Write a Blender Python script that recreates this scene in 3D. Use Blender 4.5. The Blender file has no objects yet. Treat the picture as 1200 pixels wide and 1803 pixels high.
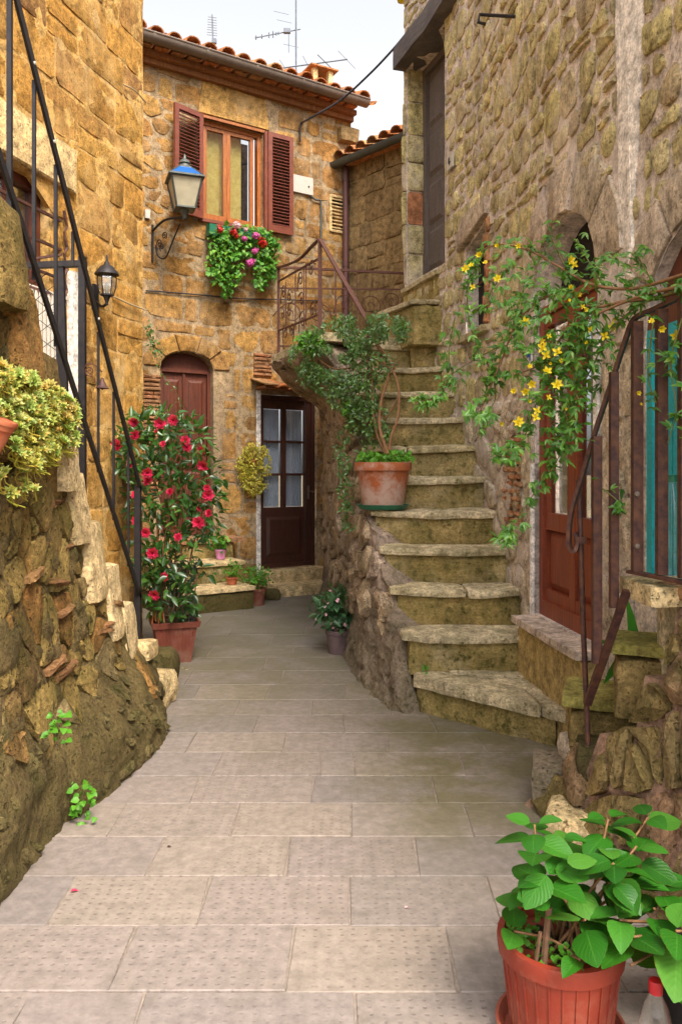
import bpy, bmesh, math, random
import numpy as np
from mathutils import Vector, Matrix, noise, geometry
V = Vector
PI = math.pi
scene = bpy.context.scene
COL = scene.collection
F, HY, EYE = 1400.0, 830.0, 1.45      # photo focal length in photo pixels, horizon row, eye height

# ---------------------------------------------------------------- camera, sky, sun, exposure
cam_d = bpy.data.cameras.new('camera')
cam = bpy.data.objects.new('camera', cam_d)
COL.objects.link(cam)
scene.camera = cam
cam.location = (0, 0, EYE)
cam.rotation_euler = (PI / 2, 0, 0)
cam_d.sensor_fit = 'HORIZONTAL'
cam_d.sensor_width = 24.0
cam_d.lens = 28.0
cam_d.shift_y = -71.5 / 1200.0
cam_d.clip_start = 0.05
cam_d.clip_end = 600.0

SUN_EL, SUN_AZ = math.radians(52), math.radians(152)   # azimuth clockwise from +Y, where the light comes from
world = bpy.data.worlds.new('World')
scene.world = world
world.use_nodes = True
wn = world.node_tree
bg = wn.nodes['Background']
skyt = wn.nodes.new('ShaderNodeTexSky')
skyt.sky_type = 'NISHITA'
skyt.sun_disc = False
skyt.sun_elevation = SUN_EL
skyt.sun_rotation = SUN_AZ
skyt.air_density = 0.8
skyt.dust_density = 5.0
skyt.ozone_density = 0.6
hs = wn.nodes.new('ShaderNodeHueSaturation')
hs.inputs['Saturation'].default_value = 0.14
hs.inputs['Value'].default_value = 1.35
wn.links.new(skyt.outputs[0], hs.inputs['Color'])
wn.links.new(hs.outputs[0], bg.inputs['Color'])
bg.inputs['Strength'].default_value = 0.15
sun_d = bpy.data.lights.new('sun', 'SUN')
sun = bpy.data.objects.new('sun', sun_d)
COL.objects.link(sun)
sun_d.energy = 1.6
sun_d.angle = math.radians(20)
sun_d.color = (1.0, 0.84, 0.62)
sd = V((math.sin(SUN_AZ) * math.cos(SUN_EL), math.cos(SUN_AZ) * math.cos(SUN_EL), math.sin(SUN_EL)))
sun.rotation_euler = sd.to_track_quat('Z', 'Y').to_euler()
scene.view_settings.view_transform = 'Standard'
scene.view_settings.look = 'None'
scene.view_settings.gamma = 1.0
scene.view_settings.use_curve_mapping = False
scene.view_settings.exposure = 1.13
scene.cycles.max_bounces = 8
scene.cycles.transparent_max_bounces = 12
scene.cycles.use_denoising = True

# ---------------------------------------------------------------- helpers
rng = random.Random(11)
U = rng.uniform
def P(px, py, d):
    """world point seen at photo pixel (px,py) at depth d in front of the camera"""
    return V(((px - 600) * d / F, d, EYE - (py - HY) * d / F))
def lin(c):
    return tuple(((x / 255) / 12.92 if x / 255 <= .04045 else ((x / 255 + .055) / 1.055) ** 2.4) for x in c)
def h2(c):
    return (int(c[0:2], 16), int(c[2:4], 16), int(c[4:6], 16))
def col(c):
    return lin(h2(c)) + (1.0,)
def catmull(pts, n=8):
    pts = [V(p) for p in pts]
    q = [pts[0] * 2 - pts[1]] + pts + [pts[-1] * 2 - pts[-2]]
    out = []
    for i in range(1, len(q) - 2):
        a, b, c, d = q[i - 1:i + 3]
        for k in range(n):
            t = k / n
            out.append(.5 * ((2 * b) + (c - a) * t + (2 * a - 5 * b + 4 * c - d) * t * t + (3 * b - a - 3 * c + d) * t ** 3))
    out.append(pts[-1])
    return out
def nz(p, s=1.0, seed=0.0):
    return noise.noise(V((p[0] * s + seed, p[1] * s + seed * 1.7, p[2] * s - seed)))
def smooth(t):
    t = max(0, min(1, t))
    return t * t * (3 - 2 * t)

def tag(o, label=None, cat=None, group=None, kind=None):
    if label: o['label'] = label
    if cat: o['category'] = cat
    if group: o['group'] = group
    if kind: o['kind'] = kind
    return o
def link(o, parent=None):
    COL.objects.link(o)
    if parent is not None:
        o.parent = parent
        L = V((0, 0, 0))
        p = parent
        while p is not None:
            L += V(p.location)
            p = p.parent
        if parent.type == 'EMPTY':
            o.matrix_parent_inverse = Matrix.Translation(-V(parent.location))
    return o
def thing(name, label, cat, loc, group=None):
    o = bpy.data.objects.new(name, None)
    o.empty_display_size = .1
    COL.objects.link(o)
    o.location = loc
    return tag(o, label, cat, group)
def struct(name, loc=(0, 0, 0)):
    o = bpy.data.objects.new(name, None)
    COL.objects.link(o)
    o.location = loc
    return tag(o, kind='structure')

class MB:
    def __init__(s):
        s.v = []; s.f = []; s.r = []; s.uv = []
        s.mi = []
        s.m = 0
    def add(s, vs, fs, r=None, uv=None):
        n = len(s.v)
        s.v.extend([(p[0], p[1], p[2]) for p in vs])
        s.f.extend([tuple(i + n for i in f) for f in fs])
        s.mi.extend([s.m] * len(fs))
        if r is None: r = rng.random()
        s.r.extend([r] * len(vs))
        s.uv.extend(uv if uv else [(0., 0.)] * len(vs))
        return s
    def box(s, c, size, rot=None, r=None):
        hx, hy, hz = size[0] / 2, size[1] / 2, size[2] / 2
        vs = [V((x * hx, y * hy, z * hz)) for z in (-1, 1) for y in (-1, 1) for x in (-1, 1)]
        if rot is not None: vs = [rot @ v for v in vs]
        return s.add([v + V(c) for v in vs], [(0, 2, 3, 1), (4, 5, 7, 6), (0, 1, 5, 4), (2, 6, 7, 3), (0, 4, 6, 2), (1, 3, 7, 5)], r)
    def bar(s, a, b, w, t=None, up=(0, 0, 1), r=None):
        """rectangular bar from a to b, w across, t along up"""
        a, b = V(a), V(b)
        t = t or w
        d = (b - a).normalized()
        x = d.cross(V(up))
        if x.length < 1e-3: x = d.cross(V((0, 1, 0)))
        x.normalize()
        y = x.cross(d)
        vs = []
        for p in (a, b):
            for i, j in ((-1, -1), (1, -1), (1, 1), (-1, 1)):
                vs.append(p + x * i * w / 2 + y * j * t / 2)
        return s.add(vs, [(0, 1, 2, 3), (4, 7, 6, 5), (0, 4, 5, 1), (1, 5, 6, 2), (2, 6, 7, 3), (3, 7, 4, 0)], r)
    def tube(s, path, rad, n=6, r=None, flat=1.0):
        path = [V(p) for p in path]
        m = len(path)
        if not hasattr(rad, '__len__'): rad = [rad] * m
        vs, fs = [], []
        px = None
        for i, p in enumerate(path):
            d = (path[min(i + 1, m - 1)] - path[max(i - 1, 0)])
            if d.length < 1e-9: d = V((0, 0, 1))
            d.normalize()
            if px is None:
                px = d.cross(V((0, 0, 1)) if abs(d.z) < .9 else V((1, 0, 0))).normalized()
            else:
                px = (px - d * px.dot(d))
                px = px.normalized() if px.length > 1e-6 else d.orthogonal().normalized()
            py = d.cross(px)
            for k in range(n):
                a = 2 * PI * k / n
                vs.append(p + px * math.cos(a) * rad[i] + py * math.sin(a) * rad[i] * flat)
        for i in range(m - 1):
            for k in range(n):
                k2 = (k + 1) % n
                fs.append((i * n + k, i * n + k2, (i + 1) * n + k2, (i + 1) * n + k))
        fs.append(tuple(range(n))[::-1])
        fs.append(tuple((m - 1) * n + k for k in range(n)))
        return s.add(vs, fs, r)
    def band(s, path, w, t, across, r=None):
        """flat strip following path, w wide along across, t thick"""
        path = [V(p) for p in path]
        m = len(path)
        ax = V(across).normalized()
        vs, fs = [], []
        for i, p in enumerate(path):
            d = (path[min(i + 1, m - 1)] - path[max(i - 1, 0)]).normalized()
            y = d.cross(ax).normalized()
            for a, b in ((-1, -1), (1, -1), (1, 1), (-1, 1)):
                vs.append(p + ax * a * w / 2 + y * b * t / 2)
        for i in range(m - 1):
            for k in range(4):
                k2 = (k + 1) % 4
                fs.append((i * 4 + k, i * 4 + k2, i * 4 + 4 + k2, i * 4 + 4 + k))
        fs.append((3, 2, 1, 0)); fs.append(tuple((m - 1) * 4 + k for k in range(4)))
        return s.add(vs, fs, r)
    def lathe(s, prof, c=(0, 0, 0), n=28, rot=None, r=None, sq=None, wob=0):
        c = V(c)
        vs, fs = [], []
        for (R_, z) in prof:
            for k in range(n):
                a = 2 * PI * k / n
                q = V((math.cos(a) * R_, math.sin(a) * R_, z))
                if rot is not None: q = rot @ q
                vs.append(q + c)
        for i in range(len(prof) - 1):
            for k in range(n):
                k2 = (k + 1) % n
                fs.append((i * n + k, i * n + k2, (i + 1) * n + k2, (i + 1) * n + k))
        return s.add(vs, fs, r)
    def loft(s, loops, r=None, cap=True):
        n = len(loops[0])
        vs = [p for l in loops for p in l]
        fs = []
        for i in range(len(loops) - 1):
            for k in range(n):
                k2 = (k + 1) % n
                fs.append((i * n + k, i * n + k2, (i + 1) * n + k2, (i + 1) * n + k))
        if cap:
            fs.append(tuple(range(n))[::-1]); fs.append(tuple((len(loops) - 1) * n + k for k in range(n)))
        return s.add(vs, fs, r)
    def mesh(s, name, mats, smooth_=False):
        me = bpy.data.meshes.new(name)
        me.from_pydata(s.v, [], s.f)
        for m in (mats if isinstance(mats, (list, tuple)) else [mats]):
            me.materials.append(m)
        if any(s.mi): me.polygons.foreach_set('material_index', s.mi)
        a = me.attributes.new('rnd', 'FLOAT', 'POINT')
        a.data.foreach_set('value', s.r)
        uvl = me.uv_layers.new(name='UVMap')
        li = np.zeros(len(me.loops), dtype=np.int32)
        me.loops.foreach_get('vertex_index', li)
        uvl.data.foreach_set('uv', np.array(s.uv, dtype=np.float32)[li].ravel())
        if smooth_:
            me.polygons.foreach_set('use_smooth', [True] * len(me.polygons))
            if smooth_ != True:
                me.set_sharp_from_angle(angle=math.radians(smooth_))
        me.update()
        return me
    def build(s, name, mats, parent=None, smooth_=False, kind=None, label=None):
        o = bpy.data.objects.new(name, s.mesh(name, mats, smooth_))
        link(o, parent)
        if kind: o['kind'] = kind
        if label: o['label'] = label
        return o

def rough_block(lo, hi, amp=.012, seg=.09, rnd=.02, seed=0, xf=None, rscale=5):
    """a worn stone block between two corners: grid box, rounded edges, noisy faces. returns verts, faces"""
    lo, hi = V(lo), V(hi)
    n = [max(2, min(14, int(round((hi[i] - lo[i]) / seg)))) for i in range(3)]
    idx = {}; vs = []; fs = []
    def vert(i, j, k):
        key = (i, j, k)
        if key not in idx:
            idx[key] = len(vs)
            p = V((lo[0] + (hi[0] - lo[0]) * i / n[0], lo[1] + (hi[1] - lo[1]) * j / n[1], lo[2] + (hi[2] - lo[2]) * k / n[2]))
            c = V([min(max(p[a], lo[a] + rnd), hi[a] - rnd) for a in range(3)])
            d = p - c
            if d.length > rnd * 1.01: p = c + d.normalized() * rnd
            q = p * rscale + V((seed * 3.1, seed * 1.3, seed))
            p = p + noise.noise_vector(q) * amp + noise.noise_vector(q * 2.7) * amp * .45
            if xf: p = xf(p)
            vs.append(p)
        return idx[key]
    for a in range(3):
        b, c = (a + 1) % 3, (a + 2) % 3
        for side in (0, n[a]):
            for i in range(n[b]):
                for j in range(n[c]):
                    q = []
                    for (di, dj) in ((0, 0), (1, 0), (1, 1), (0, 1)):
                        k = [0, 0, 0]
                        k[a] = side; k[b] = i + di; k[c] = j + dj
                        q.append(vert(*k))
                    fs.append(tuple(q) if side else tuple(q[::-1]))
    return vs, fs

# ---------------------------------------------------------------- materials
class NT:
    def __init__(s, name):
        s.mat = bpy.data.materials.new(name)
        s.mat.use_nodes = True
        s.t = s.mat.node_tree
        s.b = s.t.nodes['Principled BSDF']
        s._co = None
    def n(s, typ, **kw):
        x = s.t.nodes.new(typ)
        for k, v in kw.items(): setattr(x, k, v)
        return x
    def put(s, sock, v):
        if v is None: return
        if isinstance(v, bpy.types.NodeSocket): s.t.links.new(v, sock)
        else:
            if hasattr(v, '__len__') and len(v) == 3 and len(sock.default_value) == 4: v = tuple(v) + (1,)
            sock.default_value = v
    def co(s, w='Object'):
        if s._co is None: s._co = s.n('ShaderNodeTexCoord')
        return s._co.outputs[w]
    def attr(s, name='rnd'):
        return s.n('ShaderNodeAttribute', attribute_name=name).outputs['Fac']
    def noise(s, vec, scale=5, detail=4, rough=.55, dist=0):
        x = s.n('ShaderNodeTexNoise')
        s.put(x.inputs['Vector'], vec)
        x.inputs['Scale'].default_value = scale; x.inputs['Detail'].default_value = detail
        x.inputs['Roughness'].default_value = rough; x.inputs['Distortion'].default_value = dist
        return x.outputs[0]
    def vor(s, vec, scale=5, feat='F1', out=0):
        x = s.n('ShaderNodeTexVoronoi', feature=feat)
        s.put(x.inputs['Vector'], vec); x.inputs['Scale'].default_value = scale
        return x.outputs[out]
    def ramp(s, fac, stops, interp='LINEAR'):
        x = s.n('ShaderNodeValToRGB')
        x.color_ramp.interpolation = interp
        e = x.color_ramp.elements
        while len(e) < len(stops): e.new(.5)
        for i, (p, c) in enumerate(stops):
            e[i].position = p
            e[i].color = c if len(c) == 4 else tuple(c) + (1,)
        s.put(x.inputs[0], fac)
        return x.outputs[0]
    def step(s, fac, a, b):
        x = s.n('ShaderNodeMapRange'); x.clamp = True
        s.put(x.inputs[0], fac)
        x.inputs[1].default_value = a; x.inputs[2].default_value = b
        return x.outputs[0]
    def math(s, op, a, b=None, c=None):
        x = s.n('ShaderNodeMath', operation=op)
        for i, v in enumerate((a, b, c)):
            if v is not None: s.put(x.inputs[i], v)
        return x.outputs[0]
    def mix(s, fac, a, b, mode='MIX'):
        x = s.n('ShaderNodeMix', data_type='RGBA', blend_type=mode)
        s.put(x.inputs[0], fac); s.put(x.inputs[6], a); s.put(x.inputs[7], b)
        return x.outputs[2]
    def bump(s, h, strength=.5, dist=.01, prev=None):
        x = s.n('ShaderNodeBump')
        x.inputs['Strength'].default_value = strength; x.inputs['Distance'].default_value = dist
        s.put(x.inputs['Height'], h)
        if prev is not None: s.put(x.inputs['Normal'], prev)
        return x.outputs[0]
    def sepz(s, vec, i=2):
        x = s.n('ShaderNodeSeparateXYZ'); s.put(x.inputs[0], vec)
        return x.outputs[i]
    def done(s, colr=None, rough=.8, normal=None, **kw):
        s.put(s.b.inputs['Base Color'], colr); s.put(s.b.inputs['Roughness'], rough)
        if normal is not None: s.put(s.b.inputs['Normal'], normal)
        for k, v in kw.items(): s.put(s.b.inputs[k.replace('_', ' ')], v)
        return s.mat

def stone_mat(name, cols, pit='4a3820', moss='5a5a1c', moss_amt=.3, pits=.5, low=0.0, bump=.6, wash=None, wash_amt=.0, grain=1.0, strata=0):
    """tuff: tone per stone, cloudy variation, pits, lichen patches, algae low down"""
    m = NT(name)
    co = m.co()
    r = m.attr()
    k = len(cols)
    base = m.ramp(r, [(i / (k - 1), col(c)) for i, c in enumerate(cols)])
    n1 = m.noise(co, 3.2, 5, .6)
    base = m.mix(m.step(n1, .35, .7), base, m.mix(.5, base, col(cols[k // 2])))
    n2 = m.noise(co, 17 * grain, 6, .65)
    base = m.mix(1.0, base, m.ramp(n2, [(.27, (.30, .27, .24)), (.5, (.95, .95, .95)), (.76, (1.65, 1.6, 1.55))]), 'MULTIPLY')
    n5 = m.noise(co, 62 * grain, 5, .75)
    base = m.mix(1.0, base, m.ramp(n5, [(.28, (.5, .47, .44)), (.5, (1, 1, 1)), (.72, (1.45, 1.42, 1.38))]), 'MULTIPLY')
    if wash:
        base = m.mix(m.math('MULTIPLY', m.step(m.noise(co, 2.3, 5, .65), .5, .68), wash_amt), base, col(wash))
    # rain streaks and soot
    sm = m.n('ShaderNodeMapping'); m.put(sm.inputs[0], co); sm.inputs['Scale'].default_value = (3.2, 3.2, .55)
    stn_ = m.noise(sm.outputs[0], 1.6, 6, .7)
    base = m.mix(1.0, base, m.ramp(stn_, [(.3, (.68, .65, .63)), (.5, (1.04, 1.04, 1.04)), (.72, (1.25, 1.23, 1.2))]), 'MULTIPLY')
    # pits
    v1 = m.noise(co, 75 * grain, 3, .6)
    v2 = m.noise(co, 34 * grain, 2, .5)
    pit1 = m.step(v1, .60, .70)
    pit2 = m.step(v2, .64, .70)
    pt = m.math('MAXIMUM', pit1, pit2)
    base = m.mix(m.math('MULTIPLY', pt, pits), base, col(pit))
    # lichen/moss
    mo = m.step(m.noise(co, 5.5, 7, .72), .66 - .35 * moss_amt, .78 - .25 * moss_amt)
    if low:
        z = m.sepz(co)
        lowf = m.step(m.math('ADD', z, m.math('MULTIPLY', n1, .5)), low + .25, low * .3)
        mo = m.math('MAXIMUM', mo, m.math('MULTIPLY', lowf, .85))
    mo = m.math('MULTIPLY', mo, m.step(n2, .3, .6))
    base = m.mix(m.math('MULTIPLY', mo, .85), base, m.mix(n2, col(moss), col('2e2c10')))
    h = m.math('ADD', m.math('MULTIPLY', n2, .8), m.math('MULTIPLY', pt, -.45))
    h = m.math('ADD', h, m.math('MULTIPLY', v1, .25))
    h = m.math('ADD', h, m.math('MULTIPLY', n5, .5))
    h = m.math('ADD', h, m.math('MULTIPLY', n1, .15))
    if strata:
        sv = m.n('ShaderNodeMapping'); m.put(sv.inputs[0], co); sv.inputs['Scale'].default_value = (1.5, 1.5, 16)
        h = m.math('ADD', h, m.math('MULTIPLY', m.noise(sv.outputs[0], strata, 4, .6), .9))
    return m.done(base, .93, m.bump(h, bump, .022), Specular_IOR_Level=.2)

def plain(name, c, rough=.5, metal=0, var=.25, bumps=.2, scale=20, c2=None, spec=.5, bd=.004):
    m = NT(name)
    co = m.co()
    n = m.noise(co, scale, 5, .6)
    a = col(c)
    b = col(c2) if c2 else tuple(x * (1 - var) for x in a[:3]) + (1,)
    base = m.mix(m.step(n, .35, .68), a, b)
    return m.done(base, rough, m.bump(n, bumps, bd), Metallic=metal, Specular_IOR_Level=spec)

def wood_mat(name, c, c2, rough=.5, sc=(30, 30, 2)):
    m = NT(name)
    mp = m.n('ShaderNodeMapping'); m.put(mp.inputs[0], m.co()); mp.inputs['Scale'].default_value = sc
    n = m.noise(mp.outputs[0], 2.0, 5, .6, .6)
    n2 = m.noise(m.co(), 3, 4, .6)
    base = m.mix(m.step(n, .35, .65), col(c), col(c2))
    base = m.mix(m.math('MULTIPLY', m.step(n2, .42, .7), .5), base, col(c2))
    n4 = m.noise(m.co(), 45, 5, .75)
    base = m.mix(1.0, base, m.ramp(n4, [(.3, (.7, .68, .66)), (.55, (1, 1, 1)), (.75, (1.3, 1.28, 1.25))]), 'MULTIPLY')
    return m.done(base, m.math('ADD', rough - .1, m.math('MULTIPLY', n4, .3)), m.bump(n, .5, .004))

def leaf_mat(name, cols, rough=.42, vein=None, trans=.25, spec=.4, yellow=None):
    m = NT(name)
    r = m.attr()
    oi = m.n('ShaderNodeObjectInfo').outputs['Random']
    rr = m.math('FRACT', m.math('ADD', r, oi))
    k = len(cols)
    base = m.ramp(rr, [(i / (k - 1), col(c)) for i, c in enumerate(cols)])
    nrm = None
    uv = m.co('UV')
    u = m.sepz(uv, 0); v = m.sepz(uv, 1)
    av = m.math('ABSOLUTE', v)
    if vein:
        w = m.math('SINE', m.math('MULTIPLY', m.math('SUBTRACT', u, m.math('MULTIPLY', av, .45)), 48))
        side = m.step(w, .78, .98)
        mid = m.step(av, .07, .02)
        vv = m.math('MAXIMUM', m.math('MULTIPLY', side, .45), mid)
        base = m.mix(m.math('MULTIPLY', vv, .26), base, col(vein))
        nrm = m.bump(w, .13, .002)
        spot = m.step(m.noise(m.co(), 7, 5, .7), .66, .72)
        base = m.mix(m.math('MULTIPLY', spot, .5), base, col('6a6a20'))
        edge = m.math('MULTIPLY', m.step(m.math('ADD', av, m.math('MULTIPLY', m.noise(m.co(), 5, 4), .5)), 1.2, 1.32), .6)
        base = m.mix(edge, base, col('6a4a20'))
    base = m.mix(m.math('MULTIPLY', m.noise(m.co(), 9, 3), .35), base, col(cols[0]))
    m.done(base, rough, nrm, Specular_IOR_Level=spec)
    # light through the leaf
    tr = m.n('ShaderNodeBsdfTranslucent'); m.put(tr.inputs[0], m.mix(.5, base, (.25, .4, .02, 1)))
    mx = m.n('ShaderNodeMixShader'); mx.inputs[0].default_value = trans
    m.t.links.new(m.b.outputs[0], mx.inputs[1]); m.t.links.new(tr.outputs[0], mx.inputs[2])
    m.t.links.new(mx.outputs[0], m.t.nodes['Material Output'].inputs[0])
    return m.mat

def glass_mat(name, tint='ffffff', rough=.03, alpha=.3):
    """thin pane: mostly see-through with a mirror-like coat"""
    m = NT(name)
    m.done(col(tint), rough, None, Specular_IOR_Level=.5)
    m.b.inputs['Transmission Weight'].default_value = 1.0
    m.b.inputs['IOR'].default_value = 1.35
    tr = m.n('ShaderNodeBsdfTransparent'); tr.inputs[0].default_value = (.93, .95, .95, 1)
    gl = m.n('ShaderNodeBsdfGlossy'); gl.inputs['Roughness'].default_value = rough
    lw = m.n('ShaderNodeLayerWeight'); lw.inputs[0].default_value = .35
    f = m.math('ADD', m.math('MULTIPLY', lw.outputs[0], .4), alpha)
    mx = m.n('ShaderNodeMixShader'); m.put(mx.inputs[0], f)
    m.t.links.new(tr.outputs[0], mx.inputs[1]); m.t.links.new(gl.outputs[0], mx.inputs[2])
    m.t.links.new(mx.outputs[0], m.t.nodes['Material Output'].inputs[0])
    return m.mat

M = {}
M['left'] = stone_mat('tuff_gold', ['a87a3a', 'b48540', '946c34', 'ba904a', '7c5840', 'ac823c'], moss_amt=.22, moss='7a6828', pits=.6, wash='c8a266', wash_amt=.75)
M['left_pale'] = stone_mat('travertine', ['c9ab78', 'd4ba8a'], moss_amt=.05, pits=.75)
M['left_m'] = stone_mat('lime_mortar_gold', ['b89254', 'c49e60'], moss_amt=.1, pits=.4, wash='d4b480', wash_amt=.7)
M['back'] = stone_mat('tuff_amber', ['b08848', '986c3a', 'bc9454', '866640', 'ac8450', 'a27644'], moss_amt=.2, pits=.55, wash='a89070', wash_amt=.45)
M['back_m'] = stone_mat('lime_mortar_grey', ['9c8668', 'a69070'], moss_amt=.08, pits=.2, wash='8a7866', wash_amt=.6)
M['back2'] = stone_mat('tuff_brown', ['8c7450', '826a48', '967e56', '74624a'], moss_amt=.2, pits=.4)
M['right'] = stone_mat('tuff_yellow', ['bcb084', 'c8bb88', 'a89c76', 'b8ac78', 'a69478', 'cabf98'], moss_amt=.2, moss='746c34', pits=.7, wash='cabcae', wash_amt=.5)
M['right_low'] = stone_mat('tuff_pink', ['bcac98', 'b2a090', 'aca088', 'c8baa6'], moss_amt=.2, moss='6e6828', pits=.6, wash='c8bcb6', wash_amt=.75)
M['right_m'] = stone_mat('lime_mortar_rose', ['c2b4aa', 'cec2b8'], moss_amt=.06, moss='706a44', pits=.25, wash='d6cac0', wash_amt=.7, low=.3)
M['brick'] = stone_mat('old_brick', ['a06444', 'b08260', '987454', 'a87854'], moss_amt=.1, pits=.4)
M['brick_old'] = stone_mat('sooty_brick', ['8c6444', '94704a', '7e583c', '907048'], moss_amt=.5, moss='55501a', pits=.6)
M['plaster'] = stone_mat('pale_plaster', ['dcd6ce', 'e0dad4'], moss_amt=.05, pits=.2, bump=.5)
M['stair'] = stone_mat('stair_stone', ['b49c64', 'c0a86e', 'a8905a', 'c8b080'], moss='4a5018', moss_amt=1.0, pits=.55, wash='c4b496', wash_amt=.5, strata=2.5)
M['tread'] = stone_mat('worn_tread', ['c0b090', 'cabb9a', 'b8a880'], moss='646628', moss_amt=.55, pits=.6, strata=2, bump=.8)
M['ramp'] = stone_mat('stair_side_render', ['98887a', 'a4907c'], moss='42481a', moss_amt=.5, pits=.6, low=1.0, bump=1.0, wash='a08c80', wash_amt=.6)
M['side_stone'] = stone_mat('rough_flank_stone', ['ac9678', '9c8874', 'b49e80', '8c7a66', 'b09c8c'], moss='50521e', moss_amt=.5, pits=.75, bump=1.0)
M['rubble'] = stone_mat('mossy_rubble', ['8c7444', 'a08850', '6c5436', '98683a', '867040', 'ac9458', '745c34', '8c7a5c'], moss='524e16', moss_amt=.66, pits=.9, bump=1.0)
M['rubble_m'] = stone_mat('earth_mortar', ['6e5c3c', '7a6844'], moss='3a3c16', moss_amt=.75, pits=.7, bump=1.0, low=1.0)
M['step_pale'] = stone_mat('pale_step', ['ccb484', 'd4bc90', 'c4a874'], moss='7a6c24', moss_amt=.4, pits=.7, bump=.9)
M['parapet'] = stone_mat('parapet_stone', ['8e784a', '7c6a40', '9a845a', '927058'], moss='42461a', moss_amt=.66, pits=.6, bump=.9)
M['parapet_m'] = stone_mat('parapet_mortar', ['8c705c', '987a66'], moss='46441a', moss_amt=.45, pits=.4)
M['green_slab'] = stone_mat('algae_slab', ['928a4c', '9a9050'], moss='5e641e', moss_amt=.55, pits=.3)
M['skirt'] = stone_mat('mossy_skirt', ['62563a', '6c5e3a'], moss='36390f', moss_amt=.75, pits=.7, bump=1.0, low=.9)
M['skirt_stone'] = stone_mat('skirt_stone', ['5c5034', '4c4428', '6a5c3c', '484024'], moss='3c4014', moss_amt=.7, pits=.7, bump=1.0)
M['iron'] = plain('dark_iron', '26262c', .55, .5, c2='36302e', bumps=.5, scale=26)
M['rust'] = plain('brown_iron', '40292a', .6, .3, c2='6a4430', bumps=.6, scale=28)
M['rust2'] = plain('rusty_red_iron', '50302a', .65, .3, c2='6c4434', bumps=.3, scale=60)
M['terracotta'] = plain('terracotta', '9c4c2e', .75, c2='c07a58', bumps=.25, scale=9, spec=.25)
def limed_tc():
    m = NT('limed_terracotta'); co = m.co(); z = m.sepz(co)
    n = m.noise(co, 9, 6, .7); n2 = m.noise(co, 40, 5, .7); n3 = m.noise(co, 3, 5, .6)
    b = m.mix(m.step(n3, .35, .65), col('94502f'), col('a4633f'))
    lime = m.math('MULTIPLY', m.step(m.math('ADD', n, m.math('MULTIPLY', m.step(z, 1.5, 1.2), .22)), .52, .72), .75)
    b = m.mix(lime, b, col('b09c90'))
    b = m.mix(m.math('MULTIPLY', m.step(n2, .58, .72), .45), b, col('5a3a28'))
    return m.done(b, .88, m.bump(n2, .4, .004), Specular_IOR_Level=.2)
M['terracotta_old'] = limed_tc()
def dusty(name, c, c2, dust):
    m = NT(name); co = m.co(); n = m.noise(co, 11, 6, .75); n2 = m.noise(co, 60, 5, .75); n3 = m.noise(co, 3, 4, .6)
    z = m.sepz(co)
    b = m.mix(m.step(n3, .35, .65), col(c), col(c2))
    d = m.math('MULTIPLY', m.step(m.math('ADD', n, m.math('MULTIPLY', m.step(z, .15, .0), .18)), .50, .72), .5)
    b = m.mix(d, b, col(dust)); b = m.mix(m.math('MULTIPLY', m.step(n2, .6, .72), .35), b, col('4a2c20'))
    return m.done(b, m.math('ADD', .42, m.math('MULTIPLY', n, .4)), m.bump(n2, .1, .002))
M['plastic_tc'] = dusty('terracotta_plastic', '8a301a', '76281a', '98604a')
M['planter'] = dusty('planter_plastic', '703626', '602e22', '8a6a58')
M['green_pl'] = plain('green_plastic', '1c6a4c', .4, c2='185c44')
M['pink_pl'] = plain('pink_plastic', 'd088b8', .4, c2='c880ae')
M['grey_pl'] = plain('grey_plastic_pot', '6c5858', .55, c2='5c4a4c')
M['white'] = plain('white_paint', 'beb8ae', .5, var=.1)
M['soil'] = plain('potting_soil', '3a2a1c', .95, c2='241a10', scale=90, bumps=1)
M['shutter'] = plain('shutter_paint', '6a3424', .45, c2='7c4230', scale=14, bumps=.15)
M['slatp'] = plain('shutter_slat_paint', '582a24', .45, c2='68342a', scale=14, bumps=.1)
M['winwood'] = wood_mat('orange_wood', 'b06a2c', '8c4c20', .4)
M['door_red'] = wood_mat('red_brown_wood', '904424', '6e3220', .42)
M['door_brn'] = wood_mat('dark_brown_wood', '4c2a20', '3a2018', .4)
M['door_arch'] = wood_mat('mahogany_wood', '6c3622', '522618', .5)
M['door_old'] = wood_mat('weathered_wood', '6c6058', '544a46', .75)
M['beam'] = wood_mat('grey_beam', '6c6662', '50484a', .85, (3, 3, 30))
M['teal'] = wood_mat('teal_paint', '28b4bc', '1f9aa6', .55)
M['curtain'] = plain('lace_curtain', 'dde2f0', .9, c2='c8d0e4', scale=40, bumps=.2)
M['bead'] = plain('bead_curtain', 'e0dad0', .8, c2='b4a898', scale=110)
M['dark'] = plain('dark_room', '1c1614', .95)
M['yreflect'] = plain('yellow_reflection', 'f0d880', .8, c2='d8b860')  # yellow reflection of the window panes, put into a surface colour
M['glass'] = glass_mat('window_glass', alpha=.1)
M['lampglass'] = glass_mat('lamp_glass', rough=.15, alpha=.12)
M['frost'] = plain('frosted_lamp_glass', 'b0a890', .3, c2='988e78', scale=5)
M['blueglass'] = plain('blue_sky_glass', '2c5c9c', .1, c2='2c64b0', scale=5)
M['bottle'] = glass_mat('clear_plastic', rough=.03, alpha=.03)
M['redcap'] = plain('red_cap', 'b01820', .4, var=.1)
M['tile'] = stone_mat('roof_tile', ['b06a40', 'c08858', 'a86038', 'b89468', '9c7050'], moss='8a8050', moss_amt=.45, pits=.3)
M['gutter'] = plain('grey_brown_gutter', '7a6c60', .55, .3, c2='6c5e54', scale=8)
M['gutter2'] = plain('grey_green_gutter', '5c605c', .5, .4, c2='505450', scale=8)
M['pipe'] = plain('plum_brown_pipe', '5c3c3a', .5, .2, c2='684442', scale=8)
M['eave'] = wood_mat('eave_board', '9c6838', '7a4c2c', .7)
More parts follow.
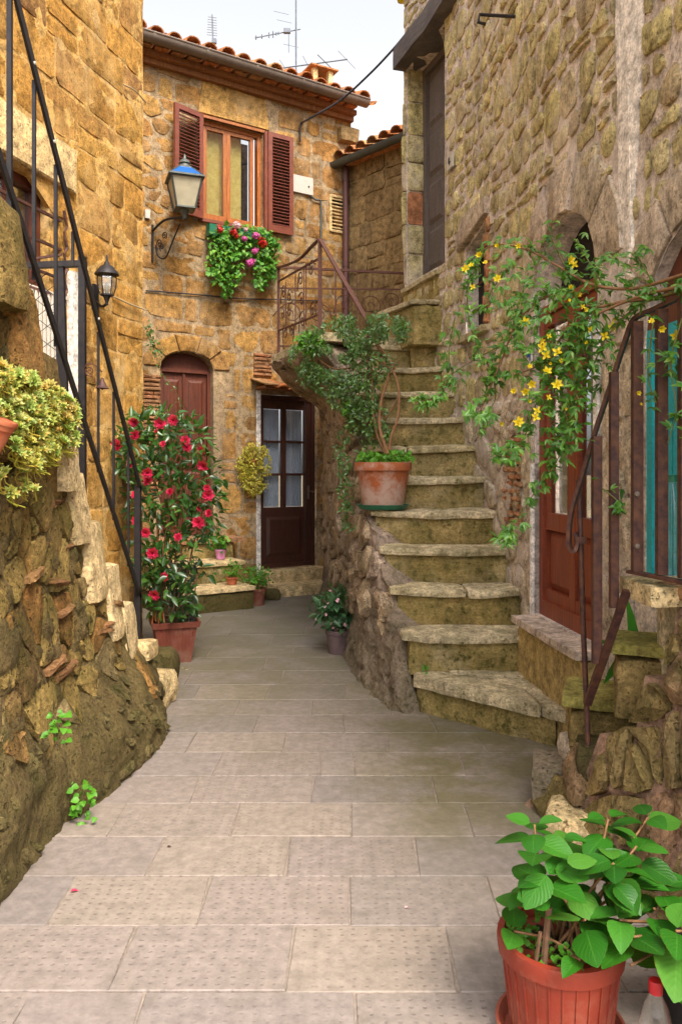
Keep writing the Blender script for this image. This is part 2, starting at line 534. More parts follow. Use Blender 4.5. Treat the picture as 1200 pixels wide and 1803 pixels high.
M['cable'] = plain('black_cable', '2c2830', .6)
M['cable_p'] = plain('pale_cable', 'b0a080', .6)
M['alu'] = plain('antenna_metal', '6c7078', .45, .7)
M['bark'] = plain('bark', '6c4c34', .9, c2='4e3828', scale=40, bumps=.8, bd=.006)
M['twig'] = plain('green_twig', '5c6c2c', .7, c2='6c5430', scale=20)
M['stem'] = plain('woody_stem', '86603c', .8, c2='6c4a30', scale=40, bumps=.5)
M['l_cam'] = leaf_mat('camellia_leaf', ['264c1c', '346020', '1c3c18', '5a7c34'], .3, trans=.18, spec=.6)
M['l_ger'] = leaf_mat('geranium_leaf', ['448022', '5a9828', '306820', '84b038'], .5)
M['l_jas'] = leaf_mat('jasmine_leaf', ['44701f', '56862a', '305c24', '78983a'], .4)
M['l_ivy'] = leaf_mat('star_jasmine_leaf', ['44682e', '567c38', '33542c', '708c48'], .35, spec=.6)
M['l_lime'] = leaf_mat('lime_leaf', ['4c8620', '5e9828', '407a1c'], .5)
M['l_hyd'] = leaf_mat('hydrangea_leaf', ['1e5212', '2a6416', '164410', '387020', '4a782a'], .4, vein='5c9a3c', trans=.16, spec=.3)
M['l_succ'] = leaf_mat('succulent_leaf', ['94a850', 'a8b864', 'c4b050', '8ca04c', 'c09448', 'b4c47c'], .5, trans=.15)
M['l_yel'] = leaf_mat('yellow_sedum', ['a89c30', 'b8b03c', 'c4a840', '84982c'], .5, trans=.15)
M['l_gery'] = leaf_mat('grey_green_leaf', ['3c6040', '4c7048', '34583c'], .4)
M['l_iris'] = leaf_mat('strap_leaf', ['2c8c34', '4ca83c'], .4)
M['f_red'] = leaf_mat('camellia_petal', ['cc1444', 'de2858', 'b01038', 'd83a68'], .5, trans=.25)
M['f_ger'] = leaf_mat('red_petal', ['c01c20', 'cc2428'], .5)
M['f_pink'] = leaf_mat('pink_petal', ['d0489c', 'd85cac', 'c43c88'], .5)
M['f_pale'] = leaf_mat('pale_pink_petal', ['dca8b8', 'e0b8c0'], .5)
M['f_yel'] = leaf_mat('yellow_petal', ['ecd020', 'f4dc38', 'e4c41c'], .5, trans=.3)

def paving_mat():
    m = NT('worn_paving')
    co = m.co(); r = m.attr()
    base = m.ramp(r, [(0, col('857a75')), (.3, col('8b7f78')), (.55, col('807773')), (.8, col('8e8278')), (1, col('877c76'))])
    n1 = m.noise(co, 1.7, 6, .6); n2 = m.noise(co, 22, 6, .7); n3 = m.noise(co, 6, 6, .7)
    base = m.mix(1.0, base, m.ramp(n2, [(.3, (.7, .69, .68)), (.7, (1.2, 1.19, 1.18))]), 'MULTIPLY')
    base = m.mix(m.math('MULTIPLY', m.step(n3, .5, .72), .45), base, col('665e52'))
    base = m.mix(m.math('MULTIPLY', m.step(m.noise(co, 90, 3, .7), .62, .7), .5), base, col('6a6058'))
    # scuffs
    mp = m.n('ShaderNodeMapping'); m.put(mp.inputs[0], co); mp.inputs['Scale'].default_value = (2.5, 14, 1); mp.inputs['Rotation'].default_value = (0, 0, .25)
    sc = m.step(m.noise(mp.outputs[0], 2, 6, .75), .62, .72)
    base = m.mix(m.math('MULTIPLY', sc, .22), base, col('a89c92'))
    # algae where the water runs: right foot of the stair and the far court
    x = m.sepz(co, 0); y = m.sepz(co, 1)
    reg = m.math('MULTIPLY', m.step(m.math('ADD', x, m.math('MULTIPLY', n1, .8)), .38, .85), m.step(y, 2.6, 3.6))
    far = m.math('MULTIPLY', m.step(m.math('ADD', y, m.math('MULTIPLY', n1, 3)), 5.4, 7.4), .85)
    g = m.math('MULTIPLY', m.math('MAXIMUM', reg, far), m.step(m.noise(co, 2.6, 6, .7), .32, .54))
    spots = m.step(m.noise(co, 1.15, 5, .6), .63, .7)
    g = m.math('MAXIMUM', g, m.math('MULTIPLY', spots, .7))
    base = m.mix(m.math('MULTIPLY', g, .8), base, m.mix(n2, col('4e4a26'), col('6c6440')))
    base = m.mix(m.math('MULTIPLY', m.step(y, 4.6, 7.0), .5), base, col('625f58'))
    # bush-hammer dents: staggered grid, worn away in places
    mp2 = m.n('ShaderNodeMapping'); m.put(mp2.inputs[0], co); mp2.inputs['Scale'].default_value = (26, 33, 0)
    wv = m.n('ShaderNodeVectorMath', operation='ADD'); m.put(wv.inputs[0], mp2.outputs[0])
    jn = m.n('ShaderNodeTexNoise'); m.put(jn.inputs['Vector'], co); jn.inputs['Scale'].default_value = 9
    js = m.n('ShaderNodeVectorMath', operation='SCALE'); m.put(js.inputs[0], jn.outputs['Color']); js.inputs['Scale'].default_value = .9
    m.put(wv.inputs[1], js.outputs[0])
    fx = m.math('SUBTRACT', m.math('FRACT', m.sepz(wv.outputs[0], 0)), .5)
    fy = m.math('SUBTRACT', m.math('FRACT', m.sepz(wv.outputs[0], 1)), .5)
    d = m.math('ADD', m.math('MULTIPLY', fx, fx), m.math('MULTIPLY', fy, fy))
    dot = m.step(m.math('ADD', d, m.math('MULTIPLY', m.math('SUBTRACT', n3, .5), .08)), .034, .012)
    keep = m.math('MULTIPLY', m.step(m.noise(co, 2.4, 4, .6), .34, .5), m.step(m.math('FRACT', m.math('MULTIPLY', r, 7.3)), .05, .6))
    dot = m.math('MULTIPLY', dot, m.math('MULTIPLY', keep, m.step(y, 5.2, 4.0)))
    base = m.mix(m.math('MULTIPLY', dot, .34), base, col('544842'))
    h = m.math('ADD', m.math('MULTIPLY', n2, .3), m.math('MULTIPLY', dot, -.5))
    h = m.math('ADD', h, m.math('MULTIPLY', n3, .3))
    return m.done(base, m.math('ADD', .5, m.math('MULTIPLY', n3, .35)), m.bump(h, .45, .008), Specular_IOR_Level=.35)
M['paving'] = paving_mat()
M['joint'] = plain('sandy_joint', '94867a', .95, c2='70655a', scale=30, bumps=.5)
M['marble'] = stone_mat('pink_stone_slab', ['b0a090', 'b8a698'], moss_amt=.1, pits=.1, bump=.12)
M['sill_plaster'] = stone_mat('olive_plaster', ['a08a58', 'a89262'], moss='6c6428', moss_amt=.3, pits=.15, bump=.3)
M['ground'] = plain('packed_earth', '8c7a5c', .95, c2='7a6a50', scale=3)

# ---------------------------------------------------------------- masonry
def cross2(o, a, b): return (a[0] - o[0]) * (b[1] - o[1]) - (a[1] - o[1]) * (b[0] - o[0])
def inside(p, poly):
    c = False; n = len(poly); j = n - 1
    for i in range(n):
        a, b = poly[i], poly[j]
        if (a[1] > p[1]) != (b[1] > p[1]) and p[0] < (b[0] - a[0]) * (p[1] - a[1]) / (b[1] - a[1]) + a[0]: c = not c
        j = i
    return c
def nearest(p, poly):
    best = None
    for i in range(len(poly)):
        a, b = poly[i], poly[(i + 1) % len(poly)]
        dx, dy = b[0] - a[0], b[1] - a[1]
        L = dx * dx + dy * dy
        t = 0 if L == 0 else max(0, min(1, ((p[0] - a[0]) * dx + (p[1] - a[1]) * dy) / L))
        q = (a[0] + dx * t, a[1] + dy * t)
        d = (q[0] - p[0]) ** 2 + (q[1] - p[1]) ** 2
        if best is None or d < best[0]: best = (d, q)
    return best[1], math.sqrt(best[0])
def cent(poly): return (sum(p[0] for p in poly) / len(poly), sum(p[1] for p in poly) / len(poly))
def area(poly): return abs(sum(poly[i - 1][0] * poly[i][1] - poly[i][0] * poly[i - 1][1] for i in range(len(poly)))) / 2
def expand(poly, d):
    c = cent(poly)
    return [(p[0] + (p[0] - c[0]) / (math.hypot(p[0] - c[0], p[1] - c[1]) + 1e-9) * d * 1.2, p[1] + (p[1] - c[1]) / (math.hypot(p[0] - c[0], p[1] - c[1]) + 1e-9) * d * 1.2) for p in poly]
def keep_out(poly, holes, gap=.012):
    """move a stone's outline out of the openings; None when it lies in one"""
    for h in holes:
        c = cent(poly)
        if inside(c, h): return None
        out = []
        for p in poly:
            if inside(p, h):
                q, d = nearest(p, h)
                k = (gap + d) / max(d, 1e-6)
                out.append((p[0] + (q[0] - p[0]) * k, p[1] + (q[1] - p[1]) * k))
            else: out.append(p)
        poly = out
    return poly
def cornered(c4, gap, cut=(.14, .34), jit=.1, mids=True):
    """irregular rounded outline from a four-cornered cell"""
    c = cent(c4)
    out = []
    w = [math.hypot(c4[(i + 1) % 4][0] - c4[i][0], c4[(i + 1) % 4][1] - c4[i][1]) for i in range(4)]
    mn = min(w)
    if mn < gap * 1.6: return None
    q = []
    for p in c4:
        dx, dy = c[0] - p[0], c[1] - p[1]
        q.append((p[0] + math.copysign(min(gap, abs(dx) * .8), dx) * 1.0, p[1] + math.copysign(min(gap, abs(dy) * .8), dy) * 1.0))
    for i in range(4):
        a, b, p = q[i - 1], q[(i + 1) % 4], q[i]
        k = U(*cut) * mn * .6
        la = math.hypot(a[0] - p[0], a[1] - p[1]) + 1e-9; lb = math.hypot(b[0] - p[0], b[1] - p[1]) + 1e-9
        out.append((p[0] + (a[0] - p[0]) * min(.45, k / la), p[1] + (a[1] - p[1]) * min(.45, k / la)))
        out.append((p[0] + (b[0] - p[0]) * min(.45, k / lb), p[1] + (b[1] - p[1]) * min(.45, k / lb)))
        for mt in ((.5,) if lb < mn * 1.9 else (.36, .66)) if mids and lb > mn * 1.1 else ():
            m = (p[0] + (b[0] - p[0]) * mt, p[1] + (b[1] - p[1]) * mt)
            s = U(-.45, .8) * gap
            dx, dy = c[0] - m[0], c[1] - m[1]; L = math.hypot(dx, dy) + 1e-9
            out.append((m[0] + dx / L * s, m[1] + dy / L * s))
    return [(x + U(-1, 1) * jit * mn * .25, y + U(-1, 1) * jit * mn * .25) for x, y in out]

def clampx(p, lo, hi):
    return [(min(max(x, lo), hi), y) for x, y in p]
def courses(s0, s1, h0, h1, hr=(.18, .28), wr=(.2, .45), gap=.012, wob=.03, tilt=0.0, holes=(), cut=(.14, .34), jit=.1, split=.12, rnd=None, keep=None, seed=1):
    r = rnd or rng
    hs_ = [h0]
    while hs_[-1] < h1: hs_.append(hs_[-1] + r.uniform(*hr))
    def yk(k, s): return hs_[k] + tilt * (s - s0) + wob * noise.noise(V((s * 1.1, k * 3.7 + seed, 0)))
    out = []
    for k in range(len(hs_) - 1):
        s = s0 - r.uniform(0, wr[1])
        while s < s1:
            w = r.uniform(*wr) * (1.0 if r.random() > .15 else .6)
            l0, l1 = r.uniform(-.02, .02), r.uniform(-.02, .02)
            cell = [(s, yk(k, s)), (s + w, yk(k, s + w)), (s + w + l1, yk(k + 1, s + w)), (s + l0, yk(k + 1, s))]
            s += w
            cells = [cell]
            if r.random() < split and hs_[k + 1] - hs_[k] > .12:
                t = r.uniform(.4, .6)
                a = tuple(cell[0][i] * (1 - t) + cell[3][i] * t for i in (0, 1)); b = tuple(cell[1][i] * (1 - t) + cell[2][i] * t for i in (0, 1))
                cells = [[cell[0], cell[1], b, a], [a, b, cell[2], cell[3]]]
            for c in cells:
                p = cornered(c, gap, cut, jit)
                if p is None: continue
                if keep and not keep(cent(p)): continue
                p = keep_out(p, holes)
                if p: p = clampx(p, s0 + .004, s1 - .004)
                if p and area(p) > .0012: out.append(p)
    return out
def voronoi(s0, s1, h0, h1, n, gap=.012, holes=(), aspect=1.0, keep=None, seed=5, relax=1):
    r = random.Random(seed)
    pts = [(r.uniform(s0, s1), r.uniform(h0, h1)) for _ in range(n)]
    def cells(pts):
        out = []
        for i, p in enumerate(pts):
            poly = [(s0, h0), (s1, h0), (s1, h1), (s0, h1)]
            near = sorted(range(n), key=lambda j: (pts[j][0] - p[0]) ** 2 + ((pts[j][1] - p[1]) * aspect) ** 2)[1:16]
            for j in near:
                q = pts[j]
                mx, my = (p[0] + q[0]) / 2, (p[1] + q[1]) / 2
                nx, ny = q[0] - p[0], (q[1] - p[1]) * aspect * aspect
                new = []
                for k in range(len(poly)):
                    a, b = poly[k], poly[(k + 1) % len(poly)]
                    da = (a[0] - mx) * nx + (a[1] - my) * ny; db = (b[0] - mx) * nx + (b[1] - my) * ny
                    if da <= 0: new.append(a)
                    if da * db < 0:
                        t = da / (da - db)
                        new.append((a[0] + (b[0] - a[0]) * t, a[1] + (b[1] - a[1]) * t))
                poly = new
                if len(poly) < 3: break
            out.append(poly)
        return out
    for _ in range(relax):
        cs = cells(pts)
        pts = [cent(c) if len(c) > 2 else p for c, p in zip(cs, pts)]
    out = []
    for c in cells(pts):
        if len(c) < 3: continue
        m = cent(c)
        if keep and not keep(m): continue
        # round the corners by sampling the outline
        L = [math.hypot(c[(i + 1) % len(c)][0] - c[i][0], c[(i + 1) % len(c)][1] - c[i][1]) for i in range(len(c))]
        q = []
        for i in range(len(c)):
            a, b = c[i], c[(i + 1) % len(c)]
            for t in (.2, .8) if L[i] > sum(L) / len(L) * .6 else (.5,):
                x = a[0] + (b[0] - a[0]) * t; y = a[1] + (b[1] - a[1]) * t
                dx, dy = m[0] - x, m[1] - y; d = math.hypot(dx, dy) + 1e-9
                g = min(gap * r.uniform(.7, 1.6), d * .5)
                q.append((x + dx / d * g, y + dy / d * g))
        q = keep_out(q, holes)
        if q and len(q) > 4 and area(q) > .001: out.append(q)
    return out
def arch_ring(sc, spring, rad_s, rise, h_top_extra=.0, n=7, thick=.2, gap=.008):
    """voussoirs over an arch: centre sc, spring height, half width, rise"""
    out = []
    for i in range(n):
        a0 = PI - PI * i / n; a1 = PI - PI * (i + 1) / n
        e = .02
        ps = []
        for a, k in ((a0 - e, 0), (a1 + e, 0), (a1 + e, 1), (a0 - e, 1)):
            R1, R2 = rad_s + (thick if k else .01), rise + (thick if k else .01)
            ps.append((sc + math.cos(a) * R1, spring + math.sin(a) * R2))
        am = (a0 + a1) / 2
        inn = (sc + math.cos(am) * (rad_s + .01), spring + math.sin(am) * (rise + .01))
        outp = (sc + math.cos(am) * (rad_s + thick * U(.9, 1.15)), spring + math.sin(am) * (rise + thick * U(.9, 1.15)))
        out.append([ps[0], inn, ps[1], ps[2], outp, ps[3]][::-1])
    return out
def arch_poly(sc, half, h0, spring, rise, n=10):
    return [(sc - half, h0), (sc + half, h0), (sc + half, spring)] + [(sc + half * math.cos(PI * i / n), spring + rise * math.sin(PI * i / n)) for i in range(1, n)] + [(sc - half, spring)]

def stone_geo(mb, poly, mp, proud=.02, bev=.014, back=-.03, r=None, lump=.008):
    c = cent(poly)
    n = len(poly)
    lx = max(p[0] for p in poly) - min(p[0] for p in poly); ly = max(p[1] for p in poly) - min(p[1] for p in poly)
    k = 1 - min(.35, bev * 2 / max(.02, min(lx, ly)))
    r = rng.random() if r is None else r
    pr = proud * U(.45, 1.4)
    tx, ty = U(-1, 1) * .25 * proud / max(lx, .05), U(-1, 1) * .25 * proud / max(ly, .05)
    vs = [mp(p[0], p[1], back) for p in poly]
    vs += [mp(p[0], p[1], pr * .8 + U(-.15, .15) * bev) for p in poly]
    for p in poly:
        q = (c[0] + (p[0] - c[0]) * k, c[1] + (p[1] - c[1]) * k)
        vs.append(mp(q[0], q[1], pr + (q[0] - c[0]) * tx * 2 + (q[1] - c[1]) * ty * 2 + U(-.5, .5) * lump))
    vs.append(mp(c[0], c[1], pr + U(0, 1) * lump))
    fs = []
    for a in (0, n):
        for i in range(n):
            j = (i + 1) % n
            fs.append((a + i, a + j, a + n + j, a + n + i))
    for i in range(n): fs.append((2 * n + i, 2 * n + (i + 1) % n, 3 * n))
    # orientation
    nrm = (vs[2 * n + 1] - vs[2 * n]).cross(vs[3 * n] - vs[2 * n])
    if nrm.dot(mp(c[0], c[1], .1) - mp(c[0], c[1], 0)) < 0: fs = [f[::-1] for f in fs]
    mb.add(vs, fs, r)
def put_stones(polys, mp, parent, mat, name='stone', limit=290, far_name='small_stones', **kw):
    """largest in view as parts, the rest joined as one part"""
    def size(p):
        c = cent(p); w = mp(c[0], c[1], 0)
        return area(p) / max(.5, w.y) ** 2
    polys = sorted(polys, key=size, reverse=True)
    for p in polys[:limit]:
        mb = MB(); stone_geo(mb, p, mp, **kw)
        mb.build(name, mat, parent, 35)
    rest = polys[limit:]
    if rest:
        mb = MB()
        for p in rest: stone_geo(mb, p, mp, **kw)
        mb.build(far_name, mat, parent, 35, kind='stuff')
def sheet(mb, mp, outline, holes=(), step=.09, amp=.006, reveal=0.0, fscale=6):
    """mortar face with real holes; a reveal goes back from each hole"""
    pts = []; edges = []
    def loop(poly):
        n0 = len(pts)
        q = []
        for i in range(len(poly)):
            a, b = poly[i], poly[(i + 1) % len(poly)]
            L = math.hypot(b[0] - a[0], b[1] - a[1]); m = max(1, int(L / step))
            for k in range(m): q.append((a[0] + (b[0] - a[0]) * k / m, a[1] + (b[1] - a[1]) * k / m))
        pts.extend(q)
        for i in range(len(q)): edges.append((n0 + i, n0 + (i + 1) % len(q)))
        return q
    lo = loop(outline); lh = [loop(h) for h in holes]
    s0 = min(p[0] for p in outline); s1 = max(p[0] for p in outline); h0 = min(p[1] for p in outline); h1 = max(p[1] for p in outline)
    s = s0 + step / 2
    while s < s1:
        h = h0 + step / 2
        while h < h1:
            p = (s + U(-.2, .2) * step, h + U(-.2, .2) * step)
            if inside(p, outline) and nearest(p, outline)[1] > step * .35 and not any(inside(p, H) or nearest(p, H)[1] < step * .35 for H in holes): pts.append(p)
            h += step
        s += step
    vo, eo, fo, *_ = geometry.delaunay_2d_cdt([V(p) for p in pts], edges, [], 0, 1e-5)
    vs = []
    for v in vo:
        w = mp(v.x, v.y, 0)
        vs.append(mp(v.x, v.y, amp * 1.6 * noise.noise(w * fscale) + amp * noise.noise(w * fscale * 3)))
    fs = []
    for f in fo:
        c = (sum(vo[i].x for i in f) / 3, sum(vo[i].y for i in f) / 3)
        if inside(c, outline) and not any(inside(c, H) for H in holes): fs.append(tuple(f))
    if fs:
        f = fs[0]
        nrm = (vs[f[1]] - vs[f[0]]).cross(vs[f[2]] - vs[f[0]])
        c = (vo[f[0]].x, vo[f[0]].y)
        if nrm.dot(mp(c[0], c[1], .1) - mp(c[0], c[1], 0)) < 0: fs = [g[::-1] for g in fs]
    mb.add(vs, fs, .5)
    for h, q in zip(holes, lh):
        if reveal:
            n = len(q)
            a = [mp(p[0], p[1], 0) for p in q]; b = [mp(p[0], p[1], -reveal) for p in q]
            mb.add(a + b, [(i, (i + 1) % n, n + (i + 1) % n, n + i) for i in range(n)], .5)
    return lh
def mbox(mb, mp, s0, s1, h0, h1, d0, d1, r=None):
    """box in wall coordinates"""
    vs = [mp(s, h, d) for d in (d0, d1) for h in (h0, h1) for s in (s0, s1)]
    fs = [(0, 2, 3, 1), (4, 5, 7, 6), (0, 1, 5, 4), (2, 6, 7, 3), (0, 4, 6, 2), (1, 3, 7, 5)]
    if (vs[1] - vs[0]).cross(vs[2] - vs[0]).dot(vs[4] - vs[0]) < 0: fs = [f[::-1] for f in fs]
    mb.add(vs, fs, r)
def mframe(mb, mp, s0, s1, h0, h1, w, d0, d1, wb=None):
    wb = w if wb is None else wb
    mbox(mb, mp, s0, s0 + w, h0, h1, d0, d1)
    mbox(mb, mp, s1 - w, s1, h0, h1, d0, d1)
    mbox(mb, mp, s0 + w, s1 - w, h1 - w, h1, d0, d1)
    mbox(mb, mp, s0 + w, s1 - w, h0, h0 + wb, d0, d1)
def panel(mb, mp, s0, s1, h0, h1, d, t=.014, e=.03):
    """raised field panel"""
    a = [(s0, h0), (s1, h0), (s1, h1), (s0, h1)]
    b = [(s0 + e, h0 + e), (s1 - e, h0 + e), (s1 - e, h1 - e), (s0 + e, h1 - e)]
    vs = [mp(p[0], p[1], d) for p in a] + [mp(p[0], p[1], d + t) for p in b]
    fs = [(0, 1, 5, 4), (1, 2, 6, 5), (2, 3, 7, 6), (3, 0, 4, 7), (4, 5, 6, 7)]
    if (vs[5] - vs[4]).cross(vs[6] - vs[4]).dot(mp(s0, h0, d + .1) - mp(s0, h0, d)) < 0: fs = [f[::-1] for f in fs]
    mb.add(vs, fs)

class Wall:
    """wall coordinates (s along, h up, d out of the face) over a smoothed plan line"""
    def __init__(s, pts, side, n=8, straight=False):
        q = [V((p[0], p[1], 0)) for p in pts]
        s.p = q if straight else catmull(q, n)
        s.L = [0]
        for i in range(1, len(s.p)): s.L.append(s.L[-1] + (s.p[i] - s.p[i - 1]).length)
        s.side = side
    def at(s, t):
        L = s.L
        i = 0
        if t >= L[-1]: i = len(L) - 2
        elif t > 0:
            lo, hi = 0, len(L) - 1
            while hi - lo > 1:
                m = (lo + hi) // 2
                if L[m] <= t: lo = m
                else: hi = m
            i = lo
        a, b = s.p[i], s.p[i + 1]
        k = (t - L[i]) / (L[i + 1] - L[i])
        d = (b - a).normalized()
        # blend normals for smoothness
        return a + (b - a) * k, d
    def __call__(s, t, h, d=0.0):
        p, dr = s.at(t)
        if d:
            _, d0 = s.at(t - .12); _, d1 = s.at(t + .12)
            dr = (dr + d0 + d1).normalized()
        n = V((dr.y, -dr.x, 0)) * s.side
        return V((p.x + n.x * d, p.y + n.y * d, h))
    def px(s, px, py=None, lo=None, hi=None, d=0.0):
        """(s,h) on this wall seen at a photo pixel"""
        k = (px - 600) / F
        best = None
        N = 400
        lo = 0 if lo is None else lo; hi = s.L[-1] if hi is None else hi
        for i in range(N + 1):
            t = lo + (hi - lo) * i / N
            w = s(t, 0, d)
            if w.y < .2: continue
            e = abs(w.x / w.y - k)
            if best is None or e < best[0]: best = (e, t, w.y)
        if py is None: return best[1]
        return best[1], EYE - (py - HY) * best[2] / F

# ---------------------------------------------------------------- ground and paving
g = MB()
g.add([(-300, -300, -.03), (300, -300, -.03), (300, 300, -.03), (-300, 300, -.03)], [(0, 1, 2, 3)], .5)
tag(g.build('ground', M['ground']), kind='structure')
pav = struct('pavement', (0, 4, 0))
mb = MB()
mb.add([(-3.2, .6, -.005), (2.2, .6, -.005), (2.2, 11, -.005), (-3.2, 11, -.005)], [(0, 1, 2, 3)], .5)
mb.build('joint_mortar', M['joint'], pav)
rows = [1.0, 1.3, 1.6, 1.905, 2.214, 2.5375, 2.847, 3.157, 3.476, 3.787, 4.101, 4.41, 4.73, 5.05, 5.4, 5.78, 6.2, 6.6, 7.05, 7.5, 8.0, 8.5, 9.0, 9.5, 10.0, 10.6]
known = {3: [-.86, -.54, .04, .5], 4: [-1.14, -.65, -.152, .33], 5: [-.944, -.463, .029, .515], 6: [-1.2, -.70, -.2, .285, .77], 7: [-.93, -.44, .042, .53], 8: [-1.15, -.664, -.13, .425, .95], 9: [-.607, -.1, .068, .6], 10: [-.8, -.3, .25, .75]}
def corridor(y):
    xl = np.interp(y, [1, 2.6, 4.2, 5, 6, 6.6, 8, 10], [-1.5, -1.3, -1.1, -1.2, -1.8, -1.9, -2.4, -2.4])
    xr = np.interp(y, [1, 2.8, 3.3, 4.1, 4.8, 6.3, 9.7], [1.6, 1.2, 1.15, 1.3, .6, .15, 0])
    return xl, xr
for i in range(len(rows) - 1):
    y0, y1 = rows[i], rows[i + 1]
    ym = (y0 + y1) / 2
    xl, xr = corridor(ym)
    xs = known.get(i)
    pitch = .49 if i < 14 else .66
    if not xs: xs = [(.03 if i % 2 else .29) + U(-.04, .04)]
    xs = sorted(xs)
    while xs[0] > xl: xs.insert(0, xs[0] - pitch + U(-.03, .03))
    while xs[-1] < xr: xs.append(xs[-1] + pitch + U(-.03, .03))
    for a, b in zip(xs[:-1], xs[1:]):
        if b < xl or a > xr or b - a < .1: continue
        mb = MB()
        g_ = .0028; z0 = U(-.0015, .002); e = .0028
        tl = [U(-.0008, .0008) for _ in range(4)]
        sk = U(-.006, .006)
        c = [(a + g_ + sk, y0 + g_), (b - g_ + sk, y0 + g_ + U(-.002, .002)), (b - g_ - sk, y1 - g_), (a + g_ - sk, y1 - g_ + U(-.002, .002))]
        ctr = ((a + b) / 2, ym)
        low = [V((p[0], p[1], -.006)) for p in c]
        up = [V((p[0], p[1], z0 - .003 + tl[k])) for k, p in enumerate(c)]
        tp = [V((p[0] + (e if p[0] < ctr[0] else -e), p[1] + (e if p[1] < ctr[1] else -e), z0 + tl[k])) for k, p in enumerate(c)]
        mb.loft([low, up, tp], cap=False)
        mb.add(tp, [(0, 1, 2, 3)], mb.r[-1])
        mb.build('paving_slab', M['paving'], pav)

# ---------------------------------------------------------------- right-hand house
RW = Wall([(1.50, 1.2), (1.42, 2.4), (1.33, 3.4), (1.265, 4.0), (1.19, 4.8), (1.145, 5.4), (1.06, 6.16), (.955, 6.68), (.885, 6.98), (.655, 7.68), (.622, 7.79)], -1)
rs = lambda y: min(((abs(RW(t, 0).y - y), t) for t in [RW.L[-1] * i / 600 for i in range(601)]))[1]
rt = thing('stone_house', 'tall rubble stone house of yellow tuff along the right side with two arched doorways', 'house', RW(rs(5), 0))
s_end = RW.L[-1]
# openings
sA0, sA1 = RW.px(1052), RW.px(940)
scA, haA = (sA0 + sA1) / 2, (sA1 - sA0) / 2
hA0, hAs = .58, 2.46
openA = arch_poly(scA, haA, hA0, hAs, .40)
sB1 = RW.px(1136); sB0 = sB1 - 1.0
scB, haB = (sB0 + sB1) / 2, (sB1 - sB0) / 2
openB = arch_poly(scB, haB, .95, 2.02, .44)
sU0, sU1 = RW.px(783), RW.px(716)
hU0, hU1 = 3.27, 5.36
openU = [(sU0, hU0), (sU1, hU0), (sU1, hU1), (sU0, hU1)]
sN0, nb = RW.px(857, 572); sN1, nt_ = RW.px(821, 430)
hN0, hN1 = nb, RW.px(840, 402)[1]
openN = [(sN0, hN0), (sN1, hN0), (sN1, hN1 - .1), (sN0, hN1)]
# plaster streak (old downpipe trace)
def streak_half(h): return .07 + .08 * smooth((h - 2.3) / 1.8) + .03 * noise.noise(V((h * 2.1, 3, 0)))
sS = RW.px(1125)
streak = [(sS - streak_half(h) + .12 - .07 * (h - 2.3) * .4, h) for h in np.arange(2.2, 4.65, .15)] + [(sS + streak_half(h) + .12 - .07 * (h - 2.3) * .4, h) for h in np.arange(4.6, 2.15, -.15)]
mb = MB()
sheet(mb, RW, [(0, -.05), (s_end, -.05), (s_end, 7.0), (0, 7.0)], [openA, openB, openU, openN], step=.085, amp=.006, reveal=.22)
# far end return and top
for h0_, h1_ in ((-.05, 7.0),):
    a, b = RW(s_end, h0_), RW(s_end, h1_)
    c = a + V((1.5, 1.3, 0)); d = b + V((1.5, 1.3, 0))
    mb.add([a, c, d, b], [(0, 1, 2, 3)], .5)
mb.build('mortar_face', M['right_m'], rt, 50)
holesR = [expand(openA, .17), expand(openB, .17), expand(openU, .02), expand(openN, .06)]
pol = courses(0, s_end, 1.9, 6.95, hr=(.13, .23), wr=(.14, .30), gap=.019, wob=.12, tilt=.012, holes=holesR, jit=.26, split=.2, cut=(.2, .5), keep=lambda c: not (c[0] < rs(2.2)))
pol_low = voronoi(rs(2.6), s_end, 0.0, 1.95, 250, gap=.016, holes=holesR, aspect=1.15, keep=lambda c: not (c[0] > rs(4.9) and c[1] < .0 + .9 * (RW(c[0], 0).y - 5.0)), seed=9)
def side_of_streak(p):
    c = cent(p)
    if not 2.15 < c[1] < 4.7: return p
    x = sS + .12 - .07 * (c[1] - 2.3) * .4; hw = streak_half(c[1]) + .02
    return clampx(p, -9, x - hw) if c[0] < x else clampx(p, x + hw, 99)
pol = [side_of_streak(p) for p in pol]
pol = [p for p in pol if area(p) > .002]
vis = [p for p in pol if RW(cent(p)[0], 0).y > 2.3]
put_stones(vis, RW, rt, M['right'], limit=215, proud=.013, bev=.008, lump=.012)
put_stones(pol_low, RW, rt, M['right_low'], limit=70, proud=.024, bev=.012, lump=.02, far_name='low_stones')
# voussoirs and jamb stones
for ring in (arch_ring(scA, hAs, haA, .40, n=5, thick=.30), arch_ring(scB, 2.02, haB, .44, n=6, thick=.24)):
    for p in ring:
        mb = MB(); stone_geo(mb, p, RW, proud=.02, bev=.01, lump=.006, back=-.12)
        mb.build('voussoir', M['right_low'], rt, 35)
def jamb(sj, dirn, h0_, h1_, w, mat):
    h = h0_
    while h < h1_ - .1:
        hh = min(U(.24, .42), h1_ - h)
        ww = w * U(.8, 1.25)
        a, b = (sj, sj + ww * dirn) if dirn > 0 else (sj + ww * dirn, sj)
        p = cornered([(a, h), (b, h), (b, h + hh), (a, h + hh)], .012, (.1, .2), .08)
        if p:
            m_ = MB(); stone_geo(m_, p, RW, proud=.018, bev=.014, lump=.008, back=-.1)
            m_.build('jamb_stone', mat, rt, 35)
        h += hh
jamb(sA1 + .015, 1, .62, hAs, .19, M['right_low'])
jamb(sA0 - .05, -1, .62, hAs, .22, M['right_low'])
jamb(sB1 + .015, 1, 1.0, 2.0, .2, M['right_low'])
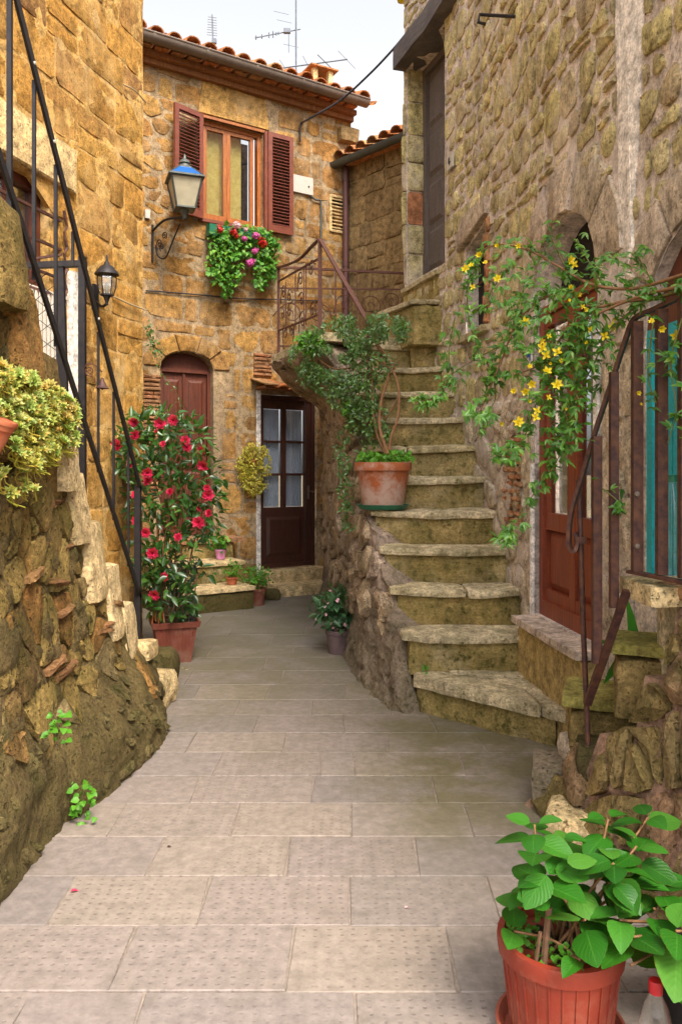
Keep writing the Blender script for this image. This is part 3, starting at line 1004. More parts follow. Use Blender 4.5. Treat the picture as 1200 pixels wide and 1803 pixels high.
# plaster strips on the door jamb and streak
mb = MB(); stone_geo(mb, streak[::-1], RW, proud=.012, bev=.02, lump=.01, r=.5)
mb.build('plaster_streak', M['plaster'], rt, 40)
mb = MB(); mbox(mb, RW, sA0 - .045, sA0 + .0, .55, hAs - .3, -.1, .024)
mb.build('plaster_strip', M['plaster'], rt)
mb = MB(); mbox(mb, RW, sA1 - .0, sA1 + .03, .3, 1.5, -.1, .02)
mb.build('plaster_strip', M['plaster'], rt)
# brick patch beside the arched door
sP = RW.px(912)
for k in range(13):
    h = 1.06 + k * .048
    s = sP - .12 + U(-.02, .02)
    while s < sP + .14:
        w = U(.08, .16)
        mb = MB(); p = cornered([(s, h), (s + w, h), (s + w, h + .04), (s, h + .04)], .004, (.1, .3), .2, False)
        if p and not inside(cent(p), openA):
            stone_geo(mb, p, RW, proud=.034, bev=.008, lump=.01); mb.build('brick', M['brick'], rt)
        s += w
# niche window: brick jamb, slanted lintel, sill, dark back
mb = MB(); stone_geo(mb, [(sN0 - .05, hN1 + .03), (sN1 + .12, hN1 - .09), (sN1 + .12, hN1 + .06), (sN1 - .02, hN1 + .17), (sN0 - .05, hN1 + .16)], RW, proud=.04, bev=.012, r=.2, back=-.1)
mb.build('window_lintel', M['right_low'], rt, 35)
for k in range(7):
    hh = (hN1 - hN0) / 7
    mb = MB(); p = cornered([(sN0 - .09, hN0 + k * hh), (sN0 - .005, hN0 + k * hh), (sN0 - .005, hN0 + (k + 1) * hh), (sN0 - .09, hN0 + (k + 1) * hh)], .005, (.1, .2), .1)
    stone_geo(mb, p, RW, proud=.03, bev=.01, back=-.1); mb.build('brick', M['brick'], rt, 35)
mb = MB(); vs, fs = rough_block((sN0 - .08, hN0 - .06, -.1), (sN1 + .1, hN0 - .005, .07), .006, .06, .012, xf=lambda p: RW(p.x, p.y, p.z)); mb.add(vs, fs)
mb.build('window_sill', M['tread'], rt, 40)
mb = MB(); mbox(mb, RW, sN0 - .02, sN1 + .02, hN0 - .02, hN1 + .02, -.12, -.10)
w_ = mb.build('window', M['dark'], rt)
mb = MB(); mbox(mb, RW, (sN0 + sN1) / 2 - .01, (sN0 + sN1) / 2 + .01, hN0, hN1, -.085, -.075)
for k in range(3): mbox(mb, RW, sN0, sN1, hN0 + (k + 1) * .2, hN0 + (k + 1) * .2 + .014, -.086, -.0755)
mb.build('grille', M['rust'], w_)
# mended bits on the upper wall: iron bracket
mb = MB()
a = RW(*RW.px(912, 29), 0.0); n_ = (RW(rs(5.6), 0, 1) - RW(rs(5.6), 0, 0))
mb.tube([a - n_ * .03, a + n_ * .16, a + n_ * .26, a + n_ * .27 + V((0, 0, -.05)), a + n_ * .22 + V((0, 0, -.06))], .011, 6)
mb.build('wall_hook', M['iron'], rt)
# house number plate
ss, hh = RW.px(799, 285)
npl = MB(); mbox(npl, RW, ss - .07, ss + .07, hh - .06, hh + .06, .03, .045)
tag(npl.build('number_plate', M['white'], None), 'small white house number plate marked 4 beside the upper grey door', 'sign')
d4 = MB()
for (a, b) in (((-.03, .03), (-.02, .03)), ):
    pass
mbox(d4, RW, ss - .012, ss - .004, hh - .035, hh + .035, .046, .049); mbox(d4, RW, ss - .028, ss + .022, hh - .012, hh - .004, .0462, .0495); mbox(d4, RW, ss + .014, ss + .022, hh - .004, hh + .035, .0464, .0492)
pn = bpy.data.objects['number_plate']; d4.build('digit', M['iron'], pn)

# the arched door
dA = -.06
door = MB()
mframe(door, RW, sA0 + .0, sA1 - .0, hA0, hAs - .02, .055, dA - .05, dA + .03, .09)
mbox(door, RW, scA - .06, scA + .02, hA0 + .09, hAs - .08, dA - .045, dA + .014)
for (a, b) in ((sA0 + .055, scA - .06), (scA + .02, sA1 - .055)):
    for h0_, h1_ in ((hA0 + .09, hA0 + .16), (hA0 + .52, hA0 + .62), (hAs - .14, hAs - .08)):
        mbox(door, RW, a, b, h0_, h1_, dA - .042, dA + .01)
    mbox(door, RW, a, a + .03, hA0 + .62, hAs - .14, dA - .042, dA + .012); mbox(door, RW, b - .03, b, hA0 + .62, hAs - .14, dA - .042, dA + .012)
od = door.build('door', M['door_red'], rt, label='orange-brown panelled door with narrow panes')
for (a, b) in ((sA0 + .055, scA - .06), (scA + .02, sA1 - .055)):
    for h0_, h1_ in ((hA0 + .16, hA0 + .52),):
        mb = MB(); panel(mb, RW, a, b, h0_, h1_, dA - .03, .022, .045); mb.build('panel', M['door_red'], od)
    mb = MB(); mbox(mb, RW, a + .03, b - .03, hA0 + .62, hAs - .14, dA - .02, dA - .016); mb.build('pane', M['glass'], od)
    mb = MB()
    n = 24
    for k in range(n):
        s0_ = a + .03 + (b - a - .06) * k / n; s1_ = a + .03 + (b - a - .06) * (k + 1) / n
        mbox(mb, RW, s0_, s1_, hA0 + .62, hAs - .14, dA - .075 - .01 * (k % 2), dA - .06 - .01 * (k % 2))
    mb.build('curtain', M['bead'], od)
mb = MB(); q = [RW(p[0], p[1], dA - .03) for p in arch_poly(scA, haA, hAs - .02, hAs, .40)]
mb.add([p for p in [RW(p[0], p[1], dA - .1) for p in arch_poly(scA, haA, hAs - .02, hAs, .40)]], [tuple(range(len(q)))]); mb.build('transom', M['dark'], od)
mb = MB(); mbox(mb, RW, sA0, sA1, hAs - .45, hAs - .42, dA + .012, dA + .02); mb.build('rail', M['door_red'], od)
mb = MB(); mb.lathe([(.0, 0), (.022, .004), (.024, .02), (0, .03)], RW(sA0 + .09, 1.45, dA + .02), 10, Matrix.Rotation(-PI / 2, 3, 'Y')); mb.build('knob', M['gutter'], od, True)
# sill slab and plastered base under the door
mb = MB(); vs, fs = rough_block((sA0 - .06, .525, -.2), (sA1 + .03, .57, .14), .0012, .08, .006, xf=lambda p: RW(p.x, p.y, p.z)); mb.add(vs, fs, .2)
mb.build('door_sill', M['marble'], rt, 40)
mb = MB(); vs, fs = rough_block((sA0 - .06, -.02, -.1), (sA1 + .0, .52, .105), .006, .1, .01, xf=lambda p: RW(p.x, p.y, p.z)); mb.add(vs, fs, .2)
mb.build('sill_base', M['sill_plaster'], rt, 40)
# ceramic plates by the door
for (px_, py_) in ((944, 627), (998, 622)):
    s, h = RW.px(px_, py_)
    mb = MB(); mbox(mb, RW, s - .04, s + .04, h - .045, h + .045, .035 if px_ < 960 else -.13, .045 if px_ < 960 else -.12)
    o = mb.build('ceramic_tile', M['white'], None)
    tag(o, 'small blue and white ceramic tile ' + ('left of the arched orange-brown door' if px_ < 960 else 'on the arched orange-brown door behind the jasmine'), 'tile')
    mb = MB()
    dd = .046 if px_ < 960 else -.119
    mbox(mb, RW, s - .028, s - .01, h - .03, h + .03, dd, dd + .001); mbox(mb, RW, s - .008, s + .028, h - .006, h + .02, dd, dd + .0012)
    mb.build('blue_motif', M['blueglass'], o)

# teal door
dB = -.035
mb = MB(); mframe(mb, RW, sB0, sB1, .95, 2.06, .05, dB - .05, dB + .03)
mbox(mb, RW, sB0 + .05, sB1 - .05, 1.0, 2.01, dB - .05, dB - .01)
mbox(mb, RW, scB - .02, scB + .02, 1.0, 2.01, dB - .008, dB + .015); mbox(mb, RW, sB0 + .05, sB1 - .05, 1.68, 1.73, dB - .008, dB + .012)
tb = mb.build('door', M['teal'], rt, label='turquoise painted door')
for k in range(8):
    a = sB0 + .06 + k * (sB1 - sB0 - .12) / 8
    mb = MB(); mbox(mb, RW, a + .004, a + (sB1 - sB0 - .12) / 8 - .004, 1.02, 1.66, dB - .012, dB + .002); mb.build('board', M['teal'], tb)
mb = MB(); q = [RW(p[0], p[1], dB - .02) for p in arch_poly(scB, haB, 2.06, 2.07, .40)]
mb.add(q, [tuple(range(len(q)))])
mbox(mb, RW, sB0, sB1, 2.06, 2.14, dB - .018, dB + .03)
mb.build('transom', M['door_arch'], tb)

# upper grey door, stone jamb, beam
mb = MB(); mframe(mb, RW, sU0, sU1, hU0, hU1, .07, -.24, -.16)
mbox(mb, RW, sU0 + .07, sU1 - .07, hU0 + .07, hU1 - .07, -.24, -.2)
ud = mb.build('door', M['door_old'], rt, label='weathered grey wooden door of the upper floor')
for a, b in ((sU0 + .1, (sU0 + sU1) / 2 - .02), ((sU0 + sU1) / 2 + .02, sU1 - .1)):
    for h0_, h1_ in ((hU0 + .12, hU0 + .5), (hU0 + .56, hU0 + .95), (hU0 + 1.02, hU0 + 1.42), (hU0 + 1.5, hU1 - .12)):
        mb = MB(); panel(mb, RW, a, b, h0_, h1_, -.199, .02, .04); mb.build('panel', M['door_old'], ud)
JW2 = lambda s, h, d=0: RW(sU1 - d, h, -s)
h = hU0
while h < hU1 - .05:
    hh = min(U(.26, .36), hU1 - h)
    p = cornered([(0, h), (.22, h), (.22, h + hh), (0, h + hh)], .008, (.05, .15), .04)
    mb = MB(); stone_geo(mb, p, JW2, proud=.02, bev=.01, lump=.006, r=U(0, .6)); mb.build('jamb_stone', M['brick'] if .5 < h - hU0 < .7 else M['right'], rt, 35)
    p = cornered([(sU1 + .01, h), (s_end - .01, h), (s_end - .01, h + hh), (sU1 + .01, h + hh)], .008, (.05, .15), .04)
    mb = MB(); stone_geo(mb, p, RW, proud=.03, bev=.01, lump=.006); mb.build('jamb_stone', M['right'], rt, 35)
    h += hh
mb = MB(); vs, fs = rough_block((RW.px(806), hU1 + .0, -.2), (s_end - .005, hU1 + .2, .13), .01, .1, .012, xf=lambda p: RW(p.x, p.y, p.z)); mb.add(vs, fs)
mb.build('lintel_beam', M['beam'], rt, 35)
# roof edge of the right house
for k in range(16):
    mb = MB()
    s = s_end - .1 - k * .2
    a = RW(s, 7.0, .12); b = RW(s, 7.22, -.6)
    d = (b - a).normalized(); ax = d.cross(V((0, 0, 1))).normalized(); up = ax.cross(d)
    loops = [[p + ax * math.cos(t) * .09 * f + up * math.sin(t) * .07 * f for t in [PI * i / 6 for i in range(7)]] + [p + ax * math.cos(t) * .075 * f + up * math.sin(t) * .055 * f for t in [PI * (6 - i) / 6 for i in range(7)]] for p, f in ((a, 1.0), (b, .85))]
    mb.loft(loops); mb.build('roof_tile', M['tile'], rt, 40)

# ---------------------------------------------------------------- main stone stair
st = thing('stone_staircase', 'worn mossy stone staircase climbing along the right house to the railed landing', 'staircase', (.7, 5, 0))
Zs = lambda k: .225 + .239 * (k - 1)
Ys = lambda k: 4.85 + .262 * (k - 2)
xl_s = {2: .388, 3: .335, 4: .275, 5: .225, 6: .20, 7: .18, 8: .16, 9: .14, 10: .12, 11: .08}
def wx(y): return RW(rs(y), 0).x
# lowest wide step: quadrilateral block
def quad_xf(A, B, Cc, D):
    A, B, Cc, D = map(V, (A, B, Cc, D))
    return lambda p: (A * (1 - p.x) * (1 - p.y) + B * p.x * (1 - p.y) + Cc * p.x * p.y + D * (1 - p.x) * p.y) + V((0, 0, p.z))
def qblock(A, B, Cc, D, z0, z1, amp=.01, rnd=.02, nx=12, ny=4, seed=0, nzv=2):
    """worn block over a four-cornered plan (A,B front; C,D back)"""
    q = quad_xf(A + (0,), B + (0,), Cc + (0,), D + (0,))
    Lx = (V(B) - V(A)).length; Ly = (V(D) - V(A)).length
    def xf(p):
        w = q(V((p.x / Lx, p.y / Ly, p.z)))
        return w
    return rough_block((0, 0, z0), (Lx, Ly, z1), amp, max(.035, Lx / nx if Lx / nx < .12 else .1), rnd, seed, xf)
mb = MB(); vs, fs = qblock((.46, 4.80), (1.13, 4.16), (1.2, 4.95), (.46, 5.0), -.02, .15, .014, .02, seed=3); mb.add(vs, fs, .3)
mb.build('riser', M['stair'], st, 40)
for i, (A, B, C_, D) in enumerate([((.43, 4.78), (1.05, 4.17), (1.02, 4.62), (.46, 5.0)), ((1.06, 4.17), (1.2, 4.04), (1.2, 4.3), (1.03, 4.5)), ((1.03, 4.52), (1.2, 4.32), (1.2, 4.7), (.86, 4.78)), ((.84, 4.79), (1.2, 4.72), (1.2, 4.92), (.6, 4.93))]):
    mb = MB(); vs, fs = qblock(A, B, C_, D, .15, .222 + .004 * (i % 2), .008, .016, seed=10 + i); mb.add(vs, fs)
    mb.build('tread', M['tread'], st, 40)
for k in range(2, 12):
    y, z, xl, xr = Ys(k), Zs(k), xl_s[k], wx(Ys(k)) + .03
    yb = Ys(k + 1) + .05
    mid = xl + (xr - xl) * U(.35, .6)
    sag = .008
    def xf(p, y=y, z=z, xl=xl, xr=xr):
        t = (p.x - xl) / (xr - xl)
        # worn hollow in the middle, right end follows the wall
        return V((p.x, p.y - .015 * math.sin(t * 6 + k), p.z - .014 * math.sin(max(0, min(1, t)) * PI) * (1 if p.z > z - .09 else 0) * (1.2 if p.y < y + .1 else .5)))
    mb = MB()
    vs, fs = rough_block((xl + .02, y + .022, z - .26), (xr, yb + .25, z - .045), .018, .05, .015, seed=k * 2.3, xf=xf); mb.add(vs, fs, U(0, 1))
    mb.build('riser', M['stair'], st, 40)
    parts = [(xl - .02, xr)] if k not in (3, 7) else [(xl - .02, mid), (mid + .006, xr)]
    for a, b in parts:
        mb = MB(); vs, fs = rough_block((a, y - .012, z - .055), (b, yb, z), .011, .045, .022, seed=k * 3.1 + a, xf=xf); mb.add(vs, fs)
        mb.build('tread', M['tread'], st, 45)
# winders to the upper door
for i, (A, B, C_, D, z, h) in enumerate([((.36, 7.54), (.64, 6.96), (.95, 6.98), (.8, 8.3), 2.96, .4), ((.605, 7.80), (.86, 7.03), (1.0, 6.95), (.7, 8.4), 3.24, .32)]):
    mb = MB(); vs, fs = qblock(A, B, C_, D, z - h, z - .05, .01, .02, seed=31 + i); mb.add(vs, fs)
    mb.build('riser', M['stair'], st, 40)
    A2, B2 = (A[0] - .025, A[1] - .01), (B[0] - .02, B[1] - .025)
    mb = MB(); vs, fs = qblock(A2, B2, C_, D, z - .05, z, .008, .018, seed=41 + i); mb.add(vs, fs)
    mb.build('tread', M['tread'], st, 40)
# block closing between stair and the wall beside the upper steps
mb = MB(); vs, fs = rough_block((.62, 7.1, 2.3), (.95, 7.3, 2.95), .01, .08, .02, seed=77); mb.add(vs, fs); mb.build('riser', M['stair'], st, 40)
# landing slab
LZ = 2.66
def slab(pts, z0, z1, amp=.006):
    m_ = MB(); n = len(pts)
    lo = [V((x, y, z0)) for x, y in pts]; hi = [V((x, y, z1)) for x, y in pts]
    c = V((sum(p[0] for p in pts) / n, sum(p[1] for p in pts) / n, 0))
    hi2 = [p + (V((c.x, c.y, p.z)) - p).normalized() * .015 + V((0, 0, .008)) for p in hi]
    m_.loft([lo, hi, hi2]); return m_
m_ = slab([(-.72, 8.36), (-.60, 8.02), (-.44, 7.6), (-.31, 7.25), (-.2, 6.93), (.1, 6.98), (.36, 7.2), (.8, 7.3), (.72, 8.62), (0, 8.5)], LZ - .07, LZ)
m_.build('landing_slab', M['tread'], st)
# side mass of the stair
stn = [((.47, 4.74), (.43, 4.90, .20)), ((.37, 4.77), (.37, 5.0, .43)), ((.26, 4.98), (.31, 5.2, .67)), ((.17, 5.35), (.255, 5.45, .91)), ((.08, 5.8), (.205, 5.72, 1.14)), ((.02, 6.25), (.17, 6.0, 1.38)), ((-.03, 6.7), (.13, 6.35, 1.75)), ((-.08, 7.1), (.0, 6.72, 2.2)), ((-.12, 7.6), (-.2, 6.98, 2.585)), ((-.16, 8.1), (-.43, 7.62, 2.585)), ((-.2, 8.7), (-.70, 8.32, 2.585)), ((-.23, 9.2), (-.5, 8.7, 2.585)), ((-.26, 9.75), (-.26, 9.6, 2.585))]
bs = catmull([(b[0], b[1], 0) for b, t in stn], 6); ts = catmull([t for b, t in stn], 6)
NT_ = len(bs) - 1
def side_map(s, h, d=0.0):
    """s 0..12 along the stair side, h height in metres"""
    x = max(0, min(NT_ - 1e-6, s * 6)); i = int(x); k = x - i
    b = bs[i].lerp(bs[i + 1], k); t = ts[i].lerp(ts[i + 1], k)
    dr = (bs[min(NT_, i + 3)] - bs[max(0, i - 3)]).normalized()
    n = V((-dr.y, dr.x, 0))
    v = max(0, min(1, h / t.z))
    over = smooth((s - 7) / 1.5)
    inset = .07 * smooth((t.z - .2) / .5)
    b2 = b - n * inset
    w_lin = v ** 1.4
    w_ov = smooth((v - .80) / .20) ** .8
    w = w_lin * (1 - over) + w_ov * over
    p = b2.lerp(V((t.x, t.y, 0)), w)
    fl = math.exp(-max(h, 0) / .16) * .9
    p = p + n * inset * fl * 1.3 + n * (.05 * noise.noise(V((s * 1.3, h * 2.2, 4))) * min(1, v * 3) * (1 - v) * 2.2)
    return V((p.x, p.y, h if v < 1 else t.z)) + n * d
def side_top(s):
    x = max(0, min(NT_ - 1e-6, s * 6)); i = int(x)
    return ts[i].lerp(ts[i + 1], x - i).z
mb = MB()
ns, nh = 260, 80
vs = []
for i in range(ns + 1):
    s = 12 * i / ns; T = side_top(s)
    for j in range(nh + 1):
        h = T * j / nh
        w = side_map(s, h)
        vs.append(side_map(s, h, .035 * noise.noise(w * 5) + .026 * noise.noise(w * 11) + .014 * noise.noise(w * 26) - .03 * max(0, noise.noise(w * 8 + V((9, 9, 9))) - .25)))
    # cap inward
    e = side_map(s, T)
    vs.append(V((e.x + .35, e.y + .3, T - .02)))
fs = []
for i in range(ns):
    for j in range(nh + 1):
        a = i * (nh + 2) + j
        fs.append((a, a + nh + 2, a + nh + 3, a + 1))
mb.add(vs, fs, .5)
mb.build('side_wall', M['ramp'], st, True)
def s_keep(c):
    return c[1] < side_top(c[0]) - .05 and c[1] > .42 + (.12 * noise.noise(V((c[0] * 2, 0, 3))))
sp = voronoi(.2, 12, .1, 2.6, 280, gap=.024, aspect=2.4, keep=s_keep, seed=21)
sp = [[(p[0], p[1]) for p in q] for q in sp]
put_stones(sp, side_map, st, M['side_stone'], limit=220, proud=.034, bev=.014, lump=.03, back=-.03)

# landing and stair railing (rusty wrought iron)
rl = thing('stair_railing', 'rusty wrought-iron railing with scrolls around the stair landing', 'railing', (-.4, 7.7, LZ))
A_ = V((-.655, 8.30, 0)); Bm = V((-.2, 7.02, 0)); Cc = V((.66, 8.5, 0))
def zz(p, z): return V((p.x, p.y, z))
mb = MB()
p1 = P(490, 470, 8.30); p2 = P(563, 420, 7.02)
A_ = V((p1.x, 8.30, 0)); Bm = V((p2.x, 7.02, 0))
mb.band(catmull([p1 + V((-.02, .02, 0)), p1.lerp(p2, .22) + V((0, 0, -.035)), p1.lerp(p2, .55) + V((0, 0, -.06)), p1.lerp(p2, .82) + V((0, 0, -.02)), p2], 6), .03, .014, V((1, .4, 0)))
e = P(648, 568, 6.15)
mb.band([p2, e], .034, .016, V((1, .1, 0)))
pr_ = P(712, 481, 8.4)
mb.bar(p1, pr_, .026, .022)
mb.build('handrail', M['rust2'], rl)
def post(p, z0, z1, w=.022, name='post', mat='rust2', par=None):
    m_ = MB(); m_.bar(zz(p, z0), zz(p, z1), w, w, up=(0, 1, 0)); return m_.build(name, M[mat], par or rl)
post(A_, LZ, p1.z, .028); post(Bm, LZ - .05, p2.z, .036); post(V((pr_.x, 8.4, 0)), LZ, pr_.z)
post(V((e.x, e.y, 0)), 1.8, e.z)
# side panel between the two posts: sloping bars and verticals
def along(t, z): 
    q = A_.lerp(Bm, t); return V((q.x, q.y, z))
zl, zr = LZ + .12, LZ + .10
def topz(t): return p1.z + (p2.z - p1.z) * t - .2 * (1 - t) - .12
mb = MB(); mb.bar(along(0, P(490, 495, 8.3).z), along(1, P(560, 454, 7.02).z), .016, .016); mb.build('upper_rail', M['rust2'], rl)
mb = MB(); mb.bar(along(0, P(490, 582, 8.3).z), along(1, P(560, 553, 7.02).z), .016, .016); mb.build('lower_rail', M['rust2'], rl)
for t in (.2, .45, .7):
    mb = MB(); mb.bar(along(t, 2.9 - .12 * t), along(t, 3.36 + .04 * t), .011, .011, up=(0, 1, 0)); mb.build('baluster', M['rust2'], rl)
def scroll(parent, c, ax, up, size, turns=1.6, flip=1, th=.006, mat='rust2', name='scroll', lead=1.0):
    pts = []
    n = 30
    for i in range(n + 1):
        a = turns * 2 * PI * i / n
        r = size * (.12 + .88 * i / n)
        pts.append(c + ax * math.cos(a) * r * flip + up * math.sin(a) * r)
    end = pts[-1]; dr = (pts[-1] - pts[-2]).normalized()
    pts += [end + dr * size * lead * .5, end + dr * size * lead + (-up if flip > 0 else up) * size * .2]
    m_ = MB(); m_.tube(pts, th, 5); return m_.build(name, M[mat], parent, True)
axA = (Bm - A_).normalized(); upv = V((0, 0, 1))
for t, z, sz, f, tr in ((.14, 3.28, .10, 1, 1.5), (.30, 3.2, .09, -1, 1.4), (.57, 3.28, .10, 1, 1.5), (.82, 3.3, .10, -1, 1.4), (.18, 2.86, .12, 1, 1.6), (.36, 2.84, .10, -1, 1.6), (.62, 2.88, .12, 1, 1.5), (.84, 2.92, .1, -1, 1.5), (.3, 3.05, .09, -1, 1.3), (.6, 3.08, .09, 1, 1.3), (.12, 3.06, .07, 1, 1.2)):
    scroll(rl, along(t, z), axA, upv, sz * .8, tr, f, .0055)
# back panel
B0 = zz(A_, 0); B1 = V((pr_.x, 8.4, 0))
def alongb(t, z):
    q = B0.lerp(B1, t); return V((q.x, q.y, z))
mb = MB(); mb.bar(alongb(0, p1.z - .22), alongb(1, pr_.z - .17), .014, .014); mb.build('middle_rail', M['rust2'], rl)
mb = MB(); mb.bar(alongb(0, LZ + .1), alongb(1, LZ + .1), .014, .014); mb.build('lower_rail', M['rust2'], rl)
for t in (.2, .45, .62):
    mb = MB(); mb.bar(alongb(t, LZ + .0), alongb(t, p1.z - .02), .016 if t == .45 else .011, .014, up=(0, 1, 0)); mb.build('baluster', M['rust2'], rl)
for t, z, sz, f, tr in ((.1, 3.1, .12, 1, 1.4), (.32, 3.1, .12, -1, 1.5), (.53, 3.22, .1, 1, 1.5), (.72, 3.2, .12, -1, 1.6), (.9, 3.25, .1, 1, 1.6), (.8, 3.0, .1, 1, 1.4), (.52, 2.95, .13, -1, 1.5), (.3, 2.88, .1, 1, 1.4), (.94, 3.05, .1, -1, 1.4)):
    scroll(rl, alongb(t, z), (B1 - B0).normalized(), upv, sz, tr, f, .0055)

# ---------------------------------------------------------------- back house
BW = Wall([(-2.22 - .8387 * 1.6, 8.87 - .5446 * 1.6), (-2.22 + .8387 * 2.8, 8.87 + .5446 * 2.8)], 1, straight=True)
bk = thing('stone_house', 'amber stone house closing the alley with a shuttered window and tiled roof', 'house', BW(2.5, 0))
b_ = BW.px
b0 = 1.0; b1 = BW.L[-1]
sa0, sa1 = b_(283), b_(376)
scC, haC = (sa0 + sa1) / 2, (sa1 - sa0) / 2
hC0 = .70; hCs = b_(376, 652)[1]; riseC = b_(330, 620)[1] - hCs
openC = arch_poly(scC, haC, hC0, hCs, riseC)
sd0, sd1 = b_(459), b_(555); hd0, hd1 = .26, b_(505, 697)[1]
openD = [(sd0, hd0), (sd1, hd0), (sd1, hd1), (sd0, hd1)]
sw0, sw1 = b_(354), b_(463)
hw0, hw1 = b_(405, 394)[1], b_(405, 219)[1]
openW = [(sw0, hw0), (sw1, hw0), (sw1, hw1), (sw0, hw1)]
EZ = 6.14
mb = MB()
sheet(mb, BW, [(b0 - .9, -.05), (b1, -.05), (b1, EZ), (b0 - .9, EZ)], [openC, openD, openW], step=.12, amp=.01, reveal=.16)
mb.build('mortar_face', M['back_m'], bk, 50)
hB = [expand(openC, .15), expand(openD, .05), expand(openW, .03)]
lintel = [(sw0 - .05, hw1 + .05), (sw1 + .08, hw1 + .05), (sw1 + .02, hw1 + .40), (sw0 + .02, hw1 + .45)]
pol = courses(b0, b1, -.05, EZ - .05, hr=(.20, .34), wr=(.2, .5), gap=.022, wob=.06, holes=hB + [lintel], jit=.16, split=.18, cut=(.12, .4))
# rounder field stones in the upper left corner
corner = [(b0, 3.9), (sw0 - .12, 3.9), (sw0 - .12, EZ - .5), (b0, EZ - .5)]
pol = [p for p in pol if not inside(cent(p), corner)]
pol += voronoi(b0 + .3, sw0 - .08, 3.95, EZ - .45, 46, gap=.02, aspect=1.4, seed=4, holes=hB)
put_stones(pol, BW, bk, M['back'], limit=230, proud=.005, bev=.006, lump=.006)
mb = MB(); stone_geo(mb, lintel, BW, proud=.03, bev=.05, lump=.02, r=.4); mb.build('window_lintel', M['back'], bk, 35)
for p in arch_ring(scC, hCs, haC, riseC, n=5, thick=.2):
    mb = MB(); stone_geo(mb, p, BW, proud=.025, bev=.012, lump=.006, back=-.1); mb.build('voussoir', M['back'], bk, 35)
# thin bricks beside the arch and over the door canopy
for (s_a, s_b, h_a, n) in ((sa0 - .22, sa0 - .02, 1.7, 18), (b_(446), b_(474), hd1 + .22, 6), (sa0 - .2, sa0 - .02, 1.2, 7)):
    for k in range(n):
        s = s_a
        while s < s_b:
            w = min(U(.12, .24), s_b - s + .02)
            p = cornered([(s, h_a + k * .047), (s + w, h_a + k * .047), (s + w, h_a + k * .047 + .042), (s, h_a + k * .047 + .042)], .004, (.1, .3), .2, False)
            if p:
                mb = MB(); stone_geo(mb, p, BW, proud=.034, bev=.006, lump=.006); mb.build('brick', M['brick'], bk)
            s += w
# arched door
dC = -.12
mb = MB(); mframe(mb, BW, sa0, sa1, hC0, hCs, .04, dC - .04, dC + .03)
mbox(mb, BW, scC - .015, scC + .015, hC0, hCs - .04, dC - .04, dC + .015)
ad = mb.build('door', M['door_arch'], bk, label='mahogany double door under a low arch')
for a, b in ((sa0 + .04, scC - .015), (scC + .015, sa1 - .04)):
    for h0_, h1_ in ((hC0 + .04, hC0 + .75), (hC0 + .8, hCs - .12)):
        mb = MB(); mbox(mb, BW, a, b, h0_ - .04, h1_ + .08, dC - .035, dC - .008); panel(mb, BW, a + .04, b - .04, h0_ + .04, h1_, dC - .008, .012, .03); mb.build('panel', M['door_arch'], ad)
    for k in range(5):
        s = a + .05 + (b - a - .1) * k / 4
        mb = MB(); mbox(mb, BW, s - .004, s + .004, hC0 + .1, hCs - .15, dC + .0045, dC + .0085); mb.build('moulding', M['door_arch'], ad)
mb = MB(); q = [BW(p[0], p[1], dC) for p in arch_poly(scC, haC, hCs - .01, hCs, riseC)]
q2 = [BW(p[0], p[1], dC - .05) for p in arch_poly(scC, haC, hCs - .01, hCs, riseC)]
mb.loft([q2, q]); mb.build('fanlight_board', M['door_arch'], ad)
# glazed brown door
dD = -.06
mb = MB(); mframe(mb, BW, sd0, sd1, hd0, hd1, .05, dD - .06, dD + .04)
mbox(mb, BW, sd1 - .12, sd1 - .05, hd0, hd1 - .05, dD - .06, dD + .02)
ga, gb = sd0 + .06, sd1 - .13; gm = (ga + gb) / 2
gh0 = b_(500, 893)[1]; gh1 = b_(500, 720)[1]
mbox(mb, BW, ga - .01, gb, hd0 + .05, gh0 - .001, dD - .05, dD)
mbox(mb, BW, ga - .01, gb, gh1, hd1 - .05, dD - .05, dD)
mbox(mb, BW, gm - .03, gm + .03, gh0, gh1, dD - .045, dD + .003)
for k in (1, 2):
    h = gh0 + (gh1 - gh0) * k / 3; mbox(mb, BW, ga, gm - .03, h - .014, h + .014, dD - .045, dD + .001); mbox(mb, BW, gm + .03, gb, h - .014, h + .014, dD - .045, dD + .001)
gd = mb.build('door', M['door_brn'], bk, label='dark brown glazed door with six curtained panes')
mb = MB(); panel(mb, BW, ga + .05, gb - .05, hd0 + .14, gh0 - .12, dD + .001, .016, .04); mb.build('panel', M['door_brn'], gd)
mb = MB(); mbox(mb, BW, sd0 - .06, sd0 - .002, hd0 - .1, hd1 + .05, -.1, .012); mb.build('door_surround', M['plaster'], bk)
for a, b in ((ga, gm - .03), (gm + .03, gb)):
    for k in range(3):
        h0_ = gh0 + (gh1 - gh0) * k / 3 + .014; h1_ = gh0 + (gh1 - gh0) * (k + 1) / 3 - .014
        mb = MB(); mbox(mb, BW, a, b, h0_, h1_, dD - .03, dD - .026); mb.build('pane', M['glass'], gd)
    mb = MB(); n = 14
    vs = []
    for i in range(n * 4 + 1):
        s = a + (b - a) * i / (n * 4)
        dd = dD - .065 + .014 * math.sin(i / 4 * 2 * PI * .62 + U(-.2, .2))
        vs += [BW(s, gh0, dd), BW(s, gh1, dd)]
    mb.add(vs, [(2 * i, 2 * i + 2, 2 * i + 3, 2 * i + 1) for i in range(n * 4)])
    mb.build('curtain', M['curtain'], gd, True)
mb = MB(); hx = BW(sd1 - .085, 1.2, dD + .03)
mb.tube([BW(sd1 - .085, 1.2, dD + .02), BW(sd1 - .085, 1.2, dD + .06), BW(sd1 - .02, 1.19, dD + .065)], .008, 6); mbox(mb, BW, sd1 - .1, sd1 - .07, 1.1, 1.27, dD + .02, dD + .026)
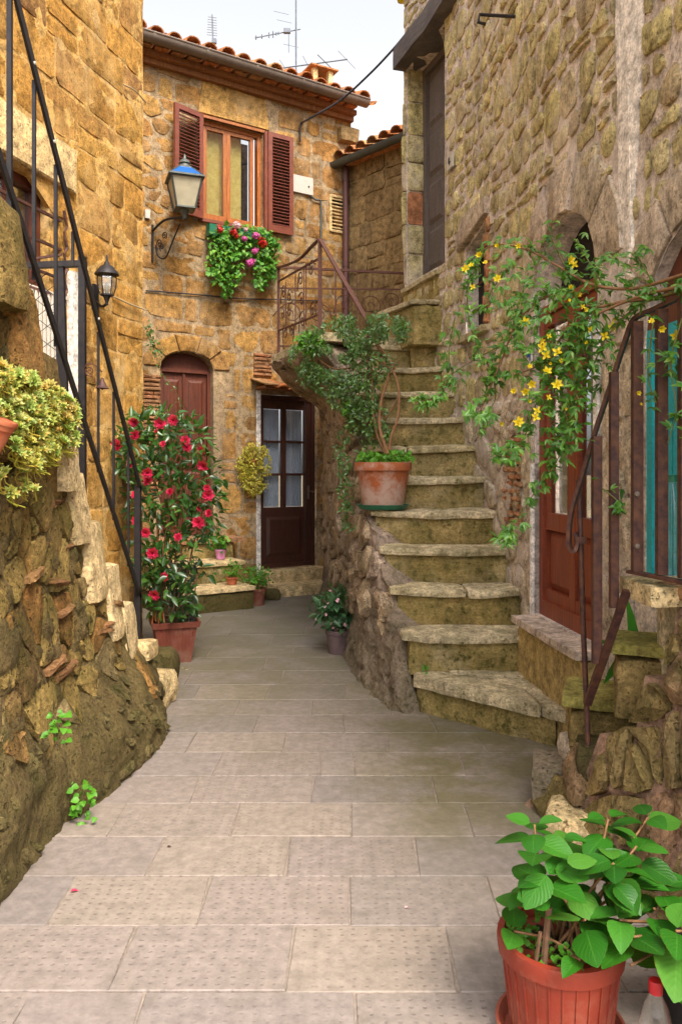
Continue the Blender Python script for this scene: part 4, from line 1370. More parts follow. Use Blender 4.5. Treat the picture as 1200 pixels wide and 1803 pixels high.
mb.build('handle', M['gutter'], gd)
# canopy of old tiles
ca, cb = b_(452), b_(520)
for k in range(4):
    mb = MB()
    s = ca + (cb - ca) * k / 3.4
    h = hd1 + .16 - .02 * k
    a, b = BW(s, h + .03, -.02), BW(s, h - .08, .40)
    d = (b - a).normalized(); ax = BW(1, 0) - BW(0, 0); up = ax.cross(d).normalized()
    if up.z < 0: up = -up
    loops = [[p + ax * (x * .1) + up * (.03 * (1 - x * x) if k % 2 else .012) for x in (-1, -.5, 0, .5, 1)] + [p + ax * (x * .1) + up * (-.016 + (.03 * (1 - x * x) if k % 2 else .012)) for x in (1, .5, 0, -.5, -1)] for p in (a, b)]
    mb.loft(loops); mb.build('canopy_tile', M['tile'], bk, 40)
mb = MB(); mbox(mb, BW, ca - .03, cb + .03, hd1 + .055, hd1 + .085, 0, .28); mb.build('canopy_board', M['eave'], bk)
# window with sashes and glass, the yellow reflection put into a panel behind
dW = -.08
mb = MB(); mframe(mb, BW, sw0, sw1, hw0, hw1, .05, dW - .05, dW + .03)
wi = mb.build('window', M['winwood'], bk)
wm = sw0 + (sw1 - sw0) * .44
for a, b, dd in ((sw0 + .05, wm, dW), (wm + .002, wm + .44 * (sw1 - sw0), dW + .002)):
    b = min(b, sw1 - .05)
    mb = MB(); mframe(mb, BW, a, b, hw0 + .05, hw1 - .05, .045, dd - .03, dd + .015); sa_ = mb.build('sash', M['winwood'], wi)
    mb = MB(); mbox(mb, BW, a + .045, b - .045, hw0 + .095, hw1 - .095, dd - .012, dd - .008); mb.build('pane', M['glass'], wi)
mb = MB(); mbox(mb, BW, sw0 + .05, sw0 + .60, hw0 + .05, hw1 - .05, dW - .12, dW - .11); mb.build('reflection_panel', M['yreflect'], wi)  # added panel; its yellow stands in for the sunlit wall mirrored in the panes
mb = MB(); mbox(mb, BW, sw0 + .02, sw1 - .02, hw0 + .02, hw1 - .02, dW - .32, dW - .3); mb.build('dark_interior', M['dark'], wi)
mb = MB(); mbox(mb, BW, sw0 - .04, sw1 + .04, hw0 - .04, hw0 - .002, -.1, .05); mb.build('window_sill', M['shutter'], wi)
mb = MB(); mbox(mb, BW, sw0 - .02, sw1 + .02, hw1, hw1 + .03, -.02, .02); mb.build('window_head', M['winwood'], wi)
def shutter(org, ax, nrm, w, h, label):
    """louvred shutter: org = hinge bottom, ax along its width"""
    mp = lambda s, hh, d=0: org + ax * s + V((0, 0, hh)) + nrm * d
    m_ = MB(); mframe(m_, mp, 0, w, 0, h, .055, -.018, .018, .09)
    o = m_.build('shutter', M['shutter'], bk, label=label)
    n = 27
    for i in range(n):
        z = .09 + (h - .145) * (i + .5) / n
        a = mp(.05, z, 0); b = mp(w - .05, z, 0)
        m_ = MB(); m_.bar(a, b, .006, .05, up=(nrm * .75 + V((0, 0, -1)) * .66)); m_.build('slat', M['slatp'], o)
    return o
bx = (BW(1, 0) - BW(0, 0)).normalized(); bn = (BW(1, 0, 1) - BW(1, 0, 0)).normalized()
hsh = hw1 - hw0 + .03
wsh = .4
shutter(BW(sw1 + .04, hw0 - .02, .055), bx, bn, b_(512) - sw1 - .05, hsh, 'right shutter folded back flat against the wall')
th = math.radians(128)
axl = (-bx * math.cos(PI - th) * -1)
axl = (-bx * .96 + bn * .27).normalized(); nl = (bx * .27 + bn * .96).normalized()
shutter(BW(sw0 - .01, hw0 - .02, .06), axl, nl, .40, hsh, 'left shutter standing half open')
mb = MB(); mbox(mb, BW, sw1 + .002, sw1 + .04, hw0 - .02, hw1 + .01, -.03, .05); mb.build('shutter_post', M['shutter'], bk)
# gutter, cornice, roof tiles
mb = MB()
g0, g1 = b0 + .2, b1 + .05
ctr_d, rr = .30, .075
prof = []
for i in range(9):
    a = PI + PI * i / 8
    prof.append((ctr_d + rr * math.cos(a), EZ + .04 + rr * math.sin(a)))
prof2 = [(ctr_d + (rr - .006) * math.cos(PI + PI * i / 8), EZ + .04 + (rr - .006) * math.sin(PI + PI * i / 8)) for i in range(8, -1, -1)]
pr = prof + prof2
mb.loft([[BW(s, h, d) for d, h in pr] for s in (g0, g1)])
mb.tube([BW(g0, EZ + .045, ctr_d + rr), BW(g1, EZ + .045, ctr_d + rr)], .011, 6)
for s in np.arange(g0 + .4, g1, .62):
    q = [(d + (.004 if d > ctr_d else -.004), h - .004) for d, h in prof]
    mb.loft([[BW(s + e_, h, d) for d, h in q + [(d, h + .006) for d, h in q[::-1]]] for e_ in (0, .03)])
mb.build('gutter', M['gutter'], bk, 40)
mb = MB(); mbox(mb, BW, g0, b1, EZ - .14, EZ - .08, -.02, .07); mbox(mb, BW, g0, b1, EZ - .078, EZ - .02, -.02, .14); mb.build('cornice', M['eave'], bk)
for k in range(16):
    s = g0 + .1 + k * (b1 - g0 - .1) / 16
    mb = MB(); mbox(mb, BW, s, s + .15, EZ - .018, EZ + .03, -.02, .22); mb.build('cornice_tile', M['tile'], bk)
mb = MB()
mb.add([BW(g0, EZ + .04, .24), BW(b1 + .1, EZ + .04, .24), BW(b1 + .1, EZ + 1.1, -3.0), BW(g0, EZ + 1.1, -3.0)], [(0, 1, 2, 3)]); roof_b = mb.build('roof', M['tile'], bk)
def coppo(mp, s, h, d, L=.44, slope=.33, r0=.088, r1=.07, parent=None, up_=True, turn=0):
    a = mp(s, h, d); b = mp(s + turn, h + L * slope, d - L)
    dd = (b - a).normalized(); ax = (mp(s + .1, h, d) - mp(s - .1, h, d)).normalized(); up = ax.cross(dd).normalized()
    if up.z < 0: up = -up
    sg = 1 if up_ else -1
    loops = []
    for p, r in ((a, r0), (b, r1)):
        o = [p + ax * math.cos(t) * r + up * sg * math.sin(t) * r * .8 for t in [PI * i / 6 for i in range(7)]]
        q = [p + ax * math.cos(t) * (r - .014) + up * sg * math.sin(t) * (r - .014) * .8 for t in [PI * i / 6 for i in range(6, -1, -1)]]
        loops.append(o + q)
    m_ = MB(); m_.loft(loops); return m_.build('roof_tile', M['tile'], parent, 40)
k = 0
s = g0 + .05
while s < b1 + .1:
    coppo(BW, s, EZ + .10 + U(-.01, .012), .30 + U(-.02, .02), parent=roof_b, turn=U(-.015, .015), r0=U(.082, .095))
    coppo(BW, s, EZ + .21 + U(-.008, .014), -.02 + U(-.02, .02), parent=roof_b, turn=U(-.015, .015))
    coppo(BW, s + .105, EZ + .08, .34 + U(-.02, .02), parent=roof_b, up_=False)
    s += .21
# second house (in the angle)
c0 = BW(b1 - .06, 0, 0)
CW = Wall([(c0.x, c0.y), (c0.x + .681 * 1.9, c0.y - .732 * 1.9)], 1, straight=True)
bk2 = thing('stone_house', 'low brown stone house in the angle behind the landing with a grey-green gutter', 'house', CW(.6, 0))
mb = MB(); sheet(mb, CW, [(0, -.05), (1.9, -.05), (1.9, 5.45), (0, 5.45)], [], step=.14, amp=.012); mb.build('mortar_face', M['back2'], bk2, 50)
pol = courses(.0, 1.5, 2.2, 5.4, hr=(.24, .36), wr=(.25, .5), gap=.008, wob=.05, jit=.08, split=.08)
put_stones(pol, CW, bk2, M['back2'], limit=80, proud=.012, bev=.01, lump=.008)
mb = MB(); E2 = 5.42; q = [(.2 + .065 * math.cos(PI + PI * i / 8), E2 + .065 * math.sin(PI + PI * i / 8)) for i in range(9)]; q += [(.2 + .058 * math.cos(PI + PI * i / 8), E2 + .058 * math.sin(PI + PI * i / 8)) for i in range(8, -1, -1)]
mb.loft([[CW(s, h, d) for d, h in q] for s in (-.05, 1.9)]); mb.build('gutter', M['gutter2'], bk2, 40)
mb = MB(); mb.add([CW(-.4, E2 + .02, .16), CW(1.9, E2 + .02, .16), CW(1.9, E2 + .55, -1.3), CW(-.4, E2 + .55, -1.3)], [(0, 1, 2, 3)]); mb.add([CW(0, E2 - .03, .0), CW(1.9, E2 - .03, .0), CW(1.9, E2 - .03, .17), CW(0, E2 - .03, .17)], [(3, 2, 1, 0)]); roof_c = mb.build('roof', M['tile'], bk2)
for k in range(9):
    coppo(CW, .05 + k * .2, E2 + .08, .2, parent=roof_c); coppo(CW, .05 + k * .2, E2 + .19, -.14, parent=roof_c); coppo(CW, .05 + k * .2, E2 + .30, -.48, parent=roof_c)
mb = MB(); pp = CW(.05, 0, .07)
mb.tube([V((pp.x, pp.y, E2 - .05)), V((pp.x, pp.y, .1))], .042, 10)
for z in (5.2, 4.1, 3.1, 2.1): mb.tube([V((pp.x, pp.y, z)), V((pp.x, pp.y, z + .04))], .048, 10)
mb.tube([V((pp.x, pp.y, E2 - .05)), V((pp.x, pp.y, E2 + .0)), CW(.1, E2 - .02, .2)], [.042, .045, .03], 10)
mb.build('downpipe', M['pipe'], bk2, 40)
mb = MB(); s, h = CW.px(703, 330)
# mended roof edge lump between both roofs
mb = MB(); s, h = b_(655, 222); vs, fs = rough_block((0, 0, 0), (.3, .2, .14), .02, .07, .03, xf=lambda p: BW(b1 - .22, EZ - .42, 0) + bx * p.x + bn * (p.y - .1) + V((0, 0, p.z * 1.3))); mb.add(vs, fs); mb.build('roof_abutment', M['back2'], bk2, 40)
# hills/yard behind: third roof to the right
k3 = thing('stone_house', 'far house whose tiled roof shows between the two gutters', 'house', (1.1, 12.5, 0))
mb = MB(); mb.box((1.4, 13.6, 3.1), (3.4, 2.2, 6.5)); mb.build('wall', M['back2'], k3)
DW = Wall([(-.35, 12.5), (3.1, 12.5)], 1, straight=True)
for k in range(15):
    coppo(DW, .3 + k * .21, 6.36 + .0, .1, L=.5, parent=k3); coppo(DW, .3 + k * .21, 6.5, -.3, L=.5, parent=k3)

# ---------------------------------------------------------------- left house
LWl = Wall([(-1.65, 6.62), (-1.65 - .27 * 5.2, 6.62 - 5.2)], -1, straight=True)
lf = thing('stone_house', 'golden tuff house on the left with large squared blocks and a wooden window', 'house', LWl(2, 0))
l_ = LWl.px
def ly(y): return (6.62 - y) * 1.0358
sL0, sL1 = ly(5.40), ly(4.25)
hL0, hL1 = 1.5, 3.40
openL = [(sL0, hL0), (sL1, hL0), (sL1, hL1), (sL0, hL1)]
mb = MB(); sheet(mb, LWl, [(0, -.05), (5.3, -.05), (5.3, 6.6), (0, 6.6)], [openL], step=.11, amp=.012, reveal=.25)
a = LWl(0, -.05); b = LWl(0, 6.6); o_ = V((-1.8, .9, 0)); mb.add([a, b, b + o_, a + o_], [(0, 1, 2, 3)], .5)
mb.build('mortar_face', M['left_m'], lf, 50)
lin_p = [(sL0 - .27, hL1 + .02), (sL1 + .3, hL1 + .02), (sL1 + .3, hL1 + .36), (sL0 - .27, hL1 + .33)]
strip = [(ly(5.62), 1.3), (ly(5.52), 1.3), (ly(5.52), 2.75), (ly(5.62), 2.75)]
pol = courses(0, 4.2, -.05, 6.5, hr=(.24, .36), wr=(.3, .68), gap=.012, wob=.035, holes=[expand(openL, .04), lin_p], jit=.07, split=.06, cut=(.05, .2), tilt=0.0)
put_stones(pol, LWl, lf, M['left'], limit=200, proud=.004, bev=.005, lump=.006)
mb = MB(); stone_geo(mb, lin_p, LWl, proud=.03, bev=.012, lump=.005, back=-.12, r=.3); mb.build('window_lintel', M['left_pale'], lf, 35)
# window over a bead-curtain doorway
mb = MB(); hM = 2.66; dL = -.10
mframe(mb, LWl, sL0, sL1, hM, hL1, .06, dL - .05, dL + .03)
mbox(mb, LWl, sL0 + .30, sL0 + .34, hM + .06, hL1 - .06, dL - .04, dL + .01)
wl = mb.build('window', M['door_arch'], lf, label='brown framed transom window with a painted yellow reflection behind three bars')
for a, b in ((sL0 + .06, sL0 + .30), (sL0 + .34, sL1 - .06)):
    mb = MB(); mbox(mb, LWl, a, b, hM + .06, hL1 - .06, dL - .02, dL - .016); mb.build('pane', M['glass'], wl)
mb = MB(); mbox(mb, LWl, sL0 + .12, sL1 - .06, hM + .06, hL1 - .16, dL - .1, dL - .09); mb.build('reflection_panel', M['yreflect'], wl)  # panel added behind the glass, coloured as the yellow reflection
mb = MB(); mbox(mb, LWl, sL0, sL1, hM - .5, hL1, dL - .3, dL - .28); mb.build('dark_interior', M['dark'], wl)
for k in range(3):
    h = hM + .12 + k * .2
    mb = MB(); mb.bar(LWl(sL0 - .1, h, .02), LWl(sL1 + .1, h, .02), .018, .018); mb.build('grille_bar', M['rust'], wl)
mb = MB(); mb.tube([LWl(sL0 - .14 + .02 * math.sin(k * 2.1), hM - .05 + k * .05, .03) for k in range(14)], [.011 + .004 * math.sin(k * 1.7) for k in range(14)], 6); mb.build('grille_end', M['rust'], wl)
mb = MB(); n = 60
s_a = ly(5.53)
for k in range(n):
    s = s_a + (sL1 - s_a) * k / n
    mbox(mb, LWl, s, s + .014, hL0 - .1, hM - .02, .03 + .008 * (k % 2), .04 + .008 * (k % 2))
mbox(mb, LWl, s_a, sL1, hM - .02, hM, .028, .05)
mb.build('bead_curtain', M['bead'], lf)
mb = MB(); mbox(mb, LWl, ly(5.69), ly(5.59), 1.3, 2.86, -.02, .05); mb.build('plaster_strip', M['plaster'], lf)
# cables on the wall
mb = MB(); mb.tube(catmull([LWl(*l_(214, 149), .02), LWl(*l_(232, 160), .03), LWl(*l_(251, 181), .03)], 4), .006, 5)
tag(mb.build('cable', M['cable_p']), 'short pale cable stub high on the golden left wall', 'cable')
mb = MB(); mb.tube(catmull([LWl(*l_(195, 522), .02), LWl(*l_(222, 535), .03), LWl(*l_(252, 546), .03)], 4), .006, 5)
tag(mb.build('cable', M['cable_p']), 'pale cable running from the small black lantern to the corner', 'cable')

# ---------------------------------------------------------------- left stair: rubble side, skirt, steps
ls_ = thing('stone_staircase', 'mossy rubble-sided stair rising on the left beside the golden house', 'staircase', (-1.4, 4, 0))
YL = lambda k: 5.0 - .22 * (k - 1)
ZL = lambda k: .21 + .248 * (k - 1)
base_l = catmull([(-1.15, 1.6, 0), (-1.145, 2.3, 0), (-1.14, 2.7, 0), (-1.12, 3.22, 0), (-1.05, 3.52, 0), (-.965, 4.0, 0), (-.945, 4.2, 0), (-.985, 4.45, 0), (-1.06, 4.75, 0), (-1.10, 4.92, 0)], 6)
by = [p.y for p in base_l]; bxl = [p.x for p in base_l]
def top_l(y): return min(ZL(max(1, int(math.floor((5.0 - y) / .22)) + 1)), 2.44)
def smtop(y): return .21 + .248 * (5.0 - y) / .22
def lmap(y, h, d=0.0):
    xb = float(np.interp(y, by, bxl))
    xt = -1.255
    sk = math.exp(-(h / .40) ** 4)     # skirt bulges below ~40 cm
    v = min(1, h / 1.1)
    xx = xt + (xb - xt) * (sk * (1 - .18 * h / .4) + (1 - sk) * (1 - v) * .30)
    xx += .035 * noise.noise(V((y * 2.2, h * 2.5, 2))) * min(1, h * 3)
    return V((xx + d, y, h))
mb = MB()
ys_ = list(np.arange(2.0, 4.93, .025)); nh = 90
vs = []
for y in ys_:
    T = min(smtop(y) - .14, top_l(y))
    for j in range(nh + 1):
        h = -.03 + (T + .0 + .03) * j / nh
        w = lmap(y, h)
        vs.append(lmap(y, h, (.03 * noise.noise(w * 6) + .03 * noise.noise(w * 13) + .016 * noise.noise(w * 30)) * (.75 + .25 * smooth((h - .25) / .3)) - .05 * max(0, noise.noise(w * 9 + V((5, 5, 5))) - .2) * smooth((h - .3) / .2)))
    vs.append(V((-1.75, y, T - .01)))
fs = []
for i in range(len(ys_) - 1):
    for j in range(nh + 1):
        a = i * (nh + 2) + j; fs.append((a + nh + 2, a, a + 1, a + nh + 3))
mb.add(vs, fs, .5); mb.build('rubble_core', M['rubble_m'], ls_, 60)
kp = lambda c: c[1] < smtop(c[0]) - .36 and c[1] > .40 + .08 * noise.noise(V((c[0] * 3, 0, 1)))
pl = voronoi(2.3, 4.9, .2, 2.45, 260, gap=.010, aspect=.8, keep=kp, seed=13, relax=0)
put_stones(pl, lmap, ls_, M['rubble'], limit=230, proud=.010, bev=.010, lump=.020, back=-.04)
for k in range(30):
    y = U(2.9, 4.75); h = U(.5, 1.6)
    if h > top_l(y) - .1: continue
    if nz((y, h, 0), 1.2, 3) < -.05: continue
    w = U(.1, .2); t = U(.024, .036); tl = U(-.04, .03)
    if h > smtop(y) - .36: continue
    p = cornered([(y, h + tl), (y + w, h), (y + w, h + t), (y, h + t + tl)], .003, (.1, .3), .25, False)
    if p: mb = MB(); stone_geo(mb, p, lmap, proud=.032, bev=.006, lump=.012, r=U(0, 1)); mb.build('brick', M['brick_old'], ls_, 35)
sk_ = [p for p in voronoi(2.5, 4.75, .0, .42, 120, gap=.03, seed=31, relax=0) if rng.random() < .42]
put_stones(sk_, lmap, ls_, M['skirt_stone'], limit=60, proud=.016, bev=.014, lump=.022, back=-.03, name='bedded_stone')
# step end blocks
mb = MB(); vs, fs = qblock((-1.26, 4.72), (-1.07, 4.74), (-1.05, 5.02), (-1.6, 5.02), -.02, .215, .016, .025, seed=3); mb.add(vs, fs); mb.build('step_block', M['step_pale'], ls_, 40)
for k in range(2, 11):
    y, z = YL(k), ZL(k)
    mb = MB(); zb_ = max(z - U(.34, .42), min(.40, z - .1)); xo_ = lmap(y - .11, z - .1).x + .035 + U(-.008, .008); vs, fs = rough_block((-1.9, y - .235, zb_), (xo_, y + .008, z), .014, .045, .028, seed=k * 1.9, xf=lambda p: V((p.x + .10 * (z - p.z) * (1 if p.x > -1.5 else 0), p.y, p.z))); mb.add(vs, fs)
    mb.build('step_block', M['step_pale'] if k < 8 else M['rubble'], ls_, 40)
# boulder beside the foot
bo = MB(); vs, fs = rough_block((-1.36, 5.22, -.02), (-1.09, 5.5, .26), .02, .06, .09, seed=8); bo.add(vs, fs)
tag(bo.build('boulder', M['skirt'], None, 40), 'rounded mossy stone at the foot of the left stair beside the planter', 'stone')

# left railing
lr = thing('stair_railing', 'straight dark iron railing with sloping flat handrail on the left stair', 'railing', (-1.25, 4.5, .2))
def hz_(y): return 1.33 + 1.02 * (4.93 - y)
def lz_(y): return .66 + .95 * (4.93 - y)
xr_ = -1.252
mb = MB(); mb.bar((xr_ + .012, 4.93, hz_(4.93)), (xr_ + .012, 2.0, hz_(2.0)), .04, .012, up=(1, 0, 0)); mb.build('handrail', M['iron'], lr)
mb = MB(); mb.bar((xr_ + .012, 4.93, lz_(4.93)), (xr_ + .012, 2.4, lz_(2.4)), .035, .012, up=(1, 0, 0)); mb.build('lower_rail', M['iron'], lr)
mb = MB(); mb.bar((xr_ + .0, 4.9, .03), (xr_ + .0, 4.9, hz_(4.9)), .036, .036, up=(0, 1, 0)); mb.build('newel_post', M['iron'], lr)
for px_, w in ((17, .018), (60, .014), (98, .014), (128, .012), (173, .012), (200, .012), (226, .012)):
    y = xr_ * F / (px_ - 600)
    z0 = (lz_(y) if px_ > 150 else top_l(y))
    if px_ in (17,): z0 = P(17, 368, y).z
    if px_ in (60,): z0 = P(60, 492, y).z
    if px_ in (98,): z0 = P(98, 610, y).z
    if px_ == 128: z0 = P(128, 468, y).z
    mb = MB(); mb.bar((xr_, y, z0), (xr_, y, hz_(y)), w, w, up=(0, 1, 0)); mb.build('baluster', M['iron'], lr)
for y in (4.05, 3.2, 3.42, 3.02):
    mb = MB(); mb.lathe([(0, 0), (.008, .0), (.006, .005), (0, .006)], (xr_ + .019, y, hz_(y)), 8, Matrix.Rotation(PI / 2, 3, 'Y')); mb.build('rivet', M['white'], lr)
# gate across the stair
gt = thing('iron_gate', 'dark iron gate with chain-link mesh across the left stair', 'gate', (-1.5, 4.14, 1.2))
yg = 4.14
def gp(px_, py_, d=0): return P(px_, py_, yg + d)
mb = MB(); mb.bar(gp(145, 910), gp(145, 452), .034, .034, up=(0, 1, 0)); mb.build('gate_post', M['iron'], gt)
mb = MB(); mb.bar(gp(18, 468), gp(152, 464), .04, .03); mb.build('top_rail', M['iron'], gt)
mb = MB(); mb.bar(gp(104, 462), gp(113, 770), .05, .03, up=(0, 1, 0)); mb.build('gate_stile', M['iron'], gt)
mb = MB(); mb.bar(gp(32, 490), gp(32, 462), .02, .02, up=(0, 1, 0)); mb.bar(gp(2, 487), gp(90, 517), .012, .012); mb.bar(gp(60, 455, -.02), gp(108, 448, -.02), .012, .012); mb.build('brace', M['rust'], gt)
mb = MB()
# chain link: two families of zigzag wires
cw = .062
x0g, x1g = gp(0, 0).x, gp(100, 0).x
z0g, z1g = gp(0, 700).z, gp(0, 478).z
i = 0
x = x0g
while x < x1g:
    pts = []; z = z0g; k = 0
    while z < z1g:
        pts.append((x + (cw if (k + i) % 2 else 0), yg + .003 * (1 if k % 2 else -1), z)); z += cw * .75; k += 1
    if len(pts) > 1: mb.tube(pts, .003, 4)
    x += cw; i += 1
mb.build('chain_link_mesh', M['iron'], gt)
# bell on a scroll
bl = thing('bell', 'small rusty bell hanging from a scroll bracket on the gate post', 'bell', P(178, 660, 4.14))
sc_c = P(158, 653, 4.12)
scroll(bl, sc_c, V((1, 0, 0)), V((0, 0, 1)), .026, 1.8, 1, .003, 'rust', 'scroll', .2)
mb = MB(); mb.tube(catmull([P(147, 658, 4.14), P(150, 645, 4.12), P(160, 640, 4.12), P(172, 647, 4.12), P(180, 655, 4.12)], 4), .0035, 5); mb.build('bracket', M['rust'], bl)
mb = MB(); bc = P(180, 683, 4.12); mb.lathe([(.036, -.002), (.034, .0), (.022, .014), (.012, .035), (.008, .05), (.0, .055)], bc, 16); mb.build('bell_cup', M['rust'], bl, 40)
mb = MB(); mb.tube([bc + V((0, 0, -.004)), bc + V((0, 0, .04))], .003, 5); mb.lathe([(0, -.012), (.007, -.006), (0, .0)], bc, 8); mb.build('clapper', M['iron'], bl)

# small black lantern on the left wall
ln = thing('wall_lantern', 'small black six-sided carriage lantern on the golden left wall', 'lantern', P(188, 500, 5.78))
c = P(188, 520, 5.78); Ru = .001
k_ = 5.78 / F
wp = LWl(*l_(165, 520), .01)
mb = MB(); mbox(mb, LWl, l_(165) - .03, l_(165) + .03, P(0, 545, 5.9).z, P(0, 500, 5.9).z, .0, .025); mb.build('back_plate', M['iron'], ln)
mb = MB(); mb.tube(catmull([LWl(l_(165), P(0, 530, 5.9).z, .02), c + V((-.05, .05, -.07)), c + V((0, 0, -.055)), c + V((0, 0, -.02))], 5), .01, 6); mb.lathe([(0, -.075), (.012, -.065), (.01, -.05), (.018, -.03), (.03, 0), (0, 0)], c, 12); mb.build('arm', M['iron'], ln, 40)
mb = MB(); mb.lathe([(.045, 0), (.062, .06), (.066, .12), (.058, .155)], c, 6, Matrix.Rotation(.3, 3, 'Z')); mb.build('lamp_glass', M['lampglass'], ln)
mb = MB()
for i in range(6):
    a = .3 + i * PI / 3
    mb.tube([c + V((math.cos(a) * r, math.sin(a) * r, z)) for r, z in ((.046, 0), (.064, .06), (.068, .12), (.06, .155))], .004, 4)
mb.lathe([(.0, -.002), (.05, -.002), (.05, .008), (0, .008)], c, 6, Matrix.Rotation(.3, 3, 'Z'))
mb.build('lamp_frame', M['iron'], ln)
mb = MB(); mb.lathe([(0, .150), (.088, .150), (.085, .162), (.05, .205), (.022, .225), (.018, .24), (.008, .25), (.006, .29), (0, .30)], c, 18, Matrix.Rotation(.3, 3, 'Z')); mb.build('lamp_cap', M['iron'], ln, 40)
mb = MB(); mb.lathe([(0, .0), (.014, .0), (.014, .09), (0, .1)], c, 8); mb.build('bulb', M['white'], ln, True)

# big bracket lantern on the back house
lb = thing('wall_lantern', 'large four-sided street lantern on a scrolled iron bracket by the shuttered window', 'lantern', BW(*BW.px(267, 430)))
w0 = BW(*BW.px(268, 404), .02); w1 = BW(*BW.px(268, 462), .02)
lc = P(325, 386, 8.55)
mb = MB(); mb.bar(w0 + V((0, 0, .05)), w1, .022, .02, up=bn); mb.build('wall_bar', M['iron'], lb)
mb = MB(); mb.tube(catmull([w0 + V((0, 0, -.02)), w0.lerp(lc, .4) + V((0, 0, .06)), lc + V((0, 0, .02)), lc + V((0, 0, .0))], 6), .014, 6); mb.build('arm', M['iron'], lb, True)
mb = MB(); mb.tube(catmull([lc + V((-.06, .05, -.03)), lc.lerp(w1, .35) + V((0, 0, -.06)), w0.lerp(w1, .75) + (lc - w0) * .42 + V((0, 0, -.08)), w0.lerp(w1, .8) + (lc - w0) * .18 + V((0, 0, -.02)), w0.lerp(w1, .5) + (lc - w0) * .1], 6), .009, 5); mb.build('brace', M['iron'], lb, True)
axl2 = (V((lc.x, lc.y, 0)) - V((w0.x, w0.y, 0))).normalized()
for f, zf, sz, fl in ((.22, .5, .055, 1), (.38, .3, .045, -1), (.3, .62, .035, 1)):
    scroll(lb, w0.lerp(w1, zf) + (lc - w0) * f, axl2, V((0, 0, 1)), sz, 1.6, fl, .006, 'iron', 'scroll', .5)
def sq(c, r, z, rot=.35): return [c + V((math.cos(rot + PI / 4 + i * PI / 2) * r, math.sin(rot + PI / 4 + i * PI / 2) * r, z)) for i in range(4)]
lcc = lc + V((0, 0, .05))
r0, r1 = .14, .228
mb = MB(); 
for i in range(4):
    a0, a1 = sq(lcc, r0, .06)[i], sq(lcc, r1, .37)[i]
    mb.bar(a0, a1, .016, .016); b0_, b1_ = sq(lcc, r0, .06)[(i + 1) % 4], sq(lcc, r1, .37)[(i + 1) % 4]
    mb.bar(a0, b0_, .016, .016); mb.bar(a1, b1_, .018, .018)
mb.loft([sq(lcc, r0 * .9, .05), sq(lcc, r0 * .95, .062)])
mb.lathe([(0, -.05), (.02, -.05), (.03, .0), (.05, .05), (0, .05)], lcc, 10)
mb.build('lamp_frame', M['gutter2'], lb)
for i in range(4):
    a0, a1 = sq(lcc, r0 * .97, .07)[i], sq(lcc, r1 * .97, .36)[i]; b0_, b1_ = sq(lcc, r0 * .97, .07)[(i + 1) % 4], sq(lcc, r1 * .97, .36)[(i + 1) % 4]
    mb = MB(); mb.add([a0, b0_, b1_, a1], [(0, 1, 2, 3)]); mb.build('lamp_pane', M['frost'], lb)
for i in range(4):
    mb = MB(); A0 = sq(lcc, r1 * 1.12, .38); A1 = sq(lcc, .09, .50)
    mb.add([A0[i], A0[(i + 1) % 4], A1[(i + 1) % 4], A1[i]], [(0, 1, 2, 3)]); mb.build('roof_pane', M['blueglass'] if i == 2 else M['gutter2'], lb)
mb = MB(); A0 = sq(lcc, r1 * 1.12, .38); A1 = sq(lcc, .09, .50)
for i in range(4): mb.bar(A0[i], A0[(i + 1) % 4], .018, .018); mb.bar(A0[i], A1[i], .014, .014); mb.bar(A1[i], A1[(i + 1) % 4], .014, .014)
mb.lathe([(.062, .50), (.066, .51), (.052, .54), (.066, .55), (.045, .585), (.02, .60), (.014, .63), (0, .66)], lcc, 12)
mb.build('lamp_roof', M['gutter2'], lb, 40)

# ---------------------------------------------------------------- right foreground stair and parapet
fw = thing('stone_staircase', 'short stone stair with rubble parapet rising at the right edge to the turquoise door', 'staircase', (1.1, 3, 0))
fdir = V((.23, -.973, 0)).normalized()   # along the face, toward the camera
f0 = V((.905, 3.46, 0))
fn = V((-.973, -.23, 0)).normalized()
def ftop(s): return .12 if s < .12 else (.28 if s < .30 else (.44 if s < .56 else (.73 if s < .69 else 1.02)))
def fmap(s, h, d=0.0):
    p = f0 + fdir * s
    lean = -.10 * smooth(h / 1.0) + .12 * math.exp(-max(h, 0) / .12) - .02
    bump_ = .05 * noise.noise(V((s * 3.1, h * 3.3, 7)))
    q = p + fn * (lean + bump_ + d)
    return V((q.x, q.y, h))
mb = MB(); vs = []; ns, nh = 70, 34
for i in range(ns + 1):
    s = -.02 + 2.2 * i / ns
    for j in range(nh + 1):
        h = -.03 + (ftop(s) + .0) * j / nh
        w = fmap(s, h); vs.append(fmap(s, h, .03 * noise.noise(w * 8) + .016 * noise.noise(w * 18) + .008 * noise.noise(w * 40)))
    e = fmap(s, ftop(s)); vs.append(e - fn * .4 + V((0, 0, -.03)))
fs = []
for i in range(ns):
    for j in range(nh + 1):
        a = i * (nh + 2) + j; fs.append((a + nh + 2, a, a + 1, a + nh + 3))
e = [vs[j] for j in range(nh + 1)]
mb.add(vs, fs, .5)
n0 = e + [p - fn * .5 for p in e]
mb.add(n0, [(j, j + 1, nh + 2 + j, nh + 1 + j) for j in range(nh)], .5)
mb.build('rubble_core', M['parapet_m'], fw, 60)
pl = voronoi(0.0, 1.9, .0, 1.04, 95, gap=.012, aspect=1.0, keep=lambda c: c[1] < ftop(c[0]) - .03 , seed=17, relax=0)
put_stones(pl, fmap, fw, M['parapet'], limit=120, proud=.03, bev=.02, lump=.03, back=-.03)
